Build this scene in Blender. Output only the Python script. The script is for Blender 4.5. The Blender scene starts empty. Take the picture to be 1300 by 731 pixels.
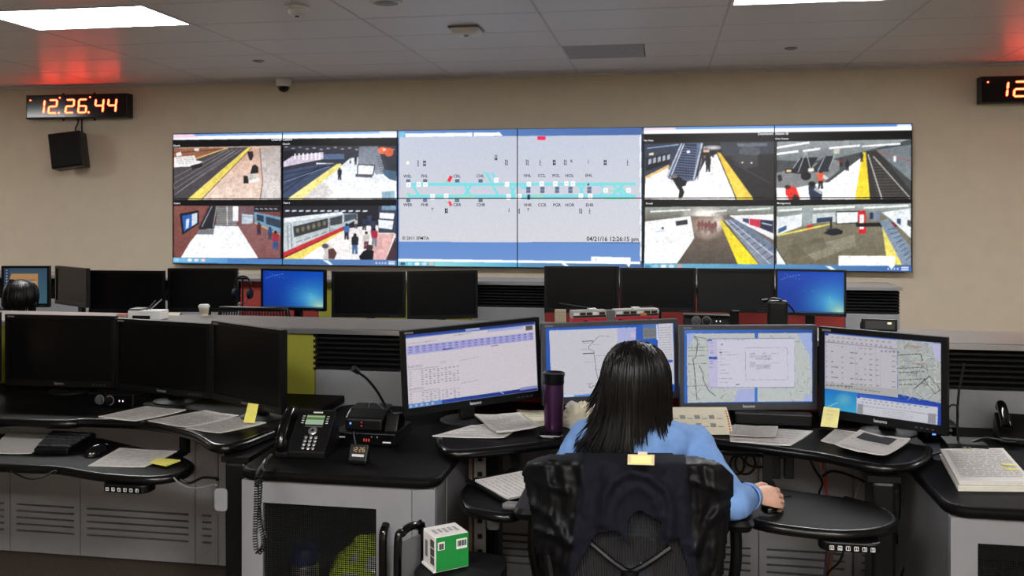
import bpy, bmesh, math, random
import numpy as np
from mathutils import Vector, Matrix, noise, Euler
from math import sin, cos, pi, radians

random.seed(7)
SC = bpy.context.scene
COL = SC.collection

# ------------------------------------------------------------------ camera
FPX, CXP, CYP, YAW, CAMH = 1150.0, 650.0, 262.0, radians(9.5), 1.6
cam_data = bpy.data.cameras.new('camera')
cam = bpy.data.objects.new('camera', cam_data)
COL.objects.link(cam)
cam.location = (0, 0, CAMH)
cam.rotation_euler = (pi / 2, 0, YAW)
cam_data.sensor_width = 36.0
cam_data.lens = 36.0 * FPX / 1300.0
cam_data.shift_y = -(365.5 - CYP) / 1300.0
cam_data.clip_start = 0.05
SC.camera = cam

# ------------------------------------------------------------------ world, exposure
world = bpy.data.worlds.new('world')
SC.world = world
world.use_nodes = True
world.node_tree.nodes['Background'].inputs[0].default_value = (0.5, 0.5, 0.55, 1)
world.node_tree.nodes['Background'].inputs[1].default_value = 0.02
SC.view_settings.view_transform = 'Standard'
SC.view_settings.look = 'None'
SC.view_settings.gamma = 1.0
SC.view_settings.use_curve_mapping = False
SC.view_settings.exposure = 0.0
LAMP = 47.0            # radiance of a ceiling light's diffuser
WALL_GLOW = 1.12      # radiance of a white pixel on the display wall
DESK_GLOW = 0.83      # and on a desk monitor

# ------------------------------------------------------------------ picture-to-room measuring
CT, ST = cos(YAW), sin(YAW)
def ray(px, py):
    u = (px - CXP) / FPX; v = (py - CYP) / FPX
    return Vector((u * CT - ST, u * ST + CT, -v))
def at(px, py, t):
    return Vector((0, 0, CAMH)) + ray(px, py) * t
def onY(px, py, Y):
    r = ray(px, py); return Vector((0, 0, CAMH)) + r * (Y / r.y)
def onZ(px, py, Z):
    r = ray(px, py); return Vector((0, 0, CAMH)) + r * ((Z - CAMH) / r.z)

# ------------------------------------------------------------------ materials
def lin(c):
    return tuple(((x / 255.0) / 12.92 if x / 255.0 <= 0.04045 else ((x / 255.0 + 0.055) / 1.055) ** 2.4) for x in c)
MATS = {}
def mat(name, rgb, rough=0.5, metal=0.0, var=0.06, scale=30.0, bump=0.0, bscale=200.0, stretch=(1, 1, 1), spec=0.5, coat=0.0, trans=0.0):
    if name in MATS: return MATS[name]
    m = bpy.data.materials.new(name); m.use_nodes = True
    nt = m.node_tree; b = nt.nodes['Principled BSDF']
    c = lin(rgb)
    tc = nt.nodes.new('ShaderNodeTexCoord'); mp = nt.nodes.new('ShaderNodeMapping')
    mp.inputs['Scale'].default_value = stretch
    nt.links.new(tc.outputs['Object'], mp.inputs['Vector'])
    n = nt.nodes.new('ShaderNodeTexNoise'); n.inputs['Scale'].default_value = scale; n.inputs['Detail'].default_value = 4
    nt.links.new(mp.outputs['Vector'], n.inputs['Vector'])
    r = nt.nodes.new('ShaderNodeValToRGB')
    r.color_ramp.elements[0].position = 0.3; r.color_ramp.elements[1].position = 0.7
    r.color_ramp.elements[0].color = tuple(max(0, x * (1 - var)) for x in c) + (1,)
    r.color_ramp.elements[1].color = tuple(min(1, x * (1 + var)) for x in c) + (1,)
    nt.links.new(n.outputs['Fac'], r.inputs['Fac'])
    nt.links.new(r.outputs['Color'], b.inputs['Base Color'])
    b.inputs['Roughness'].default_value = rough
    b.inputs['Metallic'].default_value = metal
    b.inputs['Specular IOR Level'].default_value = spec
    b.inputs['Coat Weight'].default_value = coat
    b.inputs['Transmission Weight'].default_value = trans
    if bump > 0:
        n2 = nt.nodes.new('ShaderNodeTexNoise'); n2.inputs['Scale'].default_value = bscale; n2.inputs['Detail'].default_value = 3
        nt.links.new(mp.outputs['Vector'], n2.inputs['Vector'])
        bp = nt.nodes.new('ShaderNodeBump'); bp.inputs['Strength'].default_value = bump; bp.inputs['Distance'].default_value = 0.004
        nt.links.new(n2.outputs['Fac'], bp.inputs['Height']); nt.links.new(bp.outputs['Normal'], b.inputs['Normal'])
    MATS[name] = m
    return m
def glow(name, rgb, strength):
    if name in MATS: return MATS[name]
    m = bpy.data.materials.new(name); m.use_nodes = True
    nt = m.node_tree; b = nt.nodes['Principled BSDF']
    b.inputs['Base Color'].default_value = (0.02, 0.02, 0.02, 1)
    b.inputs['Emission Color'].default_value = lin(rgb) + (1,)
    b.inputs['Emission Strength'].default_value = strength
    MATS[name] = m
    return m
def screenmat(name, strength, rough=0.35):
    if name in MATS: return MATS[name]
    m = bpy.data.materials.new(name); m.use_nodes = True
    nt = m.node_tree; b = nt.nodes['Principled BSDF']
    a = nt.nodes.new('ShaderNodeAttribute'); a.attribute_name = 'Col'
    b.inputs['Base Color'].default_value = (0.012, 0.012, 0.014, 1)
    b.inputs['Roughness'].default_value = rough
    b.inputs['Specular IOR Level'].default_value = 0.3
    nt.links.new(a.outputs['Color'], b.inputs['Emission Color'])
    b.inputs['Emission Strength'].default_value = strength
    MATS[name] = m
    return m

def M(k):
    if k in MATS: return MATS[k]
    T = dict(
        wall=((212, 199, 177), 0.85, 0, 0.03, 6, 0.15, 350),
        ceiling_tile=((214, 210, 213), 0.36, 0, 0.04, 60, 0.12, 300),
        tbar=((196, 193, 198), 0.55, 0, 0.03, 20, 0, 0),
        void=((110, 108, 110), 0.9, 0, 0.03, 20, 0, 0),
        vent=((164, 159, 162), 0.8, 0, 0.04, 40, 0, 0),
        carpet=((88, 76, 66), 0.95, 0, 0.28, 120, 0.5, 500),
        grey_metal=((134, 134, 137), 0.5, 0, 0.04, 12, 0.08, 500),
        grey_panel=((148, 148, 151), 0.6, 0, 0.05, 8, 0.1, 500),
        dark_grey=((70, 70, 72), 0.55, 0, 0.05, 12, 0.1, 400),
        mid_grey=((112, 112, 114), 0.5, 0, 0.05, 12, 0.1, 400),
        ledge=((108, 103, 98), 0.42, 0, 0.04, 10, 0, 0),
        olive=((156, 154, 52), 0.8, 0, 0.08, 300, 0.25, 700),
        red_panel=((142, 44, 36), 0.8, 0, 0.08, 300, 0.25, 700),
        slat=((11, 11, 12), 0.5, 0, 0.1, 20, 0, 0),
        black=((9, 9, 10), 0.4, 0, 0.12, 30, 0.08, 600),
        black_matt=((9, 9, 10), 0.62, 0, 0.12, 30, 0.12, 600),
        black_gloss=((9, 9, 10), 0.14, 0, 0.1, 20, 0, 0),
        desktop=((14, 13, 13), 0.5, 0, 0.14, 14, 0.06, 500),
        desk_edge=((9, 9, 9), 0.26, 0, 0.1, 20, 0, 0),
        off_screen=((6, 6, 7), 0.35, 0, 0.1, 10, 0, 0),
        off_screen_dusty=((15, 15, 16), 0.42, 0, 0.15, 10, 0, 0),
        bezel=((12, 12, 13), 0.38, 0, 0.08, 30, 0.05, 600),
        bezel_grey=((66, 67, 72), 0.4, 0, 0.05, 30, 0.05, 600),
        paper=((222, 218, 214), 0.85, 0, 0.03, 40, 0.05, 200),
        paper_dim=((206, 202, 196), 0.85, 0, 0.05, 40, 0.05, 200),
        paper_warm=((228, 220, 196), 0.85, 0, 0.05, 40, 0.05, 200),
        print_grey=((150, 147, 148), 0.85, 0, 0.35, 260, 0, 0),
        print_dark=((66, 66, 70), 0.85, 0, 0.5, 160, 0, 0),
        yellow_note=((236, 226, 110), 0.85, 0, 0.04, 40, 0, 0),
        yellow_pale=((240, 234, 160), 0.85, 0, 0.04, 40, 0, 0),
        cream=((226, 205, 160), 0.8, 0, 0.04, 30, 0, 0),
        cream_dim=((176, 166, 140), 0.8, 0, 0.04, 30, 0, 0),
        white=((232, 232, 230), 0.5, 0, 0.03, 30, 0, 0),
        white_ink=((215, 215, 215), 0.6, 0, 0.02, 30, 0, 0),
        silver=((178, 178, 182), 0.3, 0.8, 0.04, 30, 0, 0),
        chrome=((210, 210, 214), 0.15, 1.0, 0.03, 30, 0, 0),
        plum=((92, 56, 92), 0.28, 0.75, 0.05, 20, 0, 0),
        green_box=((18, 132, 54), 0.6, 0, 0.05, 30, 0, 0),
        hi_vis=((190, 220, 40), 0.7, 0, 0.08, 60, 0.2, 300),
        blue_plastic=((24, 44, 92), 0.35, 0, 0.1, 20, 0, 0),
        wood_edge=((92, 72, 60), 0.7, 0, 0.15, 30, 0.1, 200),
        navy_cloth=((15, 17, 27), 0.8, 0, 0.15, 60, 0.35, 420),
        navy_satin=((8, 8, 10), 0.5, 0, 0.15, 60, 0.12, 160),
        shirt=((112, 150, 205), 0.8, 0, 0.06, 50, 0.25, 350),
        trousers=((28, 30, 40), 0.85, 0, 0.1, 60, 0.2, 400),
        skin=((206, 160, 138), 0.5, 0, 0.06, 60, 0.08, 500),
        hair=((5, 4, 4), 0.36, 0, 0.35, 120, 0.3, 300),
        lips=((170, 96, 90), 0.4, 0, 0.06, 60, 0, 0),
        eye=((235, 232, 228), 0.2, 0, 0.02, 60, 0, 0),
        iris=((40, 26, 18), 0.2, 0, 0.1, 60, 0, 0),
        red_cable=((168, 60, 48), 0.5, 0, 0.08, 60, 0, 0),
        pink_cable=((196, 128, 112), 0.5, 0, 0.08, 60, 0, 0),
        blue_cable=((96, 116, 150), 0.5, 0, 0.08, 60, 0, 0),
        bus_red=((190, 44, 58), 0.35, 0, 0.06, 60, 0, 0),
        bus_grey=((176, 174, 172), 0.35, 0, 0.06, 60, 0, 0),
        bus_dark=((60, 50, 48), 0.25, 0, 0.1, 60, 0, 0),
        orange=((214, 120, 60), 0.5, 0, 0.06, 60, 0, 0),
        back_net=((44, 43, 44), 0.8, 0, 0.1, 60, 0, 0),
        pale_cord=((120, 118, 116), 0.6, 0, 0.05, 60, 0, 0),
        lens_black=((8, 8, 10), 0.08, 0, 0.02, 20, 0, 0),
        reflective=((245, 248, 250), 0.25, 0.4, 0.02, 30, 0, 0),
    )
    sp = {'desktop': .06, 'black': .3, 'slat': .25, 'bezel': .3, 'desk_edge': .4, 'off_screen_dusty': .3, 'carpet': .2, 'black_gloss': .4, 'navy_cloth': .2, 'navy_satin': .22, 'hair': .3, 'off_screen': .22, 'black_matt': .3, 'back_net': .2}.get(k, .5)
    c, ro, me, va, sc, bu, bs = T[k]
    st = {'hair': (1, 1, 0.06), 'carpet': (1, 1, 1), 'wood_edge': (1, 1, 0.1)}.get(k, (1, 1, 1))
    return mat(k, c, ro, me, va, sc, bu, bs or 200, st, sp)

# ------------------------------------------------------------------ mesh building
class MB:
    def __init__(s): s.v = []; s.f = []; s.mi = []; s.cur = 0
    def add(s, vs, fs, mx=None):
        o = len(s.v)
        s.v += [tuple(mx @ Vector(p)) if mx is not None else tuple(p) for p in vs]
        s.f += [tuple(o + i for i in f) for f in fs]; s.mi += [s.cur] * len(fs)
        return s
    def box(s, x0, x1, y0, y1, z0, z1, mx=None):
        v = [(x0, y0, z0), (x1, y0, z0), (x1, y1, z0), (x0, y1, z0), (x0, y0, z1), (x1, y0, z1), (x1, y1, z1), (x0, y1, z1)]
        f = [(0, 3, 2, 1), (4, 5, 6, 7), (0, 1, 5, 4), (1, 2, 6, 5), (2, 3, 7, 6), (3, 0, 4, 7)]
        return s.add(v, f, mx)
    def cbox(s, c, d, mx=None):
        return s.box(c[0] - d[0] / 2, c[0] + d[0] / 2, c[1] - d[1] / 2, c[1] + d[1] / 2, c[2] - d[2] / 2, c[2] + d[2] / 2, mx)
    def prism(s, poly, z0, z1, mx=None):
        n = len(poly)
        a = sum(poly[i][0] * poly[(i + 1) % n][1] - poly[(i + 1) % n][0] * poly[i][1] for i in range(n))
        if a < 0: poly = poly[::-1]
        v = [(p[0], p[1], z0) for p in poly] + [(p[0], p[1], z1) for p in poly]
        f = [tuple(range(n))[::-1], tuple(range(n, 2 * n))] + [(i, (i + 1) % n, n + (i + 1) % n, n + i) for i in range(n)]
        return s.add(v, f, mx)
    def loft(s, rings, cap=True, mx=None):
        n = len(rings[0]); v = [p for r in rings for p in r]; f = []
        for k in range(len(rings) - 1):
            for i in range(n):
                j = (i + 1) % n
                f.append((k * n + i, k * n + j, (k + 1) * n + j, (k + 1) * n + i))
        if cap:
            f.append(tuple(range(n))[::-1]); f.append(tuple(range((len(rings) - 1) * n, len(rings) * n)))
        return s.add(v, f, mx)
    def tube(s, pts, r, n=8, cap=True, mx=None, flat=1.0):
        pts = [Vector(p) for p in pts]; rs = r if isinstance(r, (list, tuple)) else [r] * len(pts)
        rings = []; up = None
        for i, p in enumerate(pts):
            d = (pts[min(i + 1, len(pts) - 1)] - pts[max(i - 1, 0)])
            if d.length < 1e-9: d = Vector((0, 0, 1))
            d.normalize()
            if up is None:
                up = Vector((0, 0, 1)) if abs(d.z) < 0.9 else Vector((0, 1, 0))
            a = d.cross(up)
            if a.length < 1e-6: a = d.orthogonal()
            a.normalize(); b = a.cross(d).normalized(); up = b
            rings.append([tuple(p + a * cos(2 * pi * k / n) * rs[i] + b * sin(2 * pi * k / n) * rs[i] * flat) for k in range(n)])
        return s.loft(rings, cap, mx)
    def lathe(s, prof, n=20, mx=None, cap=True):
        rings = [[(r * cos(2 * pi * k / n), r * sin(2 * pi * k / n), z) for k in range(n)] for r, z in prof]
        return s.loft(rings, cap, mx)
    def grid(s, nx, ny, fn, keep=None, mx=None):
        v = [fn(i / nx, j / ny) for j in range(ny + 1) for i in range(nx + 1)]
        f = []
        for j in range(ny):
            for i in range(nx):
                if keep is None or keep((i + 0.5) / nx, (j + 0.5) / ny):
                    a = j * (nx + 1) + i
                    f.append((a, a + 1, a + nx + 2, a + nx + 1))
        return s.add(v, f, mx)
    def mesh(s, name):
        me = bpy.data.meshes.new(name); me.from_pydata(s.v, [], s.f)
        bm = bmesh.new(); bm.from_mesh(me); bmesh.ops.recalc_face_normals(bm, faces=bm.faces); bm.to_mesh(me); bm.free()
        return me
    def build(s, name, material, parent=None, smooth=False, bevel=0.0, seg=2, loc=None, recalc=True):
        me = bpy.data.meshes.new(name); me.from_pydata(s.v, [], s.f)
        if recalc:
            bm = bmesh.new(); bm.from_mesh(me); bmesh.ops.recalc_face_normals(bm, faces=bm.faces); bm.to_mesh(me); bm.free()
        ms = material if isinstance(material, (list, tuple)) else [material]
        for x in ms: me.materials.append(M(x) if isinstance(x, str) else x)
        if len(ms) > 1: me.polygons.foreach_set('material_index', s.mi)
        o = link(name, me, parent)
        if loc is not None: o.location = loc
        if smooth:
            me.polygons.foreach_set('use_smooth', [True] * len(me.polygons))
            me.set_sharp_from_angle(angle=radians(42))
        if bevel > 0:
            b = o.modifiers.new('bevel', 'BEVEL'); b.width = bevel; b.segments = seg; b.limit_method = 'ANGLE'; b.angle_limit = radians(35)
        return o
def link(name, data, parent=None):
    o = bpy.data.objects.new(name, data); COL.objects.link(o)
    if parent is not None: o.parent = parent
    return o
def tag(o, label, cat, group=None):
    o['label'] = label; o['category'] = cat
    if group: o['group'] = group
    return o
def thing(name, label, cat, loc=(0, 0, 0), rz=0.0, group=None):
    o = link(name, None); o.location = loc; o.rotation_euler = (0, 0, rz); o.empty_display_size = 0.05
    return tag(o, label, cat, group)
def struct(o):
    o['kind'] = 'structure'; return o
def rrect(x0, x1, y0, y1, r, n=5):
    pts = []
    for cx, cy, a0 in ((x1 - r, y0 + r, -pi / 2), (x1 - r, y1 - r, 0), (x0 + r, y1 - r, pi / 2), (x0 + r, y0 + r, pi)):
        for k in range(n + 1):
            a = a0 + k * pi / 2 / n; pts.append((cx + r * cos(a), cy + r * sin(a)))
    return pts
def arc_pts(p, n=24):
    """Catmull-Rom through the given points"""
    P = [Vector(q) for q in p]; P = [P[0] * 2 - P[1]] + P + [P[-1] * 2 - P[-2]]
    out = []
    for i in range(1, len(P) - 2):
        for k in range(n):
            t = k / n
            out.append(0.5 * ((2 * P[i]) + (-P[i - 1] + P[i + 1]) * t + (2 * P[i - 1] - 5 * P[i] + 4 * P[i + 1] - P[i + 2]) * t * t + (-P[i - 1] + 3 * P[i] - 3 * P[i + 1] + P[i + 2]) * t ** 3))
    out.append(P[-2]); return out
_tc = {}
def text_geo(s, size):
    key = s
    if key not in _tc:
        c = bpy.data.curves.new('lettering', 'FONT'); c.body = s; c.size = 1.0; c.resolution_u = 2; c.offset = 0.018
        o = bpy.data.objects.new('lettering', c)
        me = bpy.data.meshes.new_from_object(o)
        _tc[key] = ([tuple(v.co) for v in me.vertices], [tuple(p.vertices) for p in me.polygons])
        bpy.data.objects.remove(o); bpy.data.curves.remove(c); bpy.data.meshes.remove(me)
    v, f = _tc[key]
    return [(x * size, y * size) for x, y, z in v], f
def put_text(mb, s, size, x, z, y=0.0, align='l', sx=1.0, slope=0.0, mx=None):
    """flat lettering in the x-z plane facing -y"""
    v, f = text_geo(s, size)
    if not v: return
    w = max(p[0] for p in v) * sx
    dx = 0 if align == 'l' else (-w if align == 'r' else -w / 2)
    mb.add([(x + dx + p[0] * sx, y, z + p[1] + slope * p[0]) for p in v], f, mx)

# ------------------------------------------------------------------ pictures for the lit screens (drawn in numbers, carried as colour attributes)
class Canvas:
    def __init__(s, x0, y0, x1, y1, sc):
        s.x0, s.y0, s.sc = x0, y0, sc
        s.w = int((x1 - x0) * sc); s.h = int((y1 - y0) * sc)
        s.a = np.zeros((s.h, s.w, 3), np.float32); s.o = (0, 0, 1.0)
    def crop(s, ox, oy, k): s.o = (ox, oy, k)
    def T(s, pts):
        ox, oy, k = s.o
        p = np.array(pts, np.float64).reshape(-1, 2)
        return (p * k + (ox - s.x0, oy - s.y0)) * s.sc
    def _box(s, q):
        x0 = max(0, int(np.floor(q[:, 0].min()))); x1 = min(s.w, int(np.ceil(q[:, 0].max())) + 1)
        y0 = max(0, int(np.floor(q[:, 1].min()))); y1 = min(s.h, int(np.ceil(q[:, 1].max())) + 1)
        return x0, x1, y0, y1
    def poly(s, pts, c, a=1.0, c2=None, d='v'):
        q = s.T(pts); x0, x1, y0, y1 = s._box(q)
        if x1 <= x0 or y1 <= y0: return
        X, Y = np.meshgrid(np.arange(x0, x1) + 0.5, np.arange(y0, y1) + 0.5)
        ins = np.zeros(X.shape, bool); n = len(q)
        for i in range(n):
            ax, ay = q[i]; bx, by = q[(i + 1) % n]
            if ay == by: continue
            cnd = (ay > Y) != (by > Y)
            ins ^= cnd & (X < (bx - ax) * (Y - ay) / (by - ay) + ax)
        col = np.array(c, np.float32) / 255.0
        if c2 is not None:
            k = ((Y - y0) / max(1, y1 - y0)) if d == 'v' else ((X - x0) / max(1, x1 - x0))
            col = col * (1 - k[..., None]) + np.array(c2, np.float32) / 255.0 * k[..., None]
            col = col[ins].astype(np.float32)
        sub = s.a[y0:y1, x0:x1]
        sub[ins] = sub[ins] * (1 - a) + col * a
    def rect(s, x0, y0, x1, y1, c, a=1.0, c2=None, d='v'): s.poly([(x0, y0), (x1, y0), (x1, y1), (x0, y1)], c, a, c2, d)
    def ell(s, cx, cy, rx, ry, c, a=1.0, n=14):
        if a < .75:                       # a soft glow: nested thin layers
            for k in range(8):
                f = 1.25 * (8 - k) / 8
                s.poly([(cx + rx * f * cos(2 * pi * i / n), cy + ry * f * sin(2 * pi * i / n)) for i in range(n)], c, 1 - (1 - a) ** 0.2)
            return
        s.poly([(cx + rx * cos(2 * pi * k / n), cy + ry * sin(2 * pi * k / n)) for k in range(n)], c, a)
    def line(s, pts, w, c, a=1.0):
        for (ax, ay), (bx, by) in zip(pts[:-1], pts[1:]):
            L = math.hypot(bx - ax, by - ay) or 1; nx, ny = -(by - ay) / L * w / 2, (bx - ax) / L * w / 2
            s.poly([(ax + nx, ay + ny), (bx + nx, by + ny), (bx - nx, by - ny), (ax - nx, ay - ny)], c, a)
    def person(s, x, y, h, top, low, hair=(25, 22, 24)):
        w = h * 0.17
        s.poly([(x - w * .7, y + h * .5), (x + w * .7, y + h * .5), (x + w * .8, y + h), (x + w * .1, y + h), (x, y + h * .7), (x - w * .3, y + h), (x - w * .8, y + h)], low)
        s.poly([(x - w, y + h * .2), (x - w * .5, y + h * .14), (x + w * .5, y + h * .14), (x + w * 1.05, y + h * .2), (x + w * .9, y + h * .56), (x - w * .9, y + h * .56)], top)
        s.ell(x, y + h * .08, h * .075, h * .085, hair)
    def speck(s, x0, y0, x1, y1, amp, size=1, seed=1, mult=False):
        q = s.T([(x0, y0), (x1, y1)]); a, b, c, d = s._box(q)
        if b <= a or d <= c: return
        rg = np.random.RandomState(seed); n = rg.rand((d - c) // size + 1, (b - a) // size + 1)
        n = np.repeat(np.repeat(n, size, 0), size, 1)[:d - c, :b - a]
        if mult: s.a[c:d, a:b] *= (1 + (n - 0.5) * 2 * amp / 255.0)[..., None]
        else: s.a[c:d, a:b] += ((n - 0.5) * 2 * amp / 255.0)[..., None]
    def blur(s, x0, y0, x1, y1, k=1):
        q = s.T([(x0, y0), (x1, y1)]); a, b, c, d = s._box(q)
        r = s.a[c:d, a:b]
        for _ in range(k):
            p = np.pad(r, ((1, 1), (1, 1), (0, 0)), mode='edge')
            r = (p[1:-1, 1:-1] * 2 + p[:-2, 1:-1] + p[2:, 1:-1] + p[1:-1, :-2] + p[1:-1, 2:]) / 6
        s.a[c:d, a:b] = r
    def sample(s, px, py):
        x = np.clip((px - s.x0) * s.sc - 0.5, 0, s.w - 1.001); y = np.clip((py - s.y0) * s.sc - 0.5, 0, s.h - 1.001)
        i = x.astype(int); j = y.astype(int); fx = (x - i)[..., None]; fy = (y - j)[..., None]
        c = s.a
        r = (c[j, i] * (1 - fx) + c[j, i + 1] * fx) * (1 - fy) + (c[j + 1, i] * (1 - fx) + c[j + 1, i + 1] * fx) * fy
        r = np.clip(r, 0, 1)
        return np.where(r <= 0.04045, r / 12.92, ((r + 0.055) / 1.055) ** 2.4)
def picture(name, canvas, quad, w, h, nx, ny, material, parent, loc):
    """flat screen of w x h facing -y with a colour for each of its points; QUAD: TL TR BR BL on the canvas"""
    a, b = np.meshgrid(np.linspace(0, 1, nx + 1), np.linspace(0, 1, ny + 1))     # b: 0 bottom, 1 top
    TL, TR, BR, BL = [np.array(q, float) for q in quad]
    P = (TL * (1 - a)[..., None] + TR * a[..., None]) * b[..., None] + (BL * (1 - a)[..., None] + BR * a[..., None]) * (1 - b)[..., None]
    col = canvas.sample(P[..., 0], P[..., 1]).reshape(-1, 3)
    co = np.stack([(a - 0.5) * w, np.zeros_like(a), (b - 0.5) * h], -1).reshape(-1, 3)
    i, j = np.meshgrid(np.arange(nx), np.arange(ny)); k = (j * (nx + 1) + i).ravel()
    faces = np.stack([k, k + 1, k + nx + 2, k + nx + 1], -1)
    me = bpy.data.meshes.new(name)
    me.vertices.add(len(co)); me.vertices.foreach_set('co', co.ravel())
    me.loops.add(faces.size); me.loops.foreach_set('vertex_index', faces.ravel())
    me.polygons.add(len(faces)); me.polygons.foreach_set('loop_start', np.arange(len(faces)) * 4)
    me.update(calc_edges=True); me.validate()
    at_ = me.color_attributes.new('Col', 'FLOAT_COLOR', 'POINT')
    at_.data.foreach_set('color', np.concatenate([col, np.ones((len(col), 1))], 1).astype(np.float32).ravel())
    me.materials.append(material)
    o = link(name, me, parent); o.location = loc
    return o
# ------------------------------------------------------------------ the room
ZC = 2.845; YW = 8.5; XL, XR, YB = -10.0, 7.0, -3.0
struct(MB().box(XL - .2, XR + .2, YB - .2, YW + .2, -0.1, 0).build('floor', 'carpet'))
struct(MB().box(XL - .2, XR + .2, YW, YW + .2, 0, ZC + .1).build('wall_back', 'wall'))
struct(MB().box(XL - .2, XL, YB, YW, 0, ZC + .1).build('wall_left', 'wall'))
struct(MB().box(XR, XR + .2, YB, YW, 0, ZC + .1).build('wall_right', 'wall'))
struct(MB().box(XL - .2, XR + .2, YB - .2, YB, 0, ZC + .1).build('wall_front', 'wall'))
struct(MB().box(XL, XR, YW - .014, YW, 0, .1).build('baseboard_back', 'black_matt'))
ceiling = struct(MB().box(XL, XR, YB, YW, ZC + .03, ZC + .1).build('ceiling', 'void'))
TW, TD, GX0, GY0 = 1.19, 0.62, 0.40, 5.14
TROF = [(-4, 0), (0, 0), (0, -9), (-2, -9), (-1, -12), (1, -12), (-8, 0), (4, 0)]  # those behind the viewer and beyond the edges are added, unseen fill lights
tiles = {}
def tile(x0, x1, y0, y1, name='ceiling_tile', m='ceiling_tile', z=ZC):
    k = (round(x1 - x0, 3), round(y1 - y0, 3), m)
    if k not in tiles:
        w, d = x1 - x0, y1 - y0
        mb = MB().box(-w / 2 + .004, w / 2 - .004, -d / 2 + .004, d / 2 - .004, 0, .014)
        me = mb.mesh(name); me.materials.append(M(m)); tiles[k] = me
    o = link(name, tiles[k], ceiling); o.location = ((x0 + x1) / 2, (y0 + y1) / 2, z)
    return o
gb = MB()
for i in range(-9, 6):
    for j in range(-13, 6):
        x0, x1 = GX0 + i * TW, GX0 + (i + 1) * TW
        y0, y1 = GY0 + j * TD, GY0 + (j + 1) * TD
        x0, x1, y0, y1 = max(x0, XL), min(x1, XR), max(y0, YB), min(y1, YW)
        if x1 - x0 < .05 or y1 - y0 < .05 or (i, j) in TROF: continue
        if (i, j) == (-1, 3):
            tile(x0, x0 + .64, y0, y1, 'ceiling_vent_panel', 'vent', ZC + .002); tile(x0 + .64, x1, y0, y1)
        else: tile(x0, x1, y0, y1)
for i in range(-9, 7):
    x = GX0 + i * TW
    if XL < x < XR: gb.box(x - .008, x + .008, YB, YW, ZC - .0015, ZC + .02)
for j in range(-13, 6):
    y = GY0 + j * TD
    gb.box(XL, XR, y - .005, y + .005, ZC - .001, ZC + .018)
gb.build('ceiling_grid', 'tbar', ceiling)
# a dark shadow-gap angle where the ceiling meets the back wall
struct(MB().box(XL, XR, YW - .03, YW, ZC - .02, ZC).build('trim_1', 'tbar'))

lampm = glow('diffuser_glow', (250, 250, 250), LAMP)
LL = {(-4, 0): 'recessed ceiling light above the clock and the black wall speaker', (0, 0): 'recessed ceiling light cut by the top edge above the right display wall'}
for n, (i, j) in enumerate(TROF):
    x0, y0 = GX0 + i * TW, GY0 + j * TD
    r = thing('ceiling_light', LL.get((i, j), ['', '', 'added unseen ceiling light behind the viewer on the right', 'added unseen ceiling light behind the viewer on the left', 'added unseen rearmost ceiling light behind the viewer, left of two', 'added unseen rearmost ceiling light behind the viewer, right of two', 'added unseen ceiling light beyond the left edge of the picture', 'added unseen ceiling light beyond the right edge of the picture'][n]), 'ceiling light', (x0 + TW / 2, y0 + TD / 2, ZC), 0, 'recessed ceiling lights')
    w, d = TW / 2 - .006, TD / 2 - .006
    mb = MB()
    mb.box(-w, w, -d, -d + .02, -.004, .02).box(-w, w, d - .02, d, -.004, .02).box(-w, -w + .02, -d + .02, d - .02, -.004, .02).box(w - .02, w, -d + .02, d - .02, -.004, .02)
    mb.build('frame', 'white', r)
    MB().box(-w + .02, w - .02, -d + .02, d - .02, .0, .012).build('diffuser', lampm, r)

# ------------------------------------------------------------------ small things on the ceiling
def ceil_at(px, py): return onZ(px, py, ZC)
p = ceil_at(377, 9)
r = thing('smoke_detector', 'white round smoke detector on the ceiling near the lit panel', 'smoke detector', p)
MB().lathe([(.075, 0), (.075, -.014), (.066, -.02)], 24).build('base', 'white', r, True)
MB().lathe([(.058, -.02), (.052, -.045), (.03, -.055), (.012, -.056)], 24).build('chamber', 'white', r, True)
MB().lathe([(.014, -.056), (.012, -.062)], 12).build('test_button', 'dark_grey', r, True)
p = ceil_at(592, 36)
r = thing('ceiling_sensor', 'pale low box-shaped ceiling sensor above the display wall centre', 'sensor', p)
MB().box(-.11, .11, -.11, .11, -.012, 0).build('mounting_plate', 'mid_grey', r, bevel=.006)
MB().loft([rrect(-.1, .1, -.1, .1, .03), rrect(-.07, .07, -.07, .07, .03)] and [[(x, y, -.012) for x, y in rrect(-.1, .1, -.1, .1, .03)], [(x, y, -.035) for x, y in rrect(-.09, .09, -.09, .09, .03)], [(x, y, -.05) for x, y in rrect(-.06, .06, -.06, .06, .03)]]).build('cover', 'white', r, True)
MB().lathe([(.02, -.05), (.014, -.06)], 14).build('sensor_lens', 'silver', r, True)
p = ceil_at(490, 2)
r = thing('ceiling_speaker', 'pale shallow round ceiling speaker cut by the top edge', 'speaker', p)
MB().lathe([(.1, 0), (.1, -.008), (.09, -.012)], 24).build('rim', 'white', r, True)
MB().lathe([(.088, -.010), (.05, -.016), (.01, -.018)], 24).build('grille', 'ledge', r, True)
for px, py, lab in ((328, 77, 'tiny sprinkler cap on the ceiling near the dome camera'), (1004, 61, 'tiny sprinkler cap on the ceiling above the right screens')):
    p = ceil_at(px, py)
    r = thing('sprinkler_cap', lab, 'sprinkler', p, 0, 'ceiling sprinkler caps')
    MB().lathe([(.05, 0), (.05, -.003), (.046, -.005)], 20).build('escutcheon', 'mid_grey', r, True)
    MB().lathe([(.03, -.005), (.028, -.014), (.01, -.015)], 16).build('cap', 'vent', r, True)
p = onZ(360, 101, ZC); p.y = YW - .13; p = onY(360, 101, YW - .12); p.z = ZC - .001
r = thing('dome_camera', 'white dome security camera with dark glass hanging at the wall', 'camera', p)
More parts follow.
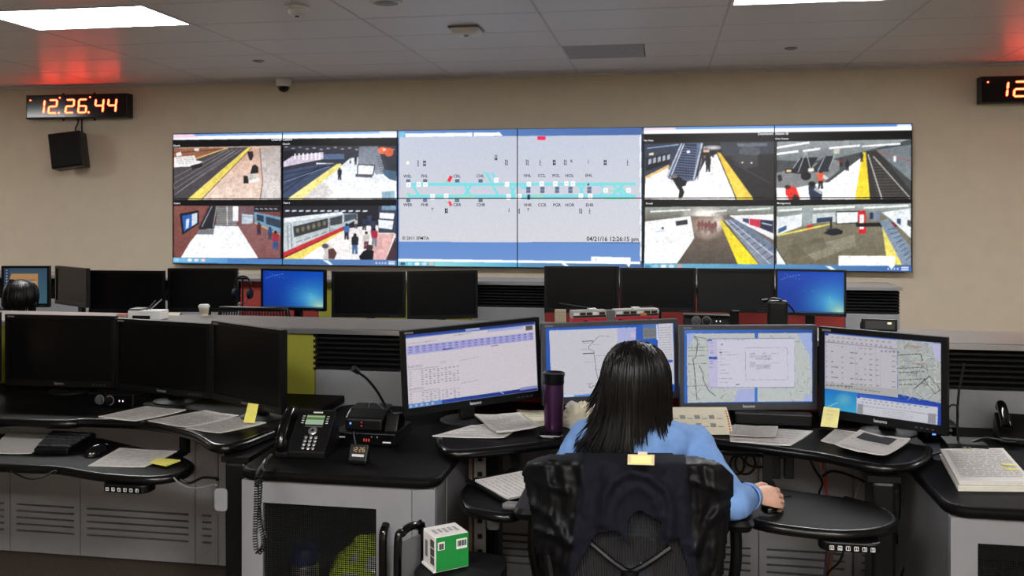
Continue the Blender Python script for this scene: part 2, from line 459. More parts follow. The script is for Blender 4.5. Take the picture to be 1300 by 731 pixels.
MB().lathe([(.072, 0), (.075, -.02), (.072, -.055), (.062, -.07)], 24).build('housing', 'white', r, True)
MB().lathe([(.06, -.068), (.056, -.09), (.042, -.112), (.02, -.124), (.004, -.127)], 24).build('dome_glass', 'lens_black', r, True)
MB().lathe([(.062, -.066), (.064, -.072), (.06, -.074)], 24).build('retaining_ring', 'cream_dim', r, True)

# ------------------------------------------------------------------ LED wall clocks
SEG = {'0': 'abcdef', '1': 'bc', '2': 'abged', '4': 'fgbc', '6': 'acdefg'}
ledm = glow('clock_led', (255, 54, 30), 26.0)
ledh = glow('clock_led_halo', (255, 50, 20), 1.3)
def seg_poly(k, w, h, t):
    g = t * .12
    def hor(z): return [(-w + g, z), (-w + g + t / 2, z + t / 2), (w - g - t / 2, z + t / 2), (w - g, z), (w - g - t / 2, z - t / 2), (-w + g + t / 2, z - t / 2)]
    def ver(x, z0, z1): return [(x, z0 + g), (x - t / 2, z0 + g + t / 2), (x - t / 2, z1 - g - t / 2), (x, z1 - g), (x + t / 2, z1 - g - t / 2), (x + t / 2, z0 + g + t / 2)]
    return {'a': hor(h), 'g': hor(0), 'd': hor(-h), 'f': ver(-w, 0, h), 'b': ver(w, 0, h), 'e': ver(-w, -h, 0), 'c': ver(w, -h, 0)}[k]
def led_clock(pL, pR, zt, zb, label):
    W = (pR - pL).length; Hh = zt - zb; c = (pL + pR) / 2
    r = thing('led_wall_clock', label, 'clock', (c.x, YW, zb), 0, 'red digit wall clocks')
    d0 = -.14
    MB().box(-W / 2, W / 2, d0, -.03, 0, Hh).build('housing', 'black', r, bevel=.006)
    MB().box(-W / 2 + .015, W / 2 - .015, d0 - .004, d0 + .002, .015, Hh - .015).build('face', 'black_gloss', r)
    for x in (-W / 2 + .23, W / 2 - .23): MB().box(x - .03, x + .03, -.03, 0, .02, Hh - .02).build('wall_bracket', 'black', r)
    dw, dh, t = W * .038, Hh * .27, W * .0125
    cx = [-.35, -.225, -.055, .07, .235, .36]
    zc = Hh * .5
    for k, ch in enumerate('122644'):
        mb = MB()
        for s_ in SEG[ch]:
            q = seg_poly(s_, dw, dh, t)
            v = [(cx[k] * W + x + z * .1, d0 - .0045, zc + z) for x, z in q] + [(cx[k] * W + x + z * .1, d0 - .012, zc + z) for x, z in q]
            mb.add(v, [tuple(range(6)), tuple(range(6, 12))] + [(i, (i + 1) % 6, 6 + (i + 1) % 6, 6 + i) for i in range(6)])
        dg_ = mb.build('digit', ledm, r)
        hb = MB()
        for s_ in SEG[ch]:
            q = seg_poly(s_, dw, dh, t * 1.75); hb.add([(cx[k] * W + x + z * .1, d0 - .0046, zc + z) for x, z in q], [tuple(range(6))])
        hb.build('halo', ledh, dg_)
    for k, (x, z) in enumerate(((-.165, -.27), (.13, -.27), (-.155, .36), (.145, .36), (-.45, .28))):
        rr = t * (.62 if k < 2 else .45)
        MB().lathe([(rr, 0), (rr, .008)], 10, Matrix.Translation((x * W, d0 - .004, zc + z * Hh)) @ Matrix.Rotation(pi / 2, 4, 'X')).build('dot', ledm, r)
    for x in (-.155 * W, .155 * W):
        for z in (-.02, Hh): MB().box(x - .006, x + .006, -.1, -.08, z, z + .02).build('mounting_pin', 'black', r)
    return r, W
a, b = onY(33, 134, YW - .14), onY(161, 134, YW - .14)
led_clock(a, b, onY(97, 119.5, YW - .14).z, onY(97, 150, YW - .14).z, 'black wall clock with red digits above the black speaker')
c0 = onY(1245, 113, YW - .14)
led_clock(c0, c0 + Vector(((b - a).length, 0, 0)), onY(1270, 96.5, YW - .14).z, onY(1270, 130.5, YW - .14).z, 'black wall clock with red digits cut by the right edge')

# wall speaker under the clock
q0, q1 = onY(62, 169, YW - .25), onY(103, 169, YW - .25)
zt, zb = onY(82, 168.5, YW - .25).z, onY(82, 213.5, YW - .25).z
r = thing('wall_speaker', 'black bookshelf loudspeaker tilted on the wall below the clock', 'speaker', ((q0.x + q1.x) / 2, YW, zb), 0)
w, hh = (q1.x - q0.x) / 2, zt - zb
mx = Matrix.Translation((0, -.16, hh / 2)) @ Matrix.Rotation(radians(16), 4, 'Z') @ Matrix.Rotation(radians(-5), 4, 'X') @ Matrix.Rotation(radians(-8), 4, 'Y')
MB().box(-w * .92, w * .8, -.11, .09, -hh / 2, hh / 2, mx).build('cabinet', 'black', r, bevel=.008)
MB().box(-w * .86, w * .74, -.122, -.112, -hh / 2 + .012, hh / 2 - .012, mx).build('grille', 'black_matt', r, bevel=.004)
MB().box(.02, .06, -.09, 0, hh * .35, hh * .65).build('wall_bracket', 'black', r)
MB().box(-.03, .03, .09, .1, -.06, .06, mx).build('terminal_plate', 'dark_grey', r)
for pts, lab in (([(99, 150), (99, 156), (96, 163), (97, 170)], 'short black cable looping from the clock to the speaker'), ([(104, 150), (104, 165), (106, 178), (108, 188), (106, 193), (104, 186)], 'black cable with a drooping end beside the wall speaker')):
    P = [onY(x, y, YW - .02) for x, y in pts]
    o = thing('speaker_cable', lab, 'cable', P[0])
    P = [q - P[0] for q in P]
    MB().tube(arc_pts(P, 8), .009, 6).build('cord', 'black', o, True)
    MB().tube([P[-1], P[-1] + Vector((0, 0, -.05))], .016, 8).build('plug', 'black', o, True)
# ------------------------------------------------------------------ the pictures on the display wall
V = Canvas(212, 150, 1168, 350, 3)
BLK = (8, 8, 10)
# --- left block (two stations)
V.crop(210, 150, 300 / 1125)
V.poly([(30, 68), (1102, 40), (1102, 704), (36, 700)], BLK)
V.poly([(32, 70), (1100, 45), (1100, 60), (34, 84)], (90, 140, 215), c2=(150, 190, 240), d='h')
V.poly([(34, 80), (1100, 57), (1100, 78), (34, 98)], (245, 248, 255))
V.poly([(34, 72), (130, 70), (160, 84), (34, 90)], (240, 205, 225))
V.poly([(1015, 47), (1098, 46), (1098, 57), (1015, 58)], (215, 225, 245))
# 1: platform, tracks, yellow strip
V.poly([(37, 135), (547, 122), (550, 392), (40, 384)], (214, 184, 168))
V.poly([(38, 140), (395, 130), (95, 394), (40, 384)], (74, 70, 74))
for k in range(4): V.line([(40, 280 + 28 * k), (300 + 22 * k, 140)], 3.5, (128, 126, 130))
V.line([(60, 350), (330, 150)], 2, (190, 190, 195), .7)
V.poly([(38, 138), (300, 133), (140, 192), (38, 236)], (150, 98, 74))
V.line([(40, 160), (290, 140)], 5, (90, 60, 50)); V.line([(140, 190), (300, 133)], 5, (225, 190, 100))
V.poly([(40, 182), (138, 172), (148, 196), (180, 202), (130, 226), (40, 229)], (238, 236, 234))
for k in range(4): V.line([(46, 188 + 9 * k), (136, 182 + 9 * k)], 2, (150, 148, 150))
V.poly([(48, 160), (72, 155), (76, 172), (52, 178)], (240, 238, 236)); V.poly([(135, 138), (160, 136), (158, 152), (138, 150)], (225, 220, 215))
V.poly([(118, 222), (172, 208), (178, 226), (128, 240)], (40, 36, 38))
V.poly([(396, 131), (412, 134), (166, 394), (95, 394)], (228, 205, 84), c2=(240, 222, 120))
V.line([(412, 134), (166, 394)], 4, (90, 70, 55))
V.poly([(412, 135), (452, 135), (462, 300), (452, 392), (168, 394)], (206, 168, 150), c2=(236, 214, 200))
V.poly([(448, 134), (547, 124), (550, 392), (450, 392), (464, 300)], (180, 168, 164), c2=(222, 214, 212))
V.line([(449, 134), (464, 300), (452, 392)], 5, (130, 110, 104))
V.poly([(378, 285), (448, 278), (450, 300), (376, 304)], (236, 234, 232)); V.poly([(374, 268), (398, 272), (398, 306), (374, 306)], (38, 34, 36))
V.poly([(414, 222), (428, 214), (442, 226), (444, 254), (424, 262), (404, 264)], (38, 32, 36)); V.poly([(392, 262), (436, 256), (436, 284), (396, 290)], (196, 190, 182))
V.poly([(390, 152), (416, 150), (420, 172), (412, 194), (402, 194), (394, 172)], (44, 38, 46))
# 2: bright platform
V.poly([(556, 122), (1098, 118), (1100, 386), (556, 390)], (48, 50, 60))
for k in range(16): V.ell(570 + 34 * k, 128 + (k * 7) % 12, 9, 3, (190, 170, 190), .9)
V.poly([(556, 150), (616, 140), (620, 190), (556, 205)], (28, 28, 34))
V.poly([(600, 172), (750, 152), (752, 186), (558, 226), (558, 200)], (206, 196, 214))
for k in range(7): V.rect(610 + 20 * k, 160 - k, 616 + 20 * k, 190, (255, 250, 255))
V.poly([(752, 162), (850, 160), (850, 186), (752, 188)], (84, 104, 140)); V.line([(716, 208), (835, 212)], 8, (235, 240, 250))
V.poly([(556, 245), (720, 212), (830, 206), (605, 388), (556, 388)], (64, 76, 104))
for k in range(4): V.line([(556, 262 + 30 * k), (820 - 26 * k, 212)], 4, (30, 36, 52))
V.line([(560, 300), (780, 222)], 2.5, (150, 165, 190))
V.poly([(880, 180), (920, 176), (1000, 230), (1098, 262), (1100, 388), (630, 388), (838, 216)], (226, 232, 238), c2=(250, 252, 255))
V.poly([(645, 340), (760, 300), (800, 350), (760, 388), (630, 388)], (200, 190, 188), .6)
V.poly([(818, 208), (842, 216), (640, 388), (568, 388)], (232, 214, 120), c2=(248, 236, 160))
V.poly([(922, 124), (1010, 120), (1046, 252), (1000, 262), (985, 210), (915, 212)], (112, 118, 132), c2=(150, 156, 168))
for k in range(8): V.line([(1002 + 3 * k, 172 + 12 * k), (1040 + 4 * k, 170 + 12 * k)], 3, (70, 74, 84))
V.poly([(916, 212), (996, 215), (988, 264), (914, 262)], (238, 240, 244)); V.line([(916, 212), (996, 215), (988, 264), (914, 262), (916, 212)], 5, (60, 64, 76)); V.poly([(905, 258), (985, 260), (983, 276), (905, 272)], (84, 88, 98))
V.ell(1032, 142, 22, 18, (236, 110, 70)); V.ell(1062, 150, 22, 22, (214, 96, 62)); V.ell(1040, 138, 8, 6, (255, 215, 190))
V.poly([(1032, 234), (1098, 244), (1098, 292), (1064, 282), (1040, 262)], (70, 98, 124)); V.poly([(1030, 345), (1090, 340), (1092, 386), (1030, 386)], (120, 160, 184), .8)
V.person(829, 228, 60, (34, 36, 48), (30, 32, 44)); V.person(905, 172, 40, (40, 42, 54), (50, 52, 60)); V.person(880, 176, 32, (190, 190, 200), (60, 60, 70))
# 3: concourse with escalator
V.poly([(40, 412), (548, 410), (550, 666), (42, 668)], (116, 68, 62))
V.poly([(40, 412), (200, 412), (150, 545), (80, 660), (42, 668)], (132, 80, 72), c2=(120, 70, 66))
V.poly([(152, 550), (236, 508), (352, 512), (446, 668), (76, 668), (120, 590)], (236, 238, 242), c2=(255, 255, 255))
V.poly([(68, 452), (160, 434), (162, 500), (82, 556)], (22, 24, 32)); V.poly([(80, 462), (128, 452), (128, 516), (90, 540)], (46, 94, 172)); V.poly([(128, 452), (154, 446), (154, 496), (128, 514)], (214, 224, 240)); V.poly([(100, 478), (116, 474), (112, 520), (98, 526)], (210, 226, 245))
V.poly([(160, 522), (212, 412), (248, 412), (236, 524), (170, 528)], (40, 40, 46))
V.line([(176, 515), (224, 414)], 5, (150, 152, 160)); V.line([(230, 518), (246, 414)], 4, (170, 172, 180)); V.poly([(160, 530), (234, 526), (232, 552), (150, 552)], (120, 122, 128))
V.poly([(248, 414), (346, 412), (344, 512), (244, 510)], (134, 132, 132))
for k in range(9): V.line([(246, 420 + 11 * k), (344, 420 + 11 * k)], 3, (92, 90, 92))
V.line([(296, 414), (298, 510)], 4, (210, 210, 214)); V.rect(324, 414, 350, 486, (236, 238, 244))
V.poly([(350, 412), (426, 412), (430, 500), (356, 516)], (112, 84, 90)); V.poly([(366, 450), (420, 456), (418, 500), (366, 500)], (188, 198, 210)); V.line([(368, 462), (418, 466)], 3, (120, 130, 150))
V.poly([(424, 440), (548, 466), (550, 545), (428, 496)], (112, 150, 180)); V.poly([(436, 452), (470, 460), (470, 492), (438, 482)], (40, 56, 74)); V.poly([(480, 462), (548, 480), (548, 520), (482, 500)], (52, 66, 84))
V.rect(424, 412, 548, 440, (30, 30, 36))
for k in range(5): V.line([(430 + 22 * k, 424), (446 + 22 * k, 428)], 4, (190, 195, 205))
V.poly([(352, 514), (428, 492), (550, 545), (550, 668), (446, 668)], (140, 96, 94), c2=(128, 82, 82)); V.line([(428, 494), (548, 552)], 5, (214, 190, 96))
V.person(448, 492, 62, (96, 40, 52), (40, 42, 56)); V.person(500, 514, 62, (44, 74, 120), (60, 64, 78)); V.person(526, 532, 92, (156, 44, 62), (52, 80, 130))
# 4: train and crowd
V.poly([(558, 412), (1098, 406), (1100, 674), (558, 672)], (36, 36, 44))
for k in range(12): V.line([(566 + 34 * k, 436), (588 + 34 * k, 434)], 7, (226, 232, 245))
V.poly([(560, 492), (850, 446), (915, 446), (916, 474), (845, 514), (560, 642)], (176, 188, 196), c2=(200, 206, 208))
V.poly([(560, 470), (840, 438), (850, 450), (560, 496)], (226, 232, 238))
V.poly([(606, 512), (774, 470), (775, 516), (612, 564)], (56, 58, 60)); V.poly([(784, 470), (842, 456), (842, 496), (786, 508)], (62, 66, 70)); V.poly([(852, 452), (912, 448), (912, 470), (852, 490)], (70, 80, 92))
for k in range(6): V.ell(628 + 26 * k, 530 - 7 * k, 8, 12, (150, 140, 110), .7)
V.line([(595, 500), (602, 636)], 4, (110, 120, 130)); V.line([(578, 505), (584, 640)], 4, (110, 120, 130)); V.line([(780, 472), (784, 540)], 4, (110, 120, 130))
for k in range(5): V.line([(620 + 40 * k, 590 - 14 * k), (650 + 40 * k, 578 - 14 * k)], 5, (130, 140, 150))
V.poly([(560, 638), (846, 512), (850, 526), (560, 660)], (196, 50, 56)); V.poly([(560, 660), (850, 526), (856, 532), (560, 672)], (120, 36, 40))
V.poly([(850, 528), (866, 540), (640, 674), (560, 674), (560, 668)], (236, 216, 110))
V.poly([(866, 520), (1000, 500), (1098, 545), (1090, 674), (640, 674)], (232, 224, 222), c2=(245, 240, 240)); V.poly([(1000, 545), (1090, 545), (1050, 674), (960, 674)], (214, 150, 146), .7)
V.poly([(1095, 560), (1098, 674), (1050, 674)], (70, 50, 56))
V.rect(1015, 408, 1098, 540, (60, 66, 80)); V.poly([(1020, 442), (1090, 446), (1086, 474), (1020, 470)], (236, 240, 250)); V.poly([(1014, 476), (1086, 482), (1080, 524), (1016, 516)], (228, 234, 246)); V.rect(1030, 408, 1098, 430, (120, 150, 176))
for x, y, h, t, l in ((908, 470, 50, (190, 184, 180), (70, 72, 84)), (948, 462, 66, (46, 52, 78), (40, 44, 60)), (972, 446, 60, (60, 66, 90), (52, 56, 70)), (990, 470, 76, (50, 56, 84), (44, 46, 62)), (864, 494, 80, (70, 110, 170), (40, 40, 54)), (996, 516, 90, (170, 44, 70), (120, 126, 140)), (958, 534, 86, (200, 196, 190), (120, 60, 80)), (904, 544, 100, (34, 36, 44), (74, 104, 150))):
    V.person(x, y, h, t, l)
V.poly([(748, 612), (770, 598), (806, 620), (816, 650), (800, 672), (752, 672), (760, 640)], (206, 200, 196)); V.poly([(776, 622), (802, 616), (818, 640), (806, 670), (778, 668)], (92, 60, 56)); V.ell(762, 606, 17, 12, (84, 80, 84))
V.poly([(924, 656), (944, 630), (974, 616), (994, 630), (990, 672), (930, 672)], (22, 22, 28)); V.ell(972, 612, 18, 14, (60, 50, 52))
# captions strips and the task bar
V.poly([(38, 384), (1100, 376), (1100, 408), (40, 412)], BLK); V.rect(40, 374, 548, 392, (220, 222, 228), .0)
V.poly([(37, 668), (1102, 672), (1102, 702), (38, 694)], (70, 130, 190), c2=(88, 120, 170), d='h')
V.poly([(37, 668), (300, 669), (300, 690), (38, 690)], (120, 190, 220), c2=(90, 150, 205), d='h')
for k, c in enumerate(((150, 210, 235), (120, 180, 230), (235, 240, 245), (210, 225, 240), (240, 200, 190))): V.ell(55 + 32 * k, 679, 11, 8, c)
V.poly([(750, 674), (776, 675), (800, 698), (785, 698)], (225, 240, 250))
for k in range(4): V.rect(1003 + 14 * k, 682, 1010 + 14 * k, 692, (200, 215, 235))
V.rect(1062, 679, 1092, 685, (225, 232, 245)); V.rect(1062, 688, 1092, 694, (225, 232, 245))
for k_, (sz_, am_) in enumerate(((26, 9), (11, 12), (5, 14))): V.speck(30, 100, 1104, 668, am_, sz_, 31 + k_, True)
V.blur(30, 40, 1104, 706, 3); V.speck(30, 60, 1104, 700, 16, 2, 3, True)

# --- centre block: track diagram
V.crop(500, 150, 330 / 1237)
V.poly([(13, 42), (1204, 28), (1214, 710), (13, 702)], (60, 90, 140))
V.poly([(16, 44), (1200, 30), (1202, 66), (16, 78)], (98, 140, 200), c2=(70, 100, 160), d='h')
V.poly([(48, 58), (380, 54), (380, 72), (50, 76)], (236, 242, 250)); V.poly([(386, 54), (512, 53), (526, 70), (386, 72)], (248, 252, 255)); V.poly([(18, 50), (46, 50), (46, 76), (18, 76)], (120, 190, 220))
V.poly([(18, 76), (1190, 66), (1198, 582), (20, 584)], (190, 196, 212), c2=(204, 204, 212))
V.speck(18, 72, 1196, 584, 7, 2, 5)
V.line([(1194, 64), (1204, 672)], 7, (250, 252, 255))
V.poly([(20, 582), (1196, 586), (1200, 676), (20, 666)], (96, 136, 198), c2=(104, 142, 200))
V.poly([(18, 666), (1202, 676), (1202, 688), (18, 678)], (245, 248, 255))
V.poly([(16, 678), (1210, 688), (1212, 708), (16, 700)], (110, 190, 205), c2=(70, 100, 150), d='h')
V.poly([(200, 682), (620, 684), (620, 702), (200, 702)], (140, 214, 214), c2=(80, 160, 200), d='h')
for k, c in enumerate(((60, 90, 120), (150, 210, 235), (236, 240, 245), (200, 220, 235), (200, 190, 180))): V.ell(40 + 36 * k, 690, 13, 8, c)
V.poly([(816, 684), (836, 684), (862, 702), (842, 702)], (240, 250, 255))
CY = (118, 214, 222)
for y0 in (308, 366): V.line([(62, y0), (600, y0 - 1), (1176, y0 - 3)], 15, CY)
for p in ([(86, 310), (118, 362)], [(345, 314), (375, 362)], [(375, 314), (345, 362)], [(435, 250), (448, 250), (472, 292)], [(450, 250), (478, 300)], [(478, 250), (506, 296)], [(484, 318), (510, 362)], [(564, 312), (590, 366)], [(592, 312), (566, 366)], [(612, 318), (630, 328), (640, 312)], [(900, 312), (926, 362)], [(926, 312), (900, 362)], [(1000, 306), (1030, 335), (1000, 364)], [(1060, 306), (1120, 362)], [(1120, 306), (1060, 362)], [(1096, 318), (1140, 360)]):
    V.line(p, 11, CY)
for y0 in (300, 336, 374): V.line([(1030 - (y0 == 336) * 10, y0 + 2), (1150, y0)], 4, (130, 220, 170))
for k in range(7): V.line([(290 + 16 * k, 366), (298 + 16 * k, 366)], 4, (190, 220, 90))
for k in range(4): V.line([(672 + 14 * k, 366), (680 + 14 * k, 366)], 5, (200, 220, 70))
for x, y in ((66, 310), (118, 308), (150, 308), (186, 366), (254, 364), (498, 286), (550, 306), (558, 366), (606, 364), (652, 306), (716, 304), (784, 304), (838, 303), (870, 303), (1030, 336), (1140, 336), (910, 362), (956, 364)):
    V.rect(x - 10, y - 11, x + 11, y + 11, (252, 252, 252)); V.rect(x - 4, y - 4, x + 4, y + 3, (150, 150, 165), .6)
for x, y in ((65, 291), (150, 290), (308, 290), (422, 290), (66, 383), (150, 382), (308, 382), (424, 382), (651, 325), (651, 342), (721, 325), (721, 342), (793, 325), (793, 342), (858, 325), (858, 342), (951, 325), (951, 342)):
    V.rect(x - 10, y - 7, x + 10, y + 7, (72, 84, 116)); V.line([(x - 8, y), (x + 8, y)], 2, (140, 150, 180))
V.poly([(258, 290), (272, 264), (286, 270), (272, 298)], (232, 44, 60)); V.poly([(264, 388), (274, 384), (286, 406), (274, 410)], (232, 44, 60)); V.line([(246, 290), (262, 300)], 5, (130, 220, 150)); V.line([(252, 384), (262, 396)], 5, (130, 220, 150))
V.rect(646, 356, 660, 376, (40, 56, 90)); V.rect(692, 72, 734, 90, (236, 40, 84)); V.rect(942, 302, 950, 312, (30, 60, 70)); V.ell(62, 202, 7, 9, (250, 250, 235))
V.rect(58, 350, 76, 358, (120, 220, 160), .8)
V.poly([(964, 652), (1154, 656), (1154, 690), (1148, 704), (1136, 688), (966, 684)], (250, 251, 253))
V.blur(13, 30, 1212, 710, 1)

# --- right block (four stations)
V.crop(815, 150, 355 / 1298)
V.poly([(20, 26), (1252, 26), (1262, 714), (28, 696)], BLK)
V.poly([(22, 28), (1250, 28), (1250, 42), (22, 42)], (110, 160, 225), c2=(80, 130, 205), d='h')
V.poly([(22, 40), (1250, 40), (1251, 60), (22, 60)], (246, 249, 255)); V.poly([(24, 32), (170, 32), (180, 42), (24, 46)], (236, 214, 226))
V.poly([(1185, 30), (1245, 30), (1245, 40), (1185, 40)], (220, 230, 246))
# 1: escalator, bright platform, dark tunnel
V.poly([(28, 100), (632, 100), (634, 378), (32, 364)], (38, 36, 40))
V.poly([(28, 108), (200, 104), (150, 230), (30, 260)], (56, 64, 82)); V.poly([(36, 176), (150, 150), (148, 200), (36, 236)], (30, 32, 40))
for k in range(5): V.poly([(48 + 22 * k, 180 - 5 * k), (62 + 22 * k, 176 - 5 * k), (62 + 22 * k, 200 - 5 * k), (48 + 22 * k, 206 - 5 * k)], (170, 176, 190))
V.line([(40, 128), (190, 112)], 5, (150, 180, 215)); V.poly([(50, 152), (72, 148), (72, 160), (50, 162)], (240, 220, 180))
V.poly([(32, 262), (145, 206), (150, 220), (34, 276)], (226, 186, 120))
V.poly([(34, 274), (140, 222), (210, 290), (270, 282), (320, 180), (372, 156), (470, 378), (32, 364)], (240, 240, 242), c2=(255, 255, 255))
V.poly([(140, 270), (206, 106), (300, 104), (264, 286), (160, 280)], (92, 104, 132))
V.poly([(162, 268), (212, 110), (276, 110), (262, 276)], (44, 52, 76))
for k in range(13): V.line([(166 + 3.4 * k, 262 - 12 * k), (263 + 1 * k, 270 - 12 * k)], 3, (120, 136, 168))
V.line([(136, 268), (204, 106)], 7, (190, 200, 215)); V.line([(152, 272), (216, 108)], 4, (220, 226, 238)); V.line([(262, 284), (300, 106)], 9, (176, 184, 200)); V.line([(280, 280), (312, 120)], 5, (120, 126, 140))
V.rect(228, 140, 244, 152, (240, 244, 250)); V.poly([(296, 140), (342, 138), (340, 178), (300, 184)], (34, 36, 42)); V.rect(306, 138, 334, 150, (236, 190, 160)); V.ell(350, 128, 40, 10, (235, 235, 240), .7)
V.poly([(368, 150), (386, 154), (548, 380), (466, 380)], (236, 190, 60), c2=(248, 214, 90)); V.line([(368, 150), (466, 380)], 5, (60, 52, 44))
V.poly([(386, 152), (632, 118), (634, 378), (548, 380)], (40, 38, 40)); V.poly([(380, 104), (632, 104), (632, 160), (400, 170)], (58, 62, 72)); V.ell(520, 150, 50, 26, (90, 94, 102), .8); V.poly([(460, 110), (600, 108), (600, 124), (470, 126)], (120, 126, 140), .7)
V.poly([(430, 176), (476, 160), (560, 168), (560, 220), (500, 230)], (60, 60, 64)); V.ell(488, 200, 5, 4, (255, 240, 235)); V.ell(530, 202, 5, 4, (255, 240, 235)); V.line([(450, 205), (620, 300)], 4, (70, 68, 70))
V.person(329, 166, 76, (30, 30, 36), (26, 26, 32)); V.person(352, 140, 34, (26, 26, 32), (26, 26, 32)); V.person(312, 160, 30, (120, 100, 90), (60, 50, 50))
V.poly([(158, 266), (186, 260), (210, 276), (232, 286), (226, 306), (208, 312), (220, 336), (212, 362), (192, 364), (196, 330), (176, 300)], (26, 26, 32)); V.ell(170, 262, 18, 9, (120, 112, 104)); V.poly([(136, 284), (164, 278), (176, 296), (150, 300)], (226, 226, 228))
# 2: platform with yellow strip and track
V.poly([(640, 104), (1248, 102), (1250, 384), (644, 380)], (70, 74, 76))
V.poly([(640, 104), (1248, 102), (1040, 156), (900, 190), (760, 200), (640, 190)], (150, 156, 158), c2=(110, 118, 120))
for x0, y0, x1, y1 in ((640, 132, 790, 110), (640, 162, 740, 150), (760, 150, 840, 140), (880, 138, 1020, 128)): V.line([(x0, y0), (x1, y1)], 10, (252, 253, 255))
V.poly([(1030, 128), (1200, 118), (1200, 128), (1030, 136)], (236, 240, 240)); V.poly([(900, 140), (930, 138), (928, 164), (902, 166)], (190, 190, 180))
V.poly([(640, 320), (760, 300), (880, 300), (1020, 190), (1045, 168), (1000, 384), (644, 384)], (245, 246, 248), c2=(255, 255, 255))
V.poly([(640, 250), (900, 190), (930, 200), (930, 244), (860, 300), (740, 320), (640, 320)], (128, 130, 132))
V.poly([(700, 250), (748, 182), (830, 180), (780, 262)], (34, 36, 42)); V.poly([(790, 250), (860, 176), (900, 174), (880, 250)], (44, 46, 54))
for p in ([(740, 250), (775, 150)], [(800, 250), (775, 150)], [(830, 246), (862, 176)], [(880, 240), (905, 172)], [(706, 246), (748, 184)]): V.line(p, 4, (176, 180, 186))
V.rect(680, 232, 730, 252, (26, 26, 30)); V.rect(686, 236, 708, 248, (235, 200, 150)); V.rect(786, 232, 812, 248, (240, 235, 220)); V.ell(776, 268, 24, 20, (24, 24, 30))
V.poly([(1032, 160), (1046, 160), (1068, 384), (1000, 384)], (236, 206, 40), c2=(246, 220, 60))
V.poly([(1048, 160), (1100, 150), (1250, 350), (1250, 384), (1070, 384)], (54, 52, 50))
for k in range(14): V.line([(1060 + 3 * k, 190 + 14 * k), (1090 + 12 * k, 190 + 14 * k)], 3, (92, 88, 84))
V.line([(1056, 170), (1122, 384)], 5, (196, 196, 196)); V.line([(1080, 180), (1248, 384)], 5, (184, 184, 184))
V.poly([(1090, 150), (1248, 128), (1250, 300), (1110, 170)], (108, 118, 124), c2=(130, 138, 142)); V.line([(1100, 158), (1250, 208)], 4, (170, 80, 80)); V.poly([(1170, 180), (1182, 180), (1182, 210), (1170, 206)], (235, 240, 240))
V.person(1028, 160, 46, (50, 50, 56), (40, 40, 46)); V.person(964, 196, 52, (30, 32, 46), (34, 34, 48)); V.person(934, 184, 44, (120, 40, 40), (30, 30, 36))
V.person(844, 246, 84, (224, 80, 50), (36, 34, 44)); V.poly([(824, 258), (856, 254), (866, 284), (836, 290)], (228, 92, 56)); V.poly([(858, 262), (880, 280), (866, 288), (852, 276)], (210, 214, 220))
V.poly([(682, 324), (704, 312), (732, 322), (748, 366), (752, 380), (706, 380), (684, 352)], (230, 46, 40)); V.ell(692, 318, 14, 10, (60, 40, 36)); V.poly([(726, 350), (750, 372), (730, 384), (708, 380)], (40, 36, 44))
V.poly([(788, 316), (816, 310), (836, 336), (852, 352), (850, 384), (800, 384), (790, 350)], (44, 52, 74)); V.ell(804, 306, 17, 13, (28, 26, 30)); V.poly([(820, 320), (854, 346), (846, 356), (812, 334)], (170, 174, 180))
V.poly([(644, 262), (662, 258), (668, 286), (650, 292)], (36, 34, 40))
# 3: white box and yellow strip
V.poly([(34, 402), (634, 398), (640, 676), (34, 668)], (104, 92, 84))
V.poly([(34, 402), (634, 398), (634, 440), (430, 440), (260, 448), (34, 458)], (150, 156, 150), c2=(110, 106, 100))
for p in ([(60, 424), (250, 416)], [(330, 428), (420, 420)], [(470, 420), (620, 412)]): V.line(p, 8, (228, 234, 228))
V.ell(310, 440, 90, 34, (250, 240, 230), .5); V.ell(312, 436, 44, 18, (255, 252, 246), .7)
V.poly([(36, 470), (250, 446), (270, 550), (190, 668), (34, 668)], (238, 240, 242), c2=(255, 255, 255)); V.poly([(180, 470), (236, 462), (238, 484), (184, 492)], (52, 52, 58)); V.ell(120, 502, 6, 6, (60, 60, 66)); V.line([(84, 520), (130, 512)], 4, (170, 190, 215))
V.poly([(250, 446), (382, 450), (398, 480), (470, 672), (190, 668), (272, 548)], (128, 110, 98), c2=(84, 76, 68))
V.ell(330, 500, 60, 50, (222, 196, 184), .55); V.ell(380, 480, 24, 34, (250, 244, 238), .6)
for x, y in ((290, 470), (306, 466), (322, 474), (338, 468), (352, 480), (366, 470)): V.person(x, y, 50, (130, 80, 78), (120, 100, 96), (90, 60, 56))
V.poly([(384, 468), (404, 470), (568, 674), (474, 674)], (226, 204, 60), c2=(248, 226, 40)); V.line([(404, 470), (572, 674)], 5, (70, 64, 50))
V.poly([(404, 462), (440, 462), (638, 610), (640, 676), (572, 674)], (132, 140, 156)); V.poly([(410, 462), (470, 462), (636, 580), (636, 620)], (110, 122, 144))
for k in range(8): V.line([(430 + 24 * k, 490 + 24 * k), (470 + 26 * k, 482 + 20 * k)], 4, (70, 80, 104))
V.line([(412, 468), (620, 672)], 4, (206, 214, 226)); V.line([(432, 466), (636, 632)], 4, (206, 214, 226))
V.poly([(430, 444), (634, 440), (636, 560), (470, 470)], (236, 236, 240)); V.poly([(524, 460), (574, 464), (574, 504), (524, 488)], (206, 52, 78)); V.poly([(574, 464), (634, 470), (634, 530), (574, 504)], (40, 48, 72)); V.poly([(494, 458), (522, 460), (522, 484), (494, 472)], (60, 74, 100)); V.line([(580, 480), (628, 492)], 5, (200, 210, 225))
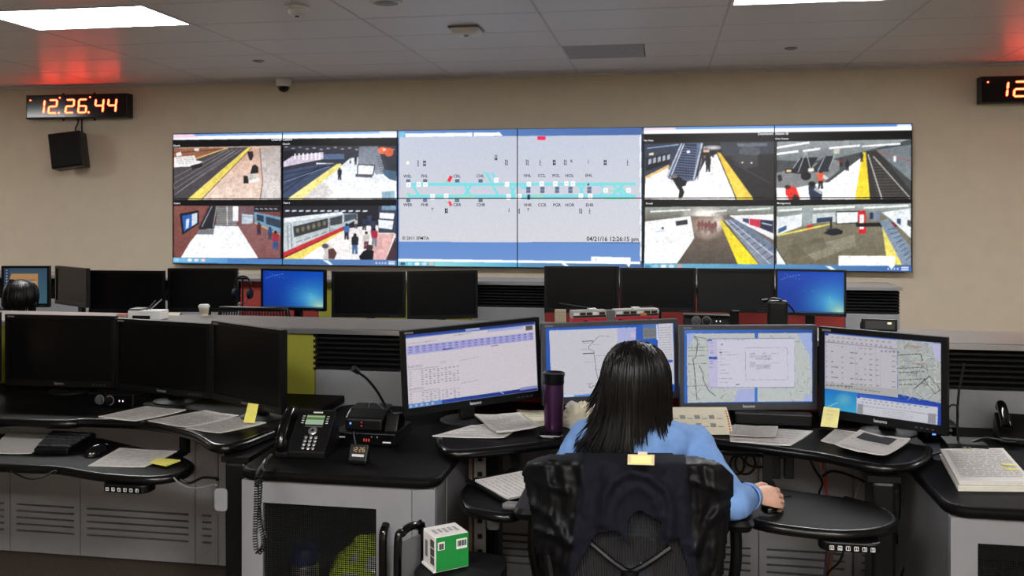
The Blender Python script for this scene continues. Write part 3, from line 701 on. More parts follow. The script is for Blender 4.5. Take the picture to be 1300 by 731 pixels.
# 4: wide hall with red pillar
V.poly([(644, 402), (1250, 400), (1256, 682), (646, 676)], (120, 114, 96))
V.poly([(644, 402), (1250, 400), (1250, 452), (644, 452)], (168, 178, 172), c2=(120, 126, 122))
for p in ([(650, 424), (760, 418)], [(800, 420), (1000, 412)], [(1040, 418), (1240, 412)]): V.line(p, 9, (240, 246, 246))
V.poly([(644, 450), (760, 436), (760, 498), (644, 540)], (226, 232, 236)); V.poly([(652, 510), (690, 492), (690, 512), (652, 530)], (60, 90, 130)); V.line([(650, 452), (756, 440)], 4, (120, 124, 128))
V.poly([(760, 416), (812, 414), (806, 492), (766, 500)], (150, 160, 162)); V.poly([(784, 494), (808, 490), (808, 528), (784, 534)], (204, 36, 40))
V.poly([(808, 440), (920, 436), (920, 480), (808, 486)], (196, 204, 206)); V.poly([(828, 462), (900, 456), (900, 478), (828, 484)], (44, 60, 84))
V.poly([(916, 434), (1016, 434), (1016, 484), (920, 490)], (236, 240, 240)); V.line([(916, 434), (1016, 434), (1016, 486), (918, 490), (916, 434)], 4, (30, 34, 38))
V.line([(648, 540), (900, 488)], 8, (228, 214, 90)); V.poly([(646, 548), (900, 492), (1130, 500), (1146, 636), (930, 640), (930, 676), (690, 676)], (122, 116, 98), c2=(112, 104, 84))
V.poly([(760, 600), (1000, 540), (1010, 590), (820, 660)], (160, 156, 136), .5); V.poly([(690, 590), (860, 550), (880, 600), (720, 650)], (98, 92, 78), .6)
V.poly([(644, 600), (692, 676), (646, 676)], (236, 238, 236)); V.line([(648, 606), (694, 678)], 4, (40, 40, 40))
V.poly([(862, 532), (886, 512), (916, 508), (948, 522), (944, 536), (900, 544)], (26, 26, 30)); V.rect(888, 466, 898, 514, (40, 40, 44)); V.line([(870, 514), (920, 510)], 5, (60, 66, 80))
V.poly([(1014, 432), (1048, 430), (1052, 534), (1020, 538)], (206, 28, 40)); V.rect(1022, 448, 1042, 516, (245, 240, 240)); V.poly([(1006, 488), (1188, 488), (1190, 506), (1008, 504)], (24, 22, 24)); V.rect(1166, 490, 1186, 502, (150, 30, 36))
V.poly([(1060, 440), (1120, 436), (1110, 480), (1066, 476)], (120, 130, 150)); V.rect(1068, 440, 1084, 470, (44, 46, 60))
V.poly([(1124, 508), (1146, 508), (1214, 680), (1150, 680)], (238, 222, 110)); V.poly([(1110, 480), (1150, 470), (1252, 600), (1254, 680), (1216, 680)], (130, 146, 166))
for k in range(8): V.line([(1150 + 12 * k, 520 + 20 * k), (1186 + 10 * k, 512 + 18 * k)], 4, (76, 90, 112))
V.poly([(1120, 440), (1250, 424), (1252, 560), (1160, 470)], (226, 232, 236)); V.poly([(1190, 470), (1206, 470), (1206, 500), (1190, 490)], (60, 80, 110)); V.poly([(1236, 476), (1250, 480), (1250, 510), (1236, 500)], (70, 70, 80))
V.poly([(28, 366), (634, 372), (634, 400), (34, 402)], BLK); V.poly([(634, 372), (1250, 382), (1252, 402), (636, 400)], BLK)
V.poly([(30, 668), (1256, 682), (1262, 714), (30, 692)], (110, 180, 205), c2=(60, 100, 165), d='h')
for k, c in enumerate(((70, 130, 190), (150, 205, 235), (236, 240, 245), (210, 225, 240), (200, 150, 150))): V.ell(50 + 38 * k, 682, 14, 8, c)
V.poly([(870, 684), (892, 685), (922, 704), (900, 704)], (236, 246, 252))
V.poly([(930, 636), (1182, 640), (1182, 684), (1170, 700), (1154, 684), (930, 682)], (246, 248, 246))
for k in range(4): V.rect(1150 + 14 * k, 694, 1157 + 14 * k, 703, (200, 215, 235))
V.rect(1212, 690, 1244, 696, (225, 232, 245)); V.rect(1212, 700, 1244, 706, (225, 232, 245))
for k_, (sz_, am_) in enumerate(((26, 9), (11, 12), (5, 14))): V.speck(20, 100, 1262, 680, am_, sz_, 41 + k_, True)
V.blur(20, 26, 1262, 714, 3); V.speck(20, 60, 1256, 690, 16, 2, 9, True)

# ------------------------------------------------------------------ the display wall: 6 x 2 panels
YS = 8.40
tx = [218.5, 357.5, 503, 658.5, 821, 987.5, 1157]; bx_ = [220, 358.5, 504, 661, 823.5, 990, 1159.5]
ty = [168.5, 165.5, 162, 160, 157.7, 157.5, 157.5]; by_ = [335.5, 336, 336.8, 338, 339.3, 342, 344.6]
my = [251.3, 250.6, 250, 249.2, 248.9, 249.8, 253.4]
X0, X1 = onY(219, 250, YS).x, onY(1158.5, 250, YS).x
Z1, Z0 = 2.330, 1.025
PW, PH = (X1 - X0) / 6, (Z1 - Z0) / 2
vw = thing('display_wall', 'bright wall of twelve joined displays showing stations and a track diagram', 'video wall', ((X0 + X1) / 2, YW, Z0))
MB().box(-(X1 - X0) / 2 + .12, (X1 - X0) / 2 - .12, -.03, 0, .12, Z1 - Z0 - .12).build('mounting_rails', 'dark_grey', vw)
wm = screenmat('wall_screen', WALL_GLOW)
inkm = glow('screen_ink_dark', (26, 26, 34), 1.0); inkw = glow('screen_ink_white', (240, 240, 245), 1.0)
panels = {}
for c in range(6):
    for rr in range(2):
        px_ = -(X1 - X0) / 2 + (c + .5) * PW; pz = (rr + .5) * PH
        pan = MB().box(-PW / 2 + .0008, PW / 2 - .0008, 0, .068, -PH / 2 + .0008, PH / 2 - .0008).build('display_panel', 'black_gloss', vw)
        pan.location = (px_, -(YW - YS), pz); panels[(c, rr)] = pan
        def mid(k): return ((tx[k] + bx_[k]) / 2, my[k])
        if rr == 1: quad = ((tx[c], ty[c]), (tx[c + 1], ty[c + 1]), mid(c + 1), mid(c))
        else: quad = (mid(c), mid(c + 1), (bx_[c + 1], by_[c + 1]), (bx_[c], by_[c]))
        picture('screen', V, quad, PW - .009, PH - .009, 210, 118, wm, pan, (0, -.0015, 0))
def wall_text(px, py, s, size_px, white=False, align='c', sx=1.0):
    c = max(k for k in range(6) if px >= (tx[k] + bx_[k]) / 2 - .01)
    rr = 1 if py < my[c] else 0
    x0, x1 = (tx[c] + bx_[c]) / 2, (tx[c + 1] + bx_[c + 1]) / 2
    k = (px - x0) / (x1 - x0)
    if rr: yt, yb = ty[c] + (ty[c + 1] - ty[c]) * k, my[c] + (my[c + 1] - my[c]) * k
    else: yt, yb = my[c] + (my[c + 1] - my[c]) * k, by_[c] + (by_[c + 1] - by_[c]) * k
    x = (k - .5) * PW; z = (.5 - (py - yt) / (yb - yt)) * PH
    batch = TXT.setdefault((c, rr, white), MB())
    put_text(batch, s, size_px * PH / (yb - yt), x, z, -.003, align, sx)
TXT = {}
cb = lambda x, y: (500 + x * 330 / 1237, 150 + y * 330 / 1237)
for x, y, s in ((64, 274, 'WEL'), (148, 273, 'FHL'), (308, 273, 'CRL'), (421, 272, 'CHL'), (649, 270, 'VHL'), (719, 270, 'CCL'), (790, 270, 'POL'), (855, 270, 'HOL'), (949, 269, 'EHL'),
                (66, 412, 'WER'), (150, 412, 'FHR'), (309, 411, 'CRR'), (425, 411, 'CHR'), (651, 411, 'VHR'), (721, 411, 'CCR'), (794, 411, 'PGR'), (857, 411, 'HOR'), (953, 411, 'EHR')):
    wall_text(*cb(x, y), s, 5.4)
for x, y, s in ((117, 204, 'S'), (117, 219, 'S'), (148, 204, 'M'), (148, 219, 'M'), (496, 176, 'H'), (496, 190, 'M'), (546, 200, 'N'), (546, 214, 'N'), (648, 200, 'N'), (648, 214, 'N'), (713, 200, 'L'), (713, 214, 'L'), (780, 200, 'M'), (780, 214, 'M'), (834, 200, 'N'), (834, 214, 'N'), (866, 200, 'K'), (946, 200, 'J'), (1027, 200, 'M'), (1027, 214, 'M'), (1136, 200, 'L'), (1136, 214, 'L'),
                (187, 434, 'T'), (255, 434, 'M'), (255, 446, 'M'), (559, 434, 'J'), (604, 434, 'N'), (604, 446, 'N'), (653, 434, 'T'), (909, 434, 'N'), (909, 446, 'N'), (954, 434, 'L'), (954, 446, 'L')):
    wall_text(*cb(x, y), s, 5.2)
wall_text(*cb(38, 572), '© 2011 SFMTA', 5.6, align='l', sx=1.0)
wall_text(*cb(1187, 577), '04/21/16 12:26:15 pm', 8.1, align='r', sx=.93)
wall_text(*cb(980, 672), 'T', 4, align='l')
ca = lambda x, y: (210 + x * 300 / 1125, 150 + y * 300 / 1125)
wall_text(*ca(503, 100), 'Church', 4.6, True, 'l'); wall_text(*ca(556, 99), 'Castro', 4.6, True, 'l')
for x, y, s in ((38, 131, 'Church'), (556, 119, 'Church'), (42, 406, 'Castro'), (560, 402, 'Castro')): wall_text(*ca(x, y), s, 3.2, True, 'l')
cc = lambda x, y: (815 + x * 355 / 1298, 150 + y * 355 / 1298)
wall_text(*cc(629, 73), 'Downtown', 4.6, True, 'r', .9); wall_text(*cc(638, 73), 'Station IB', 4.6, True, 'l', .9)
for x, y, s in ((30, 96, 'Van Ness'), (638, 95, 'Civic Center'), (40, 391, 'Powell'), (646, 394, 'Montgomery')): wall_text(*cc(x, y), s, 3.2, True, 'l')
for (c, rr, wh), mb in TXT.items():
    mb.build('on_screen_text', inkw if wh else inkm, panels[(c, rr)], recalc=False)
# ------------------------------------------------------------------ console partitions (front row and rear row)
YP, ZL, DEP = 3.75, 1.073, 0.36          # front face, top and depth of the front partition
YP2, DEP2 = 6.28, 0.36                    # the rear one
def slats(parent, x0, x1, z0, z1, y, n, joined=False, m='slat'):
    MB().box(x0, x1, y + .03, y + .034, z0, z1).build('louver_backing', 'black_matt', parent)
    pitch = (z1 - z0) / n; allb = MB(); me = None
    for k in range(n):
        z = z0 + pitch * k
        v = [(x0, y, z + .002), (x1, y, z + .002), (x1, y + .03, z + pitch * .55), (x0, y + .03, z + pitch * .55), (x0, y, z + pitch * .5), (x1, y, z + pitch * .5), (x1, y + .03, z + pitch * .95), (x0, y + .03, z + pitch * .95)]
        f = [(0, 3, 2, 1), (4, 5, 6, 7), (0, 1, 5, 4), (1, 2, 6, 5), (2, 3, 7, 6), (3, 0, 4, 7)]
        if joined: allb.add(v, f)
        else: MB().add(v, f).build('slat', m, parent)
    if joined:
        o = allb.build('slat_bank', m, parent); o['kind'] = 'stuff'
def vented(parent, x0, x1, z0, z1, y, th, slots, mg=.03, m='grey_panel', name='access_panel'):
    """flat steel panel with through slots; SLOTS: heights of the slot centres"""
    mb = MB(); zz = sorted(slots); hs = .004
    lo = z0
    for z in zz:
        mb.box(x0 + mg, x1 - mg, y, y + th, lo, z - hs); lo = z + hs
    mb.box(x0 + mg, x1 - mg, y, y + th, lo, z1)
    mb.box(x0, x0 + mg, y, y + th, z0, z1).box(x1 - mg, x1, y, y + th, z0, z1)
    return mb.build(name, m, parent)
def partition(name, label, y, x0, x1, upper, colour, lower_seams, dep=DEP, joined=False, nsl=7, seams2=()):
    r = thing(name, label, 'partition', ((x0 + x1) / 2, y, 0), 0, 'console partitions')
    a, b = x0 - (x0 + x1) / 2, x1 - (x0 + x1) / 2
    MB().box(a + .002, b - .002, .036, dep - .02, 0.0, ZL - .024).build('core', 'dark_grey', r)
    zlow = .70
    if upper == 'louver':
        slats(r, a + .004, b - .004, .895, ZL - .03, 0, nsl, joined)
        MB().box(a + .002, b - .002, 0, .034, zlow, .89).build('fascia', colour, r, bevel=.002)
    else:
        MB().box(a + .002, b - .002, 0, .034, zlow, ZL - .026).build('fascia', colour, r, bevel=.002)
    xs = [a] + [s_ - (x0 + x1) / 2 for s_ in lower_seams] + [b]
    for p_, q_ in zip(xs[:-1], xs[1:]):
        if q_ - p_ < .08: MB().box(p_ + .002, q_ - .002, 0, .02, .008, zlow - .004).build('access_panel', 'grey_panel', r)
        else: vented(r, p_ + .002, q_ - .002, .008, zlow - .004, 0, .02, [.225, .195, .165, .135, .105] if not joined else [.2])
    MB().box(a, b, .022, .036, 0, .06).build('kick_plate', 'black_matt', r)
    return r
xo = onY(400, 450, YP).x; xg = onY(566, 500, YP).x; xr = onY(1148, 500, YP).x; XE0, XE1 = -5.2, 3.6
sm = [onY(x, 620, YP).x for x in (13, 102, 248, 277)]
partition('console_partition', 'olive fabric console partition behind the three dark left monitors', YP, XE0, xo, 'panel', 'olive', [XE0 + .7, XE0 + 1.25] + sm)
partition('console_partition', 'grey console partition with black louvre beside the olive one', YP, xo, xg, 'louver', 'grey_metal', [xo + .3])
sm = [onY(x, 680, YP).x for x in (700, 810, 963, 1083)]
partition('console_partition', 'dark red console partition behind the four lit desk monitors', YP, xg, xr, 'louver', 'red_panel', sm)
partition('console_partition', 'grey console partition with black louvre at the right edge', YP, xr, XE1, 'louver', 'grey_metal', [xr + .5, xr + 1.05, xr + 1.7])
# end cap strip between olive and louvre
r = thing('partition_bracket', 'black slotted bracket strip between olive panel and black louvre', 'bracket', (xo, YP - .006, .89))
MB().box(-.006, .006, 0, .006, 0, .16).build('strip', 'black', r)
for k in range(6): MB().box(-.004, .004, -.004, 0, .012 + .024 * k, .022 + .024 * k).build('tab', 'olive', r)
led = thing('console_ledge', 'long grey ledge running along the top of the front partitions', 'ledge', (0, YP, ZL))
MB().box(XE0, XE1, -.02, DEP, -.024, 0).build('top', 'ledge', led, bevel=.008)
MB().box(XE0, XE1, -.026, -.02, -.0235, -.004).build('nosing', 'silver', led)
# rear row
def px2(p): return onY(p, 380, YP2).x
xs2 = [XE0 - .8, px2(305), px2(404), px2(424), px2(600), px2(692), px2(1073), px2(1143)]
partition('console_partition', 'black louvred rear partition behind the dark monitors at far left', YP2, xs2[0], xs2[1], 'louver', 'grey_metal', [], DEP2, True)
partition('console_partition', 'dark red rear partition behind the left blue monitor', YP2, xs2[1], xs2[2], 'panel', 'red_panel', [], DEP2, True)
partition('console_partition', 'narrow olive rear partition beside the left blue monitor', YP2, xs2[2], xs2[3], 'panel', 'olive', [], DEP2, True)
partition('console_partition', 'rear partition hidden behind two dark middle monitors', YP2, xs2[3], xs2[4], 'panel', 'olive', [], DEP2, True)
partition('console_partition', 'grey rear partition with black louvre between middle monitors', YP2, xs2[4], xs2[5], 'louver', 'grey_metal', [], DEP2, True)
partition('console_partition', 'dark red rear partition behind three dark right monitors', YP2, xs2[5], xs2[6], 'panel', 'red_panel', [], DEP2, True)
partition('console_partition', 'grey louvred rear partition end beside the right blue monitor', YP2, xs2[6], xs2[7], 'louver', 'grey_metal', [], DEP2, True)
led = thing('console_ledge', 'pale ledge running along the top of the rear partitions', 'ledge', (0, YP2, ZL))
MB().box(xs2[0], xs2[7] + .01, -.02, DEP2, -.024, 0).build('top', 'ledge', led, bevel=.008)
MB().box(xs2[0], xs2[7] + .01, -.026, -.02, -.0235, -.004).build('nosing', 'silver', led)

# ------------------------------------------------------------------ worktops
ZD, ZCAB, ZT = 0.785, 0.752, 0.68
def dens(pts, n=6): return [(q.x, q.y) for q in arc_pts([Vector((x, y, 0)) for x, y in pts], n)]
def slab(name, label, front, back, z, th, cat='desk', edge=True, legs=()):
    poly = front + back
    cx = sum(p[0] for p in poly) / len(poly); cy = sum(p[1] for p in poly) / len(poly)
    r = thing(name, label, cat, (cx, cy, 0))
    loc = [(x - cx, y - cy) for x, y in poly]
    MB().prism(loc, z - th, z).build('top', 'desktop', r, bevel=.006)
    if edge:
        fl_ = [Vector((x - cx, y - cy, z - th / 2)) for x, y in front]
        MB().tube(fl_, th * .55, 10).build('bullnose_edge', 'desk_edge', r, True)
    for x, y, w, d, m in legs:
        MB().box(x - cx - w / 2, x - cx + w / 2, y - cy - d / 2, y - cy + d / 2, .03, z - th - .02).build('leg', m, r, bevel=.01)
        MB().box(x - cx - w / 2 - .01, x - cx + w / 2 + .01, y - cy - .2, y - cy + .22, 0, .03).build('foot', m, r, bevel=.008)
        MB().box(x - cx - .05, x - cx + .05, y - cy - .06, y - cy + .2, z - th - .02, z - th - .001).build('leg_bracket', 'black', r)
    return r
zw = lambda px, py, z=ZD: tuple(onZ(px, py, z))[:2]
XCL0, XCL1 = onY(307, 650, 2.75).x, onY(552, 650, 2.75).x      # left cabinet
XCR0 = onY(1207, 650, 2.75).x                                  # right cabinet
fr = dens([(XE0 + .4, zw(0, 531)[1] + .02), zw(0, 531), zw(110, 531), zw(190, 535), zw(246, 547), zw(276, 563), zw(304, 560), zw(345, 545)], 5)
lp = zw(291, 572)
WTL = slab('worktop', 'black left worktop with curved edge holding three dark monitors', fr, [(XCL0 - .01, 3.2), (XCL0 - .01, YP - .01), (XE0 + .4, YP - .01)], ZD, .032, legs=((lp[0], lp[1] + .1, .075, .12, 'black'), (-3.6, 3.35, .075, .12, 'black')))
fr = dens([zw(558, 553), zw(563, 565), zw(580, 571), zw(640, 566), zw(720, 557), zw(830, 551), zw(900, 556), zw(980, 566), zw(1045, 575), zw(1110, 588), zw(1150, 588), zw(1172, 578), zw(1178, 566)], 5)
c1 = onY(624, 650, 3.45); c2 = onY(1117, 650, 3.05)
WTC = slab('worktop', 'black curved worktop of the seated operator under four lit monitors', fr, [(zw(1178, 566)[0], YP - .01), (zw(558, 553)[0], YP - .01)], ZD, .03, legs=((c1.x, 3.45, .07, .12, 'black'), (c2.x, 3.05, .07, .12, 'black')))
r = thing('worktop', 'black rear worktop carrying the row of far monitors', 'desk', (-1.2, 5.85, 0))
MB().box(-4.6, 3.6, -.45, .42, ZD - .032, ZD).build('top', 'desktop', r, bevel=.006)
for x in (-4.2, -2.2, 0, 2.2, 3.4):
    MB().box(x - .04, x + .04, -.06, .06, .03, ZD - .034).build('leg', 'black', r, bevel=.006)
    MB().box(x - .045, x + .045, -.3, .3, 0, .03).build('foot', 'black', r, bevel=.006)
# keyboard trays
def tray(label, front, back, ctl, arms):
    poly = front + back
    cx = sum(p[0] for p in poly) / len(poly); cy = sum(p[1] for p in poly) / len(poly)
    r = thing('keyboard_tray', label, 'keyboard tray', (cx, cy, ZT), 0, 'sliding keyboard trays')
    loc = [(x - cx, y - cy) for x, y in poly]
    MB().prism(loc, -.024, 0).build('top', 'desktop', r, bevel=.005)
    MB().tube([Vector((x - cx, y - cy, -.012)) for x, y in front], .0155, 10).build('bullnose_edge', 'desk_edge', r, True)
    x, y = ctl[0] - cx, ctl[1] - cy
    cp = MB().prism(rrect(-.085, .085, -.05, .03, .03), -.028, 0).build('control_pad', 'black', r, bevel=.004, loc=(x, y, -.025))
    MB().cbox((0, -.052, -.014), (.13, .006, .018)).build('key_strip', 'black_gloss', cp)
    for k, s_ in enumerate(('V', 'A', '1', '2', '3', 'S')):
        bx = -.055 + .022 * k
        mb = MB(); a_ = .0062
        for (p0, p1, q0, q1) in ((-a_, a_, a_ - .0018, a_), (-a_, a_, -a_, -a_ + .0018), (-a_, -a_ + .0018, -a_, a_), (a_ - .0018, a_, -a_, a_)):
            mb.box(bx + p0, bx + p1, -.0562, -.0552, -.014 + q0, -.014 + q1)
        put_text(mb, s_, .011, bx, -.0178, -.0565, 'c')
        mb.build('button', 'white_ink', cp)
    by = max(p[1] for p in poly) - cy - .03
    for ax in arms:
        MB().box(ax - cx - .02, ax - cx + .02, -.05, by, -.04, -.025).build('slide_arm', 'black', r)
        MB().box(ax - cx - .015, ax - cx + .015, by, by + .03, -.04, ZD - ZT - .034).build('riser', 'black', r)
    return r
zt = lambda px, py: tuple(onZ(px, py, ZT))[:2]
fr = dens([(-3.6, zt(0, 588)[1]), zt(0, 589), zt(70, 592), zt(130, 601), zt(190, 605), zt(228, 600), zt(242, 589), zt(222, 577)], 5)
tray('black keyboard tray of the left console holding keyboard and mouse', fr, [zt(130, 556), (-3.6, zt(130, 556)[1])], zt(167, 601), (onY(205, 560, 3.1).x, -2.9))
fr = dens([zt(606, 607), zt(590, 622), zt(592, 640), zt(615, 648), zt(655, 650), zt(700, 622), zt(750, 609), zt(850, 609), zt(910, 636), zt(960, 660), zt(1040, 672), zt(1090, 673), zt(1125, 667), zt(1135, 656), zt(1117, 643), zt(1072, 631)], 5)
tray('black keyboard tray at the operator, lit along its curved edge', fr, [zt(990, 620), zt(850, 592), zt(700, 592)], zt(1077, 670), (onY(985, 600, 3.0).x, onY(640, 600, 3.0).x))

# ------------------------------------------------------------------ side cabinets with perforated doors
def wire_mesh(w, h, pitch, t):
    mb = MB(); n = int(w / pitch); m_ = int(h / pitch)
    for k in range(n + 1): x = -w / 2 + w * k / n; mb.box(x - t / 2, x + t / 2, -.0006, .0006, -h / 2, h / 2)
    for k in range(m_ + 1): z = -h / 2 + h * k / m_; mb.box(-w / 2, w / 2, -.0006, .0006, z - t / 2, z + t / 2)
    return mb
def cabinet(label, x0, x1, handle_x, y0=2.75):
    w = x1 - x0; d = YP - .02 - y0
    r = thing('side_cabinet', label, 'cabinet', ((x0 + x1) / 2, y0, 0), 0, 'grey cabinets between the desks')
    a = w / 2
    MB().box(-a, -a + .02, .022, d, .05, ZCAB - .034).build('side_panel', 'mid_grey', r)
    MB().box(a - .02, a, .022, d, .05, ZCAB - .034).build('side_panel', 'mid_grey', r)
    MB().box(-a + .02, a - .02, d - .02, d, .05, ZCAB - .034).build('back_panel', 'dark_grey', r)
    MB().box(-a + .02, a - .02, .022, d - .02, .05, .07).build('bottom_panel', 'dark_grey', r)
    MB().box(-a + .03, a - .03, .04, d, 0, .05).build('plinth', 'black_matt', r)
    MB().prism(rrect(-a - .015, a + .015, -.02, d, .07), ZCAB - .034, ZCAB).build('top', 'desktop', r, bevel=.014, seg=3)
    dr = MB()
    z0_, z1_ = .055, ZCAB - .037
    ml, mr, mt = .072, .115, .07
    dr.box(-a, -a + ml, 0, .02, z0_, z1_).box(a - mr - .075, a - .075, 0, .02, z0_, z1_).box(-a + ml, a - mr - .075, 0, .02, z1_ - mt, z1_).box(-a + ml, a - mr - .075, 0, .02, z0_, z0_ + .09)
    dr = dr.build('door', 'grey_metal', r)
    MB().box(a - .073, a, 0, .02, z0_, z1_).build('face_stile', 'grey_metal', r)
    mw = (a - mr - .075) - (-a + ml); mh = (z1_ - mt) - (z0_ + .09)
    o = wire_mesh(mw, mh, .0066, .0022).build('perforated_screen', 'black_matt', dr)
    o.location = ((-a + ml + a - mr - .075) / 2, .012, (z1_ - mt + z0_ + .09) / 2)
    hx = handle_x
    MB().tube(arc_pts([(hx, 0, .6), (hx, -.03, .575), (hx, -.034, .47), (hx, -.03, .365), (hx, 0, .34)], 6), .013, 8, flat=.7).build('handle', 'black_gloss', dr, True)
    return r
cabinet('grey cabinet with mesh door under the black desk phone', XCL0, XCL1, onY(490, 700, 2.75).x - (XCL0 + XCL1) / 2)
cabinet('grey cabinet with mesh door under the clipped paper stack', XCR0, XCR0 + (XCL1 - XCL0), .19)
# perforated rack rails beside the cabinets
def rack_rail(label, X, Y, face):
    p = Vector((X, Y, 0))
    r = thing('rack_rail', label, 'rack rail', (p.x, Y, 0), 0, 'perforated rack rails')
    zs = [.10 + .055 * k for k in range(12)]; w = .021; hs = .009
    mb = MB(); lo = .03
    for z in zs:
        mb.box(-w, w, 0, .004, lo, z - hs); mb.box(-w, -.009, 0, .004, z - hs, z + hs); mb.box(.009, w, 0, .004, z - hs, z + hs); lo = z + hs
    mb.box(-w, w, 0, .004, lo, .74)
    mb.build('strip', 'ledge', r)
    MB().box(-w, w, .02, .024, .03, .74).build('backing', 'black_matt', r)
    MB().box(-w - .012 * face - .006, -w - .012 * face + .006, -.004, .05, .0, .745).build('edge_post', 'wood_edge' if face > 0 else 'grey_panel', r)
    MB().box(-w, w, 0, .05, 0, .03).build('foot', 'black_matt', r)
rack_rail('perforated pale rack rail beside the green and white box', XCL1 + .062, 3.15, 1)
rack_rail('perforated pale rack rail with cables near the right cabinet', XCR0 - .05, 3.3, -1)
# ------------------------------------------------------------------ pictures for the desk monitors
D = Canvas(500, 395, 1215, 560, 4)
rnd = random.Random(3)
def scribble(cv, x0, y0, x1, y1, w, c=(90, 90, 100), a=.75, seg=4, gap=2):
    """a line of tiny unreadable print"""
    L = math.hypot(x1 - x0, y1 - y0); t = 0
    while t < L:
        l = rnd.uniform(seg * .5, seg * 2); e = min(L, t + l)
        cv.line([(x0 + (x1 - x0) * t / L, y0 + (y1 - y0) * t / L), (x0 + (x1 - x0) * e / L, y0 + (y1 - y0) * e / L)], w, c, a)
        t = e + rnd.uniform(gap * .5, gap * 2)
# first: report page
D.crop(505, 395, 195 / 1018)
S1 = ((55, 155), (903, 82), (925, 535), (85, 638))
def b1(u, v):
    return (S1[0][0] * (1 - u) * (1 - v) + S1[1][0] * u * (1 - v) + S1[2][0] * u * v + S1[3][0] * (1 - u) * v, S1[0][1] * (1 - u) * (1 - v) + S1[1][1] * u * (1 - v) + S1[2][1] * u * v + S1[3][1] * (1 - u) * v)
def q1(u0, v0, u1, v1, c, a=1, c2=None, d='v'): D.poly([b1(u0, v0), b1(u1, v0), b1(u1, v1), b1(u0, v1)], c, a, c2, d)
D.poly([(40, 130), (915, 60), (935, 560), (70, 660)], (216, 208, 216))
q1(0, 0, 1, .045, (40, 76, 168), c2=(24, 52, 130), d='h'); q1(.45, .0, .56, .04, (150, 170, 220)); q1(0, .03, 1, .05, (120, 140, 200), .5)
q1(.62, .045, .9, .085, (170, 180, 226)); q1(.925, .055, .98, .12, (96, 84, 92)); scribble(D, *b1(.36, .075), *b1(.5, .07), 5, (110, 110, 120))
scribble(D, *b1(.01, .125), *b1(.24, .115), 4, (130, 126, 140))
q1(.012, .155, .985, .265, (168, 166, 222)); q1(.012, .265, .42, .275, (178, 176, 226))
for r_ in range(3):
    for k in range(20):
        u = .025 + .049 * k; v = .175 + .034 * r_
        D.line([b1(u, v), b1(u + .022, v)], 5, (84, 84, 150), .8)
for k in range(21): D.line([b1(.012 + .0486 * k, .155), b1(.012 + .0486 * k, .262)], 1.6, (205, 205, 238), .8)
D.line([b1(.64, .285), b1(.7, .282)], 4, (70, 70, 140), .8); D.line([b1(.27, .255), b1(.36, .25)], 5, (60, 60, 130), .8)
for v in (.415, .735): scribble(D, *b1(.4, v + .02), *b1(.54, v), 3.5, (140, 136, 146))
for v in (.42, .44): scribble(D, *b1(.25, v), *b1(.3, v), 3.5, (140, 136, 146))
for v0 in (.43, .735):
    for k in range(2): scribble(D, *b1(.01, v0 + .018 * k), *b1(.12, v0 + .018 * k), 4, (120, 118, 130))
    scribble(D, *b1(.01, v0 + .05), *b1(.24, v0 + .05), 4, (120, 118, 130))
    for r_ in range(7 if v0 < .5 else 6):
        v = v0 + .08 + .031 * r_
        scribble(D, *b1(.015, v), *b1(.035, v), 4, (110, 108, 120))
        for k in range(10):
            if (r_ in (1, 4) and k % 2) or rnd.random() < .08: continue
            D.line([b1(.105 + .0295 * k, v), b1(.121 + .0295 * k, v)], 6, (128, 126, 138), .75)
q1(0, .945, 1, 1.0, (34, 84, 176), c2=(20, 40, 118), d='h'); q1(.0, .945, .25, 1.0, (120, 170, 226), .7); q1(.86, .925, 1, .965, (150, 150, 200)); D.line([b1(.7, .95), b1(.73, .985)], 5, (170, 200, 240))
for k in range(5): D.ell(*b1(.02 + .04 * k, .975), 8, 8, (190, 205, 230), .9)
D.speck(50, 80, 930, 640, 7, 3, 21)
# second: line map
D.crop(680, 395, 190 / 992)
D.poly([(30, 95), (930, 65), (955, 575), (60, 610)], (34, 92, 190), c2=(28, 84, 190))
D.poly([(80, 138), (528, 122), (560, 575), (110, 585)], (208, 206, 214)); D.poly([(80, 134), (655, 115), (655, 122), (80, 141)], (190, 205, 240))
D.poly([(528, 122), (655, 116), (672, 560), (560, 575)], (178, 184, 228)); D.poly([(618, 150), (655, 150), (655, 190), (625, 185)], (208, 190, 225)); D.poly([(655, 112), (695, 110), (720, 560), (675, 560)], (46, 96, 190))
D.poly([(698, 95), (790, 92), (796, 190), (706, 195)], (130, 134, 138)); D.poly([(698, 95), (790, 92), (791, 120), (700, 122)], (80, 120, 180))
for k in range(6): D.line([(708, 130 + 9 * k), (788, 127 + 9 * k)], 4, (96, 98, 96), .8)
D.line([(795, 94), (804, 200)], 8, (236, 238, 250)); D.poly([(804, 92), (905, 86), (935, 505), (820, 515)], (210, 208, 218))
for k in range(14): scribble(D, 812 + k, 118 + 17 * k, 895 + k * 1.2, 114 + 17 * k, 4, (120, 118, 128), .7, 8, 4)
D.poly([(880, 340), (915, 338), (915, 356), (882, 358)], (70, 100, 200)); D.poly([(885, 470), (925, 468), (925, 500), (890, 505)], (226, 228, 240))
D.line([(411, 172), (372, 212), (342, 245), (346, 262), (378, 274), (382, 300), (392, 350), (396, 400), (418, 478), (404, 508), (378, 512), (376, 522), (358, 520), (355, 500)], 3, (78, 74, 82))
D.line([(298, 210), (370, 206)], 6, (96, 94, 100)); D.line([(306, 292), (380, 290)], 6, (96, 94, 100))
for p in ((411, 172, 485, 175), (292, 222, 345, 220), (375, 232, 432, 229), (292, 265, 340, 262), (390, 308, 455, 306), (320, 350, 386, 350), (400, 402, 442, 400), (340, 496, 410, 494)): scribble(D, *p, 3.5, (130, 126, 136), .8)
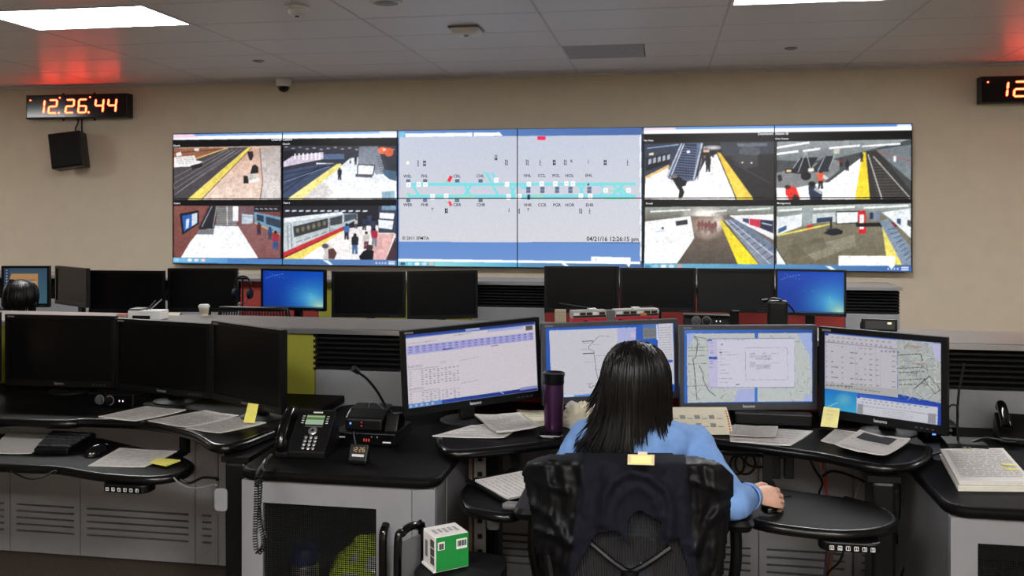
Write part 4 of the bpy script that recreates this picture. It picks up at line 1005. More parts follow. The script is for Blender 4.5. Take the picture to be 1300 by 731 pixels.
D.poly([(190, 575), (430, 560), (430, 578), (192, 586)], (96, 150, 226)); D.poly([(190, 572), (256, 570), (256, 582), (192, 584)], (205, 225, 240))
D.speck(50, 80, 930, 600, 6, 3, 22)
# third: street maps under a print dialogue
D.crop(855, 400, 190 / 1068)
D.poly([(60, 85), (1015, 95), (1020, 645), (70, 620)], (44, 104, 196)); D.poly([(80, 98), (1000, 112), (1000, 138), (80, 122)], (70, 120, 205), c2=(40, 80, 160), d='h')
def city(pts, seed, n, c=(190, 196, 194)):
    D.poly(pts, c)
    rg = random.Random(seed); xs = [p[0] for p in pts]; ys = [p[1] for p in pts]
    for k in range(n):
        x, y = rg.uniform(min(xs), max(xs)), rg.uniform(min(ys), max(ys)); l = rg.uniform(15, 70); a = rg.choice((0.03, 1.5, .7, -.8))
        x2, y2 = min(max(xs), max(min(xs), x + l * cos(a))), min(max(ys), max(min(ys), y + l * sin(a)))
        D.line([(x, y), (x2, y2)], rg.choice((2, 2, 3)), rg.choice(((150, 156, 154), (220, 222, 222), (96, 100, 104), (214, 218, 200))), .8)
city([(100, 124), (590, 132), (590, 610), (110, 600)], 1, 150, (194, 200, 198)); city([(608, 132), (996, 140), (1002, 622), (612, 612)], 2, 130, (196, 202, 200))
D.poly([(98, 124), (160, 124), (128, 200), (104, 230)], (168, 184, 226)); D.poly([(890, 138), (996, 140), (1002, 470), (980, 300)], (170, 186, 232)); D.poly([(470, 520), (590, 520), (590, 610), (440, 606)], (176, 184, 228)); D.poly([(950, 560), (1002, 580), (1002, 622), (940, 620)], (178, 188, 226))
D.line([(150, 145), (176, 165), (174, 240), (165, 290), (145, 300), (158, 380), (168, 490), (178, 585)], 5, (62, 62, 70)); D.line([(190, 345), (218, 400), (222, 450), (260, 520), (310, 560)], 5, (70, 70, 78)); D.line([(150, 145), (230, 160), (260, 190)], 4, (74, 74, 80))
for y in (222, 243, 280, 335, 488): scribble(D, 110, y, 245, y - 2, 5, (110, 112, 116), .8, 14, 4)
D.poly([(250, 160), (872, 172), (880, 524), (258, 502)], (150, 150, 190), .8); D.poly([(252, 166), (872, 178), (876, 516), (260, 498)], (214, 212, 228))
D.poly([(252, 166), (318, 168), (326, 500), (260, 498)], (198, 194, 226)); D.poly([(258, 288), (318, 290), (318, 308), (260, 306)], (52, 84, 176)); D.rect(252, 168, 280, 178, (52, 84, 176))
for y in (190, 215, 245, 262, 320, 335, 362): D.line([(266, y), (290, y)], 4, (130, 128, 170))
for k in range(6): D.line([(330 + 32 * k, 174 + .4 * k), (350 + 32 * k, 174 + .4 * k)], 5, (150, 150, 200), .7)
for y, x1 in ((205, 352), (240, 350), (258, 412), (278, 472), (290, 356), (305, 380), (325, 356), (346, 408), (382, 380), (405, 406), (442, 428), (468, 396)): scribble(D, 334, y, x1, y + 1, 4, (130, 128, 150), .8)
D.rect(345, 198, 358, 212, (150, 150, 160)); D.line([(335, 258), (352, 266)], 7, (60, 60, 66))
D.line([(518, 232), (822, 240), (826, 464), (526, 456), (518, 232)], 3, (158, 156, 172))
for v in (0, 64):
    for k in range(4):
        scribble(D, 552, 272 + v + 9 * k, 590, 272 + v + 9 * k, 4, (120, 118, 135)); scribble(D, 596, 290 + v + 9 * k, 705, 291 + v + 9 * k, 5, (120, 118, 135), .8, 5, 4)
    scribble(D, 640, 273 + v, 665, 273 + v, 4, (120, 118, 135)); scribble(D, 708, 278 + v, 760, 278 + v, 4, (150, 148, 160))
D.line([(452, 486), (480, 486)], 5, (60, 60, 70)); D.line([(588, 120), (592, 165)], 9, (44, 96, 180)); D.line([(600, 515), (604, 612)], 16, (54, 130, 210))
D.speck(70, 100, 1005, 625, 6, 3, 23)
# fourth: spreadsheet, transit map, blue desktop corner
D.crop(1030, 405, 185 / 872)
D.poly([(70, 65), (810, 130), (785, 640), (55, 530)], (24, 66, 170))
D.poly([(80, 76), (535, 118), (525, 430), (68, 385)], (196, 192, 200)); D.poly([(80, 74), (798, 138), (797, 146), (80, 84)], (60, 96, 186)); D.rect(82, 84, 102, 94, (30, 50, 130))
city([(535, 122), (790, 146), (778, 496), (528, 440)], 5, 260, (176, 180, 178)); D.poly([(735, 146), (792, 150), (786, 255), (752, 225)], (190, 190, 222)); D.line([(535, 212), (640, 208), (672, 205), (684, 250)], 4, (60, 60, 64)); D.line([(620, 412), (720, 335)], 5, (60, 60, 64)); D.line([(680, 352), (745, 440), (775, 415), (715, 330)], 4, (90, 92, 94))
for y in (290, 315, 358, 386): scribble(D, 535, y, 690, y - 6, 5, (84, 86, 88), .85, 14, 4)
D.line([(580, 158), (680, 166)], 8, (176, 140, 130), .8); D.line([(620, 262), (690, 262)], 6, (176, 130, 120), .8)
for k in range(11): D.line([(120 + 36 * k, 104 + 3.3 * k), (136 + 36 * k, 105 + 3.3 * k)], 6, (130, 128, 150), .7)
for k in range(14): D.line([(100 + 30 * k, 122 + 3.2 * k), (112 + 30 * k, 123 + 3.2 * k)], 7, (110, 108, 126), .7)
D.line([(80, 130), (530, 178)], 4, (130, 128, 140))
for r_ in range(8):
    y = 152 + 30 * r_
    for x, l in ((84, 8), (118, 12 if r_ % 2 else 45), (186, 10), (240, 24), (272, 14), (302, 16), (330, 12), (362, 16), (402, 18), (500, 22)):
        yy = y + (x - 84) * .085
        if rnd.random() < .82: D.line([(x - r_, yy), (x + l - r_, yy + l * .09)], 5, (100, 98, 110), .8)
for x in (268, 285, 396, 425): D.line([(x + 10, 148), (x - 4, 400)], 1.8, (168, 165, 172))
for k in range(5): D.ell(440 + 25 * k, 188 + 2 * k, 7, 7, (130, 128, 138), .8)
D.poly([(68, 362), (530, 412), (525, 460), (66, 402)], (178, 178, 178)); scribble(D, 72, 380, 250, 392, 7, (100, 102, 104), .8, 16, 5); scribble(D, 200, 395, 420, 425, 6, (120, 120, 120), .8, 10, 5)
D.poly([(64, 398), (280, 428), (268, 546), (60, 514)], (20, 116, 198), c2=(60, 176, 214)); D.ell(190, 465, 50, 36, (120, 190, 206), .5); D.line([(66, 510), (150, 482)], 3, (190, 225, 235))
D.poly([(272, 434), (778, 502), (770, 520), (272, 452)], (54, 110, 206), c2=(30, 60, 170), d='h'); D.poly([(272, 452), (756, 518), (750, 622), (268, 548)], (206, 206, 216)); D.rect(274, 448, 292, 458, (40, 60, 150))
for k in range(12): D.line([(310 + 34 * k, 466 + 4.6 * k), (328 + 34 * k, 469 + 4.6 * k)], 7, (96, 104, 170) if k > 7 else (140, 140, 170), .7)
for k in range(12): D.line([(300 + 26 * k, 482 + 3.6 * k), (312 + 26 * k, 484 + 3.6 * k)], 6, (130, 130, 150), .7)
D.poly([(276, 490), (312, 496), (306, 552), (270, 546)], (150, 150, 158)); D.poly([(700, 552), (744, 558), (740, 618), (694, 610)], (150, 150, 158)); D.line([(312, 504), (750, 566)], 3, (150, 150, 160))
for k in range(4): scribble(D, 430, 535 + 12 * k, 610, 560 + 12 * k, 4, (150, 150, 158), .7)
D.speck(60, 80, 790, 620, 6, 3, 24)

# blue desktops and a brown document
E = Canvas(0, 0, 300, 100, 4)
def blue_desk(ox):
    yy, xx = np.mgrid[0:400, 0:400]; u = xx / 400.0; v = yy / 400.0
    d = np.sqrt(((u - .8) * 1.25) ** 2 + ((v - .72)) ** 2)
    g = np.clip(1 - d / .75, 0, 1)[..., None] ** 1.6
    base = np.array([4, 62, 178]) * (1 - v[..., None] * .15) + np.array([0, 18, 20]) * u[..., None]
    img = base * (1 - g) + np.array([86, 190, 232]) * g
    g2 = np.clip(1 - np.sqrt((u - .93) ** 2 * 3 + (v - .95) ** 2 * 2) / .5, 0, 1)[..., None] ** 1.5
    img = img * (1 - g2) + np.array([190, 236, 196]) * g2
    E.a[:, ox * 4:ox * 4 + 400] = (img / 255.0)
    E.crop(ox, 0, 1)
    E.line([(4, 22), (16, 14), (34, 8)], .7, (150, 200, 240), .8); E.line([(10, 4), (22, 16), (40, 20)], .5, (120, 180, 235), .7); E.line([(38, 46), (56, 47)], .8, (90, 150, 230), .8); E.ell(79, 62, 2, 2, (140, 200, 120), .8); E.rect(0, 97, 100, 100, (40, 70, 110), .7)
blue_desk(0); blue_desk(100)
E.crop(200, 0, 1)
E.rect(0, 0, 100, 100, (52, 76, 96), c2=(58, 96, 112)); E.rect(0, 0, 12, 100, (40, 52, 74)); E.poly([(17, 16), (78, 16), (78, 66), (12, 90), (10, 40)], (176, 132, 84)); E.rect(13, 34, 74, 90, (196, 150, 98), c2=(214, 168, 116)); E.line([(14, 34), (74, 34)], 2, (90, 60, 50))
for k in range(6): E.ell(6, 6 + 8 * k, 2, 2, (160, 160, 150))
dm = screenmat('desk_screen', DESK_GLOW)

# ------------------------------------------------------------------ monitors
def monitor(label, pxL, pxR, tL, tR, yT, yB, screen=None, zbase=ZD, bez='bezel', bw=.016, bb=.026, roll=0.0, brand=True, group='desk monitors', maker=False, dusty=False, res=(230, 140)):
    ym = (yT + yB) / 2
    A_, B_ = at(pxL, ym, tL), at(pxR, ym, tR); c = (A_ + B_) / 2; dv = B_ - A_
    W = math.hypot(dv.x, dv.y); rz = math.atan2(dv.y, dv.x)
    tm = (tL + tR) / 2
    Hm = (yB - yT) * tm / FPX; zb = CAMH - (yB - CYP) * tm / FPX - zbase
    off = .09; n = Vector((-sin(rz), cos(rz), 0))
    r = thing('monitor', label, 'monitor', (c.x + n.x * off, c.y + n.y * off, zbase + .0005), rz, group)
    zb = max(zb, .02)
    mx = Matrix.Translation((0, -off, zb + Hm / 2)) @ Matrix.Rotation(-roll, 4, 'Y')
    w, h = W / 2, Hm / 2
    hs = MB()
    hs.box(-w, w, .004, .026, -h, h, mx)
    ho = hs.build('housing', 'bezel', r, bevel=.004)
    bk = MB().loft([[tuple(mx @ Vector((x, .026, z))) for x, z in rrect(-w * .86, w * .86, -h * .8, h * .8, .03)], [tuple(mx @ Vector((x, .048, z))) for x, z in rrect(-w * .6, w * .6, -h * .62, h * .62, .03)]])
    bk.build('back_shell', 'bezel', ho, True)
    fr_ = MB().box(-w, -w + bw, -.004, .006, -h, h, mx).box(w - bw, w, -.004, .006, -h, h, mx).box(-w + bw, w - bw, -.004, .006, h - bw, h, mx).box(-w + bw, w - bw, -.004, .006, -h, -h + bb, mx)
    fo = fr_.build('bezel', bez, r)
    sw, sh = W - 2 * bw, Hm - bw - bb
    sc_ = Vector((0, .0025, (bb - bw) / 2))
    if screen is None:
        s_ = MB().box(-sw / 2, sw / 2, 0, .002, -sh / 2, sh / 2).build('screen', 'off_screen_dusty' if dusty else 'off_screen', r)
        s_.matrix_local = mx @ Matrix.Translation(sc_)
    else:
        s_ = picture('screen', screen[0], screen[1], sw, sh, res[0], res[1], dm, r, (0, 0, 0)); s_.matrix_local = mx @ Matrix.Translation(sc_)
    if brand:
        mb = MB(); put_text(mb, 'lenovo', .017, 0, -h + bb * .32, -.0046, 'c', mx=mx); mb.build('brand_mark', 'white_ink' if screen else 'mid_grey', fo)
    if maker:
        mb = MB().box(-w + .012, -w + .045, -.0046, -.004, h - bw * .75, h - bw * .35, mx); mb.build('model_badge', 'mid_grey', fo)
    for k in range(4): MB().box(w - .05 - .018 * k, w - .041 - .018 * k, -.0052, -.004, -h + bb * .35, -h + bb * .5, mx).build('control_button', 'dark_grey', fo)
    nk = MB().box(-.03, .03, -.03, .0, .012, max(zb + Hm * .45, .1)); nk.build('stand_neck', 'black', r, bevel=.008)
    MB().lathe([(.095, 0), (.095, .006), (.085, .011), (.03, .013)], 28).build('stand_base', 'black_matt', r, True)
    return r
c1_ = lambda S, ox, oy, k: [(ox + x * k, oy + y * k) for x, y in S]
monitor('lit monitor with a white report page, tilted, left of the tumbler', 511, 686, 3.25, 3.47, 411, 516, (D, c1_(S1, 505, 395, 195 / 1018)), roll=radians(2.6), maker=True)
monitor('lit grey-framed monitor with a line map behind the dark-haired operator', 688, 861, 3.42, 3.52, 408, 510, (D, c1_(((55, 118), (910, 85), (938, 555), (75, 590)), 680, 395, 190 / 992)), bez='bezel_grey', maker=True, roll=radians(.8))
monitor('lit grey-framed monitor with street maps under a print window', 863, 1037, 3.4, 3.42, 413, 520, (D, c1_(((78, 98), (1000, 112), (1005, 628), (85, 602)), 855, 400, 190 / 1068)), bez='bezel_grey', maker=True)
monitor('lit black monitor with a spreadsheet, nearest the right cabinet', 1040, 1203, 3.34, 3.06, 421, 540, (D, c1_(((80, 75), (795, 140), (772, 625), (62, 515)), 1030, 405, 185 / 872)), bw=.02, bb=.03, maker=True)
monitor('dark wide desk monitor, leftmost of three against the olive partition', 7, 146, 3.95, 3.88, 400, 490.5, maker=True)
monitor('dark desk monitor between two others against the olive partition', 147.5, 267, 3.8, 3.62, 407.5, 500, maker=True)
monitor('dark angled desk monitor with a yellow note, right of three', 269.5, 358, 3.58, 3.3, 413, 516, maker=True)
monitor('sliver of a lit blue-grey monitor cut by the left edge', -95, 1.5, 3.6, 3.86, 401, 492, (E, [(200, 0), (300, 0), (300, 100), (200, 100)]), res=(60, 40))
R_ = 'far monitors on the rear worktop'
monitor('far lit monitor with a tan document behind a dark head', 2, 63, 6.3, 6.3, 337.5, 390, (E, [(200, 0), (300, 0), (300, 100), (200, 100)]), group=R_, brand=False, res=(70, 60))
monitor('far dark monitor turned sideways beside the tan document screen', 70.5, 110, 6.15, 5.88, 339, 388, group=R_, brand=False, dusty=True)
monitor('far dark monitor above the white box on the ledge', 113, 208, 5.98, 5.92, 343.5, 398, group=R_, brand=False)
monitor('far dark monitor above the paper cup on the ledge', 213, 301.5, 6.1, 6.1, 340.5, 396, group=R_, brand=False)
monitor('far monitor with blue desktop on the left, beside dark red partition', 331.5, 413, 6.08, 5.95, 341.5, 394, (E, [(0, 0), (100, 0), (100, 100), (0, 100)]), group=R_, brand=False, res=(100, 70), bw=.014, bb=.02)
monitor('far dark monitor right beside the left blue desktop', 421, 514.5, 6.0, 5.98, 344.5, 403, group=R_, brand=False)
monitor('far dark monitor left of the open black louvre', 517, 606.5, 6.02, 6.12, 343.5, 405, group=R_, brand=False)
monitor('far dark monitor right of the open black louvre, first of three', 691, 786, 6.05, 6.02, 338, 397, group=R_, brand=False)
monitor('far dark monitor above the toy bus, middle of three', 787, 883.5, 6.02, 5.98, 340, 396, group=R_, brand=False)
monitor('far dusty dark monitor beside the right blue desktop', 885.5, 983, 5.98, 5.94, 341, 396.5, group=R_, dusty=True)
monitor('far monitor with blue desktop on the right, beside gooseneck microphone', 984.5, 1074.5, 5.92, 5.8, 342, 401, (E, [(100, 0), (200, 0), (200, 100), (100, 100)]), group=R_, brand=False, res=(100, 70), bw=.014, bb=.02)
# ------------------------------------------------------------------ paper
def bil(q, u, v): return (q[0] * (1 - u) + q[1] * u) * (1 - v) + (q[3] * (1 - u) + q[2] * u) * v
def sheet(label, quad, z, th=.002, m='paper', lines=10, curl=.004, pm='print_grey', photo=None, group='papers on the desks', name='paper_sheet', seed=0):
    """QUAD: far-left, far-right, near-right, near-left corners in the picture, laid on height z"""
    Q = [onZ(x, y, z) for x, y in quad]; c = sum(Q, Vector()) / 4; c.z = z
    q = [p - c for p in Q]
    r = thing(name, label, 'paper', c, 0, group)
    rg = random.Random(seed + 11); cu = rg.uniform(.3, 1) * curl
    def hgt(u, v): return th + cu * ((2 * u - 1) ** 4 * .6 + (2 * v - 1) ** 4 * .8 * (1 if u > .5 else .4)) + .0006 * sin(9 * u + 5 * v)
    mb = MB(); n = 8
    top = lambda u, v: tuple(bil(q, u, v) + Vector((0, 0, hgt(u, v))))
    mb.grid(n, n, top)
    bot = lambda u, v: tuple(bil(q, u, v) + Vector((0, 0, max(.0004, hgt(u, v) - th))))
    mb.grid(n, n, bot)
    N = (n + 1) ** 2
    edge = [i for i in range(n + 1)] + [j * (n + 1) + n for j in range(1, n + 1)] + [n * (n + 1) + i for i in range(n - 1, -1, -1)] + [j * (n + 1) for j in range(n - 1, 0, -1)]
    mb.f += [(edge[k], edge[(k + 1) % len(edge)], N + edge[(k + 1) % len(edge)], N + edge[k]) for k in range(len(edge))]; mb.mi += [0] * len(edge)
    mb.build('leaf', m, r, True)
    if lines:
        pb = MB()
        for k in range(lines):
            v = .1 + .8 * k / max(1, lines - 1); u = .08
            while u < .9:
                l = min(rg.uniform(.03, .2), .92 - u)
                if rg.random() < .85:
                    pb.add([tuple(Vector(top(uu, vv)) + Vector((0, 0, .0012))) for uu, vv in ((u, v), (u + l, v), (u + l, v + .016), (u, v + .016))], [(0, 1, 2, 3)])
                u += l + .03
        o = pb.build('printed_lines', pm, r); o['kind'] = 'stuff'
    if photo:
        u0, v0, u1, v1 = photo
        pb = MB().grid(6, 6, lambda a, b: tuple(Vector(top(u0 + (u1 - u0) * a, v0 + (v1 - v0) * b)) + Vector((0, 0, .0014))))
        pb.build('printed_photo', 'print_dark', r)
    return r
sheet('white printed sheet lying farthest left on the left worktop', [(186, 517), (236, 522), (172, 536), (125, 530)], ZD, .004, 'paper_dim')
sheet('grey printed sheet in the middle of three on the left worktop', [(261, 522), (303, 529), (236, 544), (188, 535)], ZD, .003, 'paper_dim', 16, seed=1)
sheet('printed sheet at the rounded corner of the left worktop', [(305, 530), (338, 538), (279, 551), (236, 544.5)], ZD, .003, 'paper_dim', 16, seed=2)
sheet('blank white page at the far left on the keyboard tray', [(10, 549), (73, 552), (40, 577), (-14, 576)], ZT, .003, 'paper_dim', 0)
sheet('printed page with a yellow note on the left keyboard tray', [(152, 569.5), (225, 574), (184, 594), (112, 592)], ZT, .003, 'paper_dim', 10, seed=3)
sheet('big white sheet hanging at the left end of the operator worktop', [(622, 535), (668, 537), (640, 558), (549, 555)], ZD, .003, 'paper', 8, seed=4)
sheet('printed sheet on top of the pile left of the tumbler', [(602, 529), (660, 528), (684, 545), (630, 551)], ZD + .012, .006, 'paper_dim', 14, .012, seed=5)
sheet('cream sheets beside the tumbler base on the worktop', [(656, 524), (690, 526), (692, 541), (680, 542)], ZD, .012, 'paper_warm', 5, seed=6)
sheet('wide white sheet right of the operator under smaller pages', [(925, 541), (1032, 549), (1004, 567), (927, 561)], ZD, .004, 'paper', 6, seed=7)
sheet('small printed page on top of the wide white sheet', [(932, 540), (988, 543), (985, 556), (926, 553)], ZD + .012, .002, 'paper_dim', 9, seed=8)
sheet('tilted sheet under the photo page near the right monitor', [(1060, 547), (1120, 553), (1110, 575), (1042, 561)], ZD, .004, 'paper_dim', 8, seed=9)
sheet('curled white page with a dark photo at the worktop corner', [(1092, 549), (1156, 562), (1122, 583), (1060, 567)], ZD + .010, .004, 'paper', 3, .02, photo=(.12, .08, .78, .42), seed=10)
sheet('page of notes on the operator keyboard tray beside the jacket', [(662, 601), (700, 620), (646, 637), (603, 612)], ZT + .012, .006, 'paper', 9, seed=12)
# black clipboard under it
def quad_block(name, label, cat, quad, z, th, m, part='body', bevel=.004, group=None):
    Q = [onZ(x, y, z) for x, y in quad]; c = sum(Q, Vector()) / 4
    r = thing(name, label, cat, c, 0, group)
    MB().prism([(p.x - c.x, p.y - c.y) for p in Q], 0, th).build(part, m, r, bevel=bevel)
    return r, c, [Vector((p.x - c.x, p.y - c.y, 0)) for p in Q]
r, c, q = quad_block('ring_binder', 'black binder under the page of notes on the operator tray', 'binder', [(655, 598), (704, 622), (645, 641), (594, 614)], ZT, .011, 'black', 'cover')
MB().tube([q[3] + Vector((.004, 0, .008)), q[2] + Vector((0, .004, .008))], .009, 8).build('spine', 'black', r, True)
r = thing('wrist_rest', 'grey rounded wrist rest at the edge of the operator tray', 'wrist rest', onZ(657, 648, ZT))
MB().tube([(-.045, 0, .012), (-.03, 0, .014), (.03, 0, .014), (.05, 0, .012)], [.008, .013, .013, .008], 12).build('pad', 'mid_grey', r, True)
MB().box(-.045, .05, -.008, .01, 0, .004).build('base', 'black', r)
def stack(label, quad, z, n, th, m='paper', yellow=False):
    Q = [onZ(x, y, z) for x, y in quad]; c = sum(Q, Vector()) / 4
    r = thing('paper_stack', label, 'paper stack', c)
    rg = random.Random(4)
    for k in range(n):
        d = Vector((rg.uniform(-.003, .003), rg.uniform(-.003, .003), 0))
        MB().prism([((p - c + d).x, (p - c + d).y) for p in Q], th * k, th * (k + 1) - .0006).build('sheaf', m if k % 3 != 1 else 'paper_warm', r)
    q = [p - c for p in Q]; zt_ = n * th
    pb = MB(); 
    for k in range(22):
        v = .06 + .86 * k / 22; u = .06
        while u < .92:
            l = min(rg.uniform(.04, .25), .93 - u); a_, b_ = bil(q, u, v), bil(q, u + l, v + .02)
            pb.add([(bil(q, uu, vv).x, bil(q, uu, vv).y, zt_ + .0012) for uu, vv in ((u, v), (u + l, v), (u + l, v + .012), (u, v + .012))], [(0, 1, 2, 3)]); u += l + .025
    o = pb.build('printed_lines', 'print_grey', r); o['kind'] = 'stuff'
    return r, q, zt_
r, q, z_ = stack('thick printed paper stack with a black clip on the right cabinet', [(1194, 581), (1274, 580), (1312, 624), (1217, 623)], ZCAB, 7, .0045)
e = bil(q, .42, .0)
MB().prism([(-.016, -.004), (.016, -.004), (.012, .012), (-.012, .012)], -.004, .034).build('binder_clip', 'black', r, bevel=.002, loc=(e.x, e.y, 0))
MB().tube(arc_pts([(e.x - .008, e.y, .034), (e.x - .01, e.y - .03, .036), (e.x + .004, e.y - .034, .037), (e.x + .008, e.y, .034)], 5), .0012, 5).build('clip_handle', 'cream', r, True)
for k in range(2):
    p_ = bil(q, .84, .55 + .14 * k); MB().box(-.02, .02, -.006, .006, .0, .0012).build('index_flag', 'yellow_note', r, loc=(p_.x, p_.y, z_ + .001))
# yellow pads and stuck notes
quad_block('sticky_note_pad', 'small yellow sticky note pad on the left keyboard tray', 'sticky note', [(202, 583), (229, 585.5), (211, 592), (191, 588)], ZT + .007, .006, 'yellow_note', bevel=.0)
def note(label, pts, t, m):
    P = [at(x, y, t) for x, y in pts]; c = P[3].copy(); r = thing('sticky_note', label, 'sticky note', c)
    V_ = [p - c for p in P]; back = ray(650, 262) * .0008
    def f(u, v):
        p = bil(V_, u, v); return tuple(p - ray(pts[0][0], pts[0][1]) * (.006 * v * v))
    mb = MB().grid(4, 8, f); mb.grid(4, 8, lambda u, v: tuple(Vector(f(u, v)) + back)); mb.build('leaf', m, r, True)
    pb = MB()
    for k in range(3): pb.add([tuple(Vector(f(u, v)) - back) for u, v in ((.2, .15 + .2 * k), (.8 - .15 * k, .15 + .2 * k), (.8 - .15 * k, .18 + .2 * k), (.2, .18 + .2 * k))], [(0, 1, 2, 3)])
    pb.build('handwriting', 'cream', r)
note('yellow note stuck under the dark right-hand monitor on the left worktop', [(315, 511.5), (328.5, 513), (323, 537), (309, 536)], 3.36, 'yellow_note')
note('pale yellow note stuck on the lower left corner of the spreadsheet monitor', [(1046, 516), (1066.5, 518.5), (1063, 543), (1041.7, 541)], 3.2, 'yellow_pale')

# ------------------------------------------------------------------ keyboard and mice
Q = [(66, 552), (122, 556), (86, 577), (43, 576)]
r, c, q = quad_block('keyboard', 'black keyboard on the left tray between two white pages', 'keyboard', Q, ZT, .02, 'black', 'case')
kb = MB()
for i in range(14):
    for j in range(5):
        P = [bil(q, (.04 + .92 * (i + a) / 14), (.08 + .8 * (j + b) / 5)) for a, b in ((.1, .1), (.88, .1), (.88, .85), (.1, .85))]
        kb.prism([(p.x, p.y) for p in P], .0202, .027)
o = kb.build('keys', 'dark_grey', r); o['kind'] = 'stuff'
def mouse(label, p, rz, m='black_gloss'):
    r = thing('computer_mouse', label, 'mouse', p, rz)
    rings = []
    for k in range(7):
        a = k / 6 * pi / 2; s_ = max(.05, cos(a))
        rings.append([(.03 * s_ * cos(2 * pi * i / 18), .055 * s_ * sin(2 * pi * i / 18), .036 * sin(a)) for i in range(18)])
    MB().loft(rings).build('shell', m, r, True)
    MB().lathe([(.004, 0), (.006, .003), (.004, .006)], 10, Matrix.Translation((0, .03, .029)) @ Matrix.Rotation(pi / 2, 4, 'Y')).build('scroll_wheel', 'dark_grey', r, True)
    MB().tube(arc_pts([(0, .053, .008), (0, .09, .004), (.03, .13, .004)], 6), .002, 6).build('cord', 'black', r, True)
mouse('black mouse beside the keyboard on the left tray', onZ(125, 576, ZT), radians(-25))

# ------------------------------------------------------------------ things on the front ledge
p = onZ(187, 405, ZL)
r = thing('tissue_box', 'small white box with pens on the ledge under a dark monitor', 'box', p, radians(3))
MB().box(-.08, .08, -.03, .05, 0, .042).build('box', 'white', r, bevel=.003)
MB().box(-.055, .03, -.034, -.03, .004, .02).build('dark_label', 'black', r)
MB().tube([(-.01, .01, .04), (.03, .02, .085)], .004, 6).build('pen', 'dark_grey', r, True)
MB().tube([(.0, .02, .04), (.055, .03, .09)], .0035, 6).build('pen', 'silver', r, True)
MB().prism([(-.075, -.025), (-.02, -.025), (-.02, .045), (-.075, .045)], .042, .05).build('card_lid', 'ledge', r)
p = onZ(157, 403, ZL); r = thing('note_cube', 'small tan note cube left of the white box on the ledge', 'note pad', p)
MB().box(-.025, .025, -.02, .03, 0, .014).build('pad', 'cream_dim', r); MB().box(-.025, .025, -.02, .03, .014, .017).build('cover', 'bus_red', r)
p = onZ(221, 400, ZL); r = thing('folded_paper', 'small folded cream paper between the box and the cup', 'paper', p)
MB().add([(-.03, -.01, 0), (.03, -.01, 0), (.03, .01, .012), (-.03, .01, .012), (-.028, .03, 0), (.028, .03, 0)], [(0, 1, 2, 3), (3, 2, 5, 4)]).build('leaf', 'paper_warm', r)
p = onZ(259, 401, ZL); r = thing('paper_cup', 'small white paper cup with lid on the front ledge', 'cup', p)
MB().lathe([(.018, 0), (.024, .04), (.0255, .042)], 20).build('cup', 'paper_dim', r, True)
MB().lathe([(.027, .042), (.0275, .048), (.024, .052), (.022, .056), (.004, .056)], 20).build('lid', 'white', r, True)
MB().lathe([(.0205, .012), (.0235, .034)], 20).build('sleeve', 'cream_dim', r, True)
# toy articulated bus
p = onZ(780, 411.5, ZL); u_ = (onZ(835, 409.5, ZL) - onZ(726, 413, ZL)); L = u_.length
bus = thing('toy_bus', 'red and grey model articulated trolley bus on the ledge', 'toy bus', p, math.atan2(u_.y, u_.x))
def bus_body(x0, x1, tag_):
    zb, zm, zt_ = .012, .034, .068
    MB().box(x0, x1, -.024, .024, zb, zm).build('lower_body', 'bus_red', bus, bevel=.003)
    b = MB().box(x0, x1, -.024, .024, zm, zt_).build('upper_body', 'bus_grey', bus, bevel=.004)
    MB().box(x0 + .004, x1 - .004, -.0255, .0255, zm + .003, zm + .012).build('dark_stripe', 'bus_dark', b)
    n = int((x1 - x0) / .03)
    for k in range(n):
        xa = x0 + .006 + k * (x1 - x0 - .01) / n
        MB().box(xa, xa + (x1 - x0) / n * .78, -.026, .026, zm + .013, zt_ - .009).build('window', 'bus_dark' if k % 3 else 'white', b)
bus_body(-L / 2, -.045, 0); bus_body(-.005, L / 2, 1)
jb = MB()
for k in range(5): jb.box(-.045 + .008 * k, -.045 + .008 * k + .006, -.022, .022, .014, .064)
jb.build('bellows', 'mid_grey', bus)
for x in (-L / 2 + .06, .018, L / 2 - .045):
    for s_ in (-1, 1):
        w_ = MB().lathe([(.013, -.004), (.0135, 0), (.013, .004)], 16, Matrix.Translation((x, s_ * .023, .013)) @ Matrix.Rotation(pi / 2, 4, 'X')).build('wheel', 'black', bus, True)
        MB().lathe([(.006, -.0055), (.006, .0055)], 10, Matrix.Translation((x, s_ * .023, .013)) @ Matrix.Rotation(pi / 2, 4, 'X')).build('hub', 'white', w_)
MB().box(L / 2 - .09, L / 2 - .06, -.0262, -.0245, .038, .05).build('side_panel', 'orange', bus)
MB().box(L / 2 - .004, L / 2 + .002, -.02, .02, .05, .062).build('destination_sign', 'white', bus)
for x in (-L / 2 + .08, L / 2 - .12): MB().box(x, x + .035, -.016, .016, .068, .075).build('roof_unit', 'white', bus, bevel=.002)
MB().tube([(-L / 2 + .1, .006, .074), (-L / 2 - .05, .01, .1)], .0018, 6).build('trolley_pole', 'dark_grey', bus, True)
MB().tube([(L / 2 - .08, -.006, .074), (L / 2 - .02, -.006, .078)], .0018, 6).build('trolley_pole', 'dark_grey', bus, True)
p = onZ(711, 410, ZL); r = thing('card_box', 'plain cream upright box at the tail of the toy bus', 'box', p)
MB().box(-.024, .024, -.0, .03, 0, .058).build('carton', 'cream_dim', r, bevel=.001); MB().box(-.024, .024, -.001, .031, .05, .059).build('lid', 'cream_dim', r)
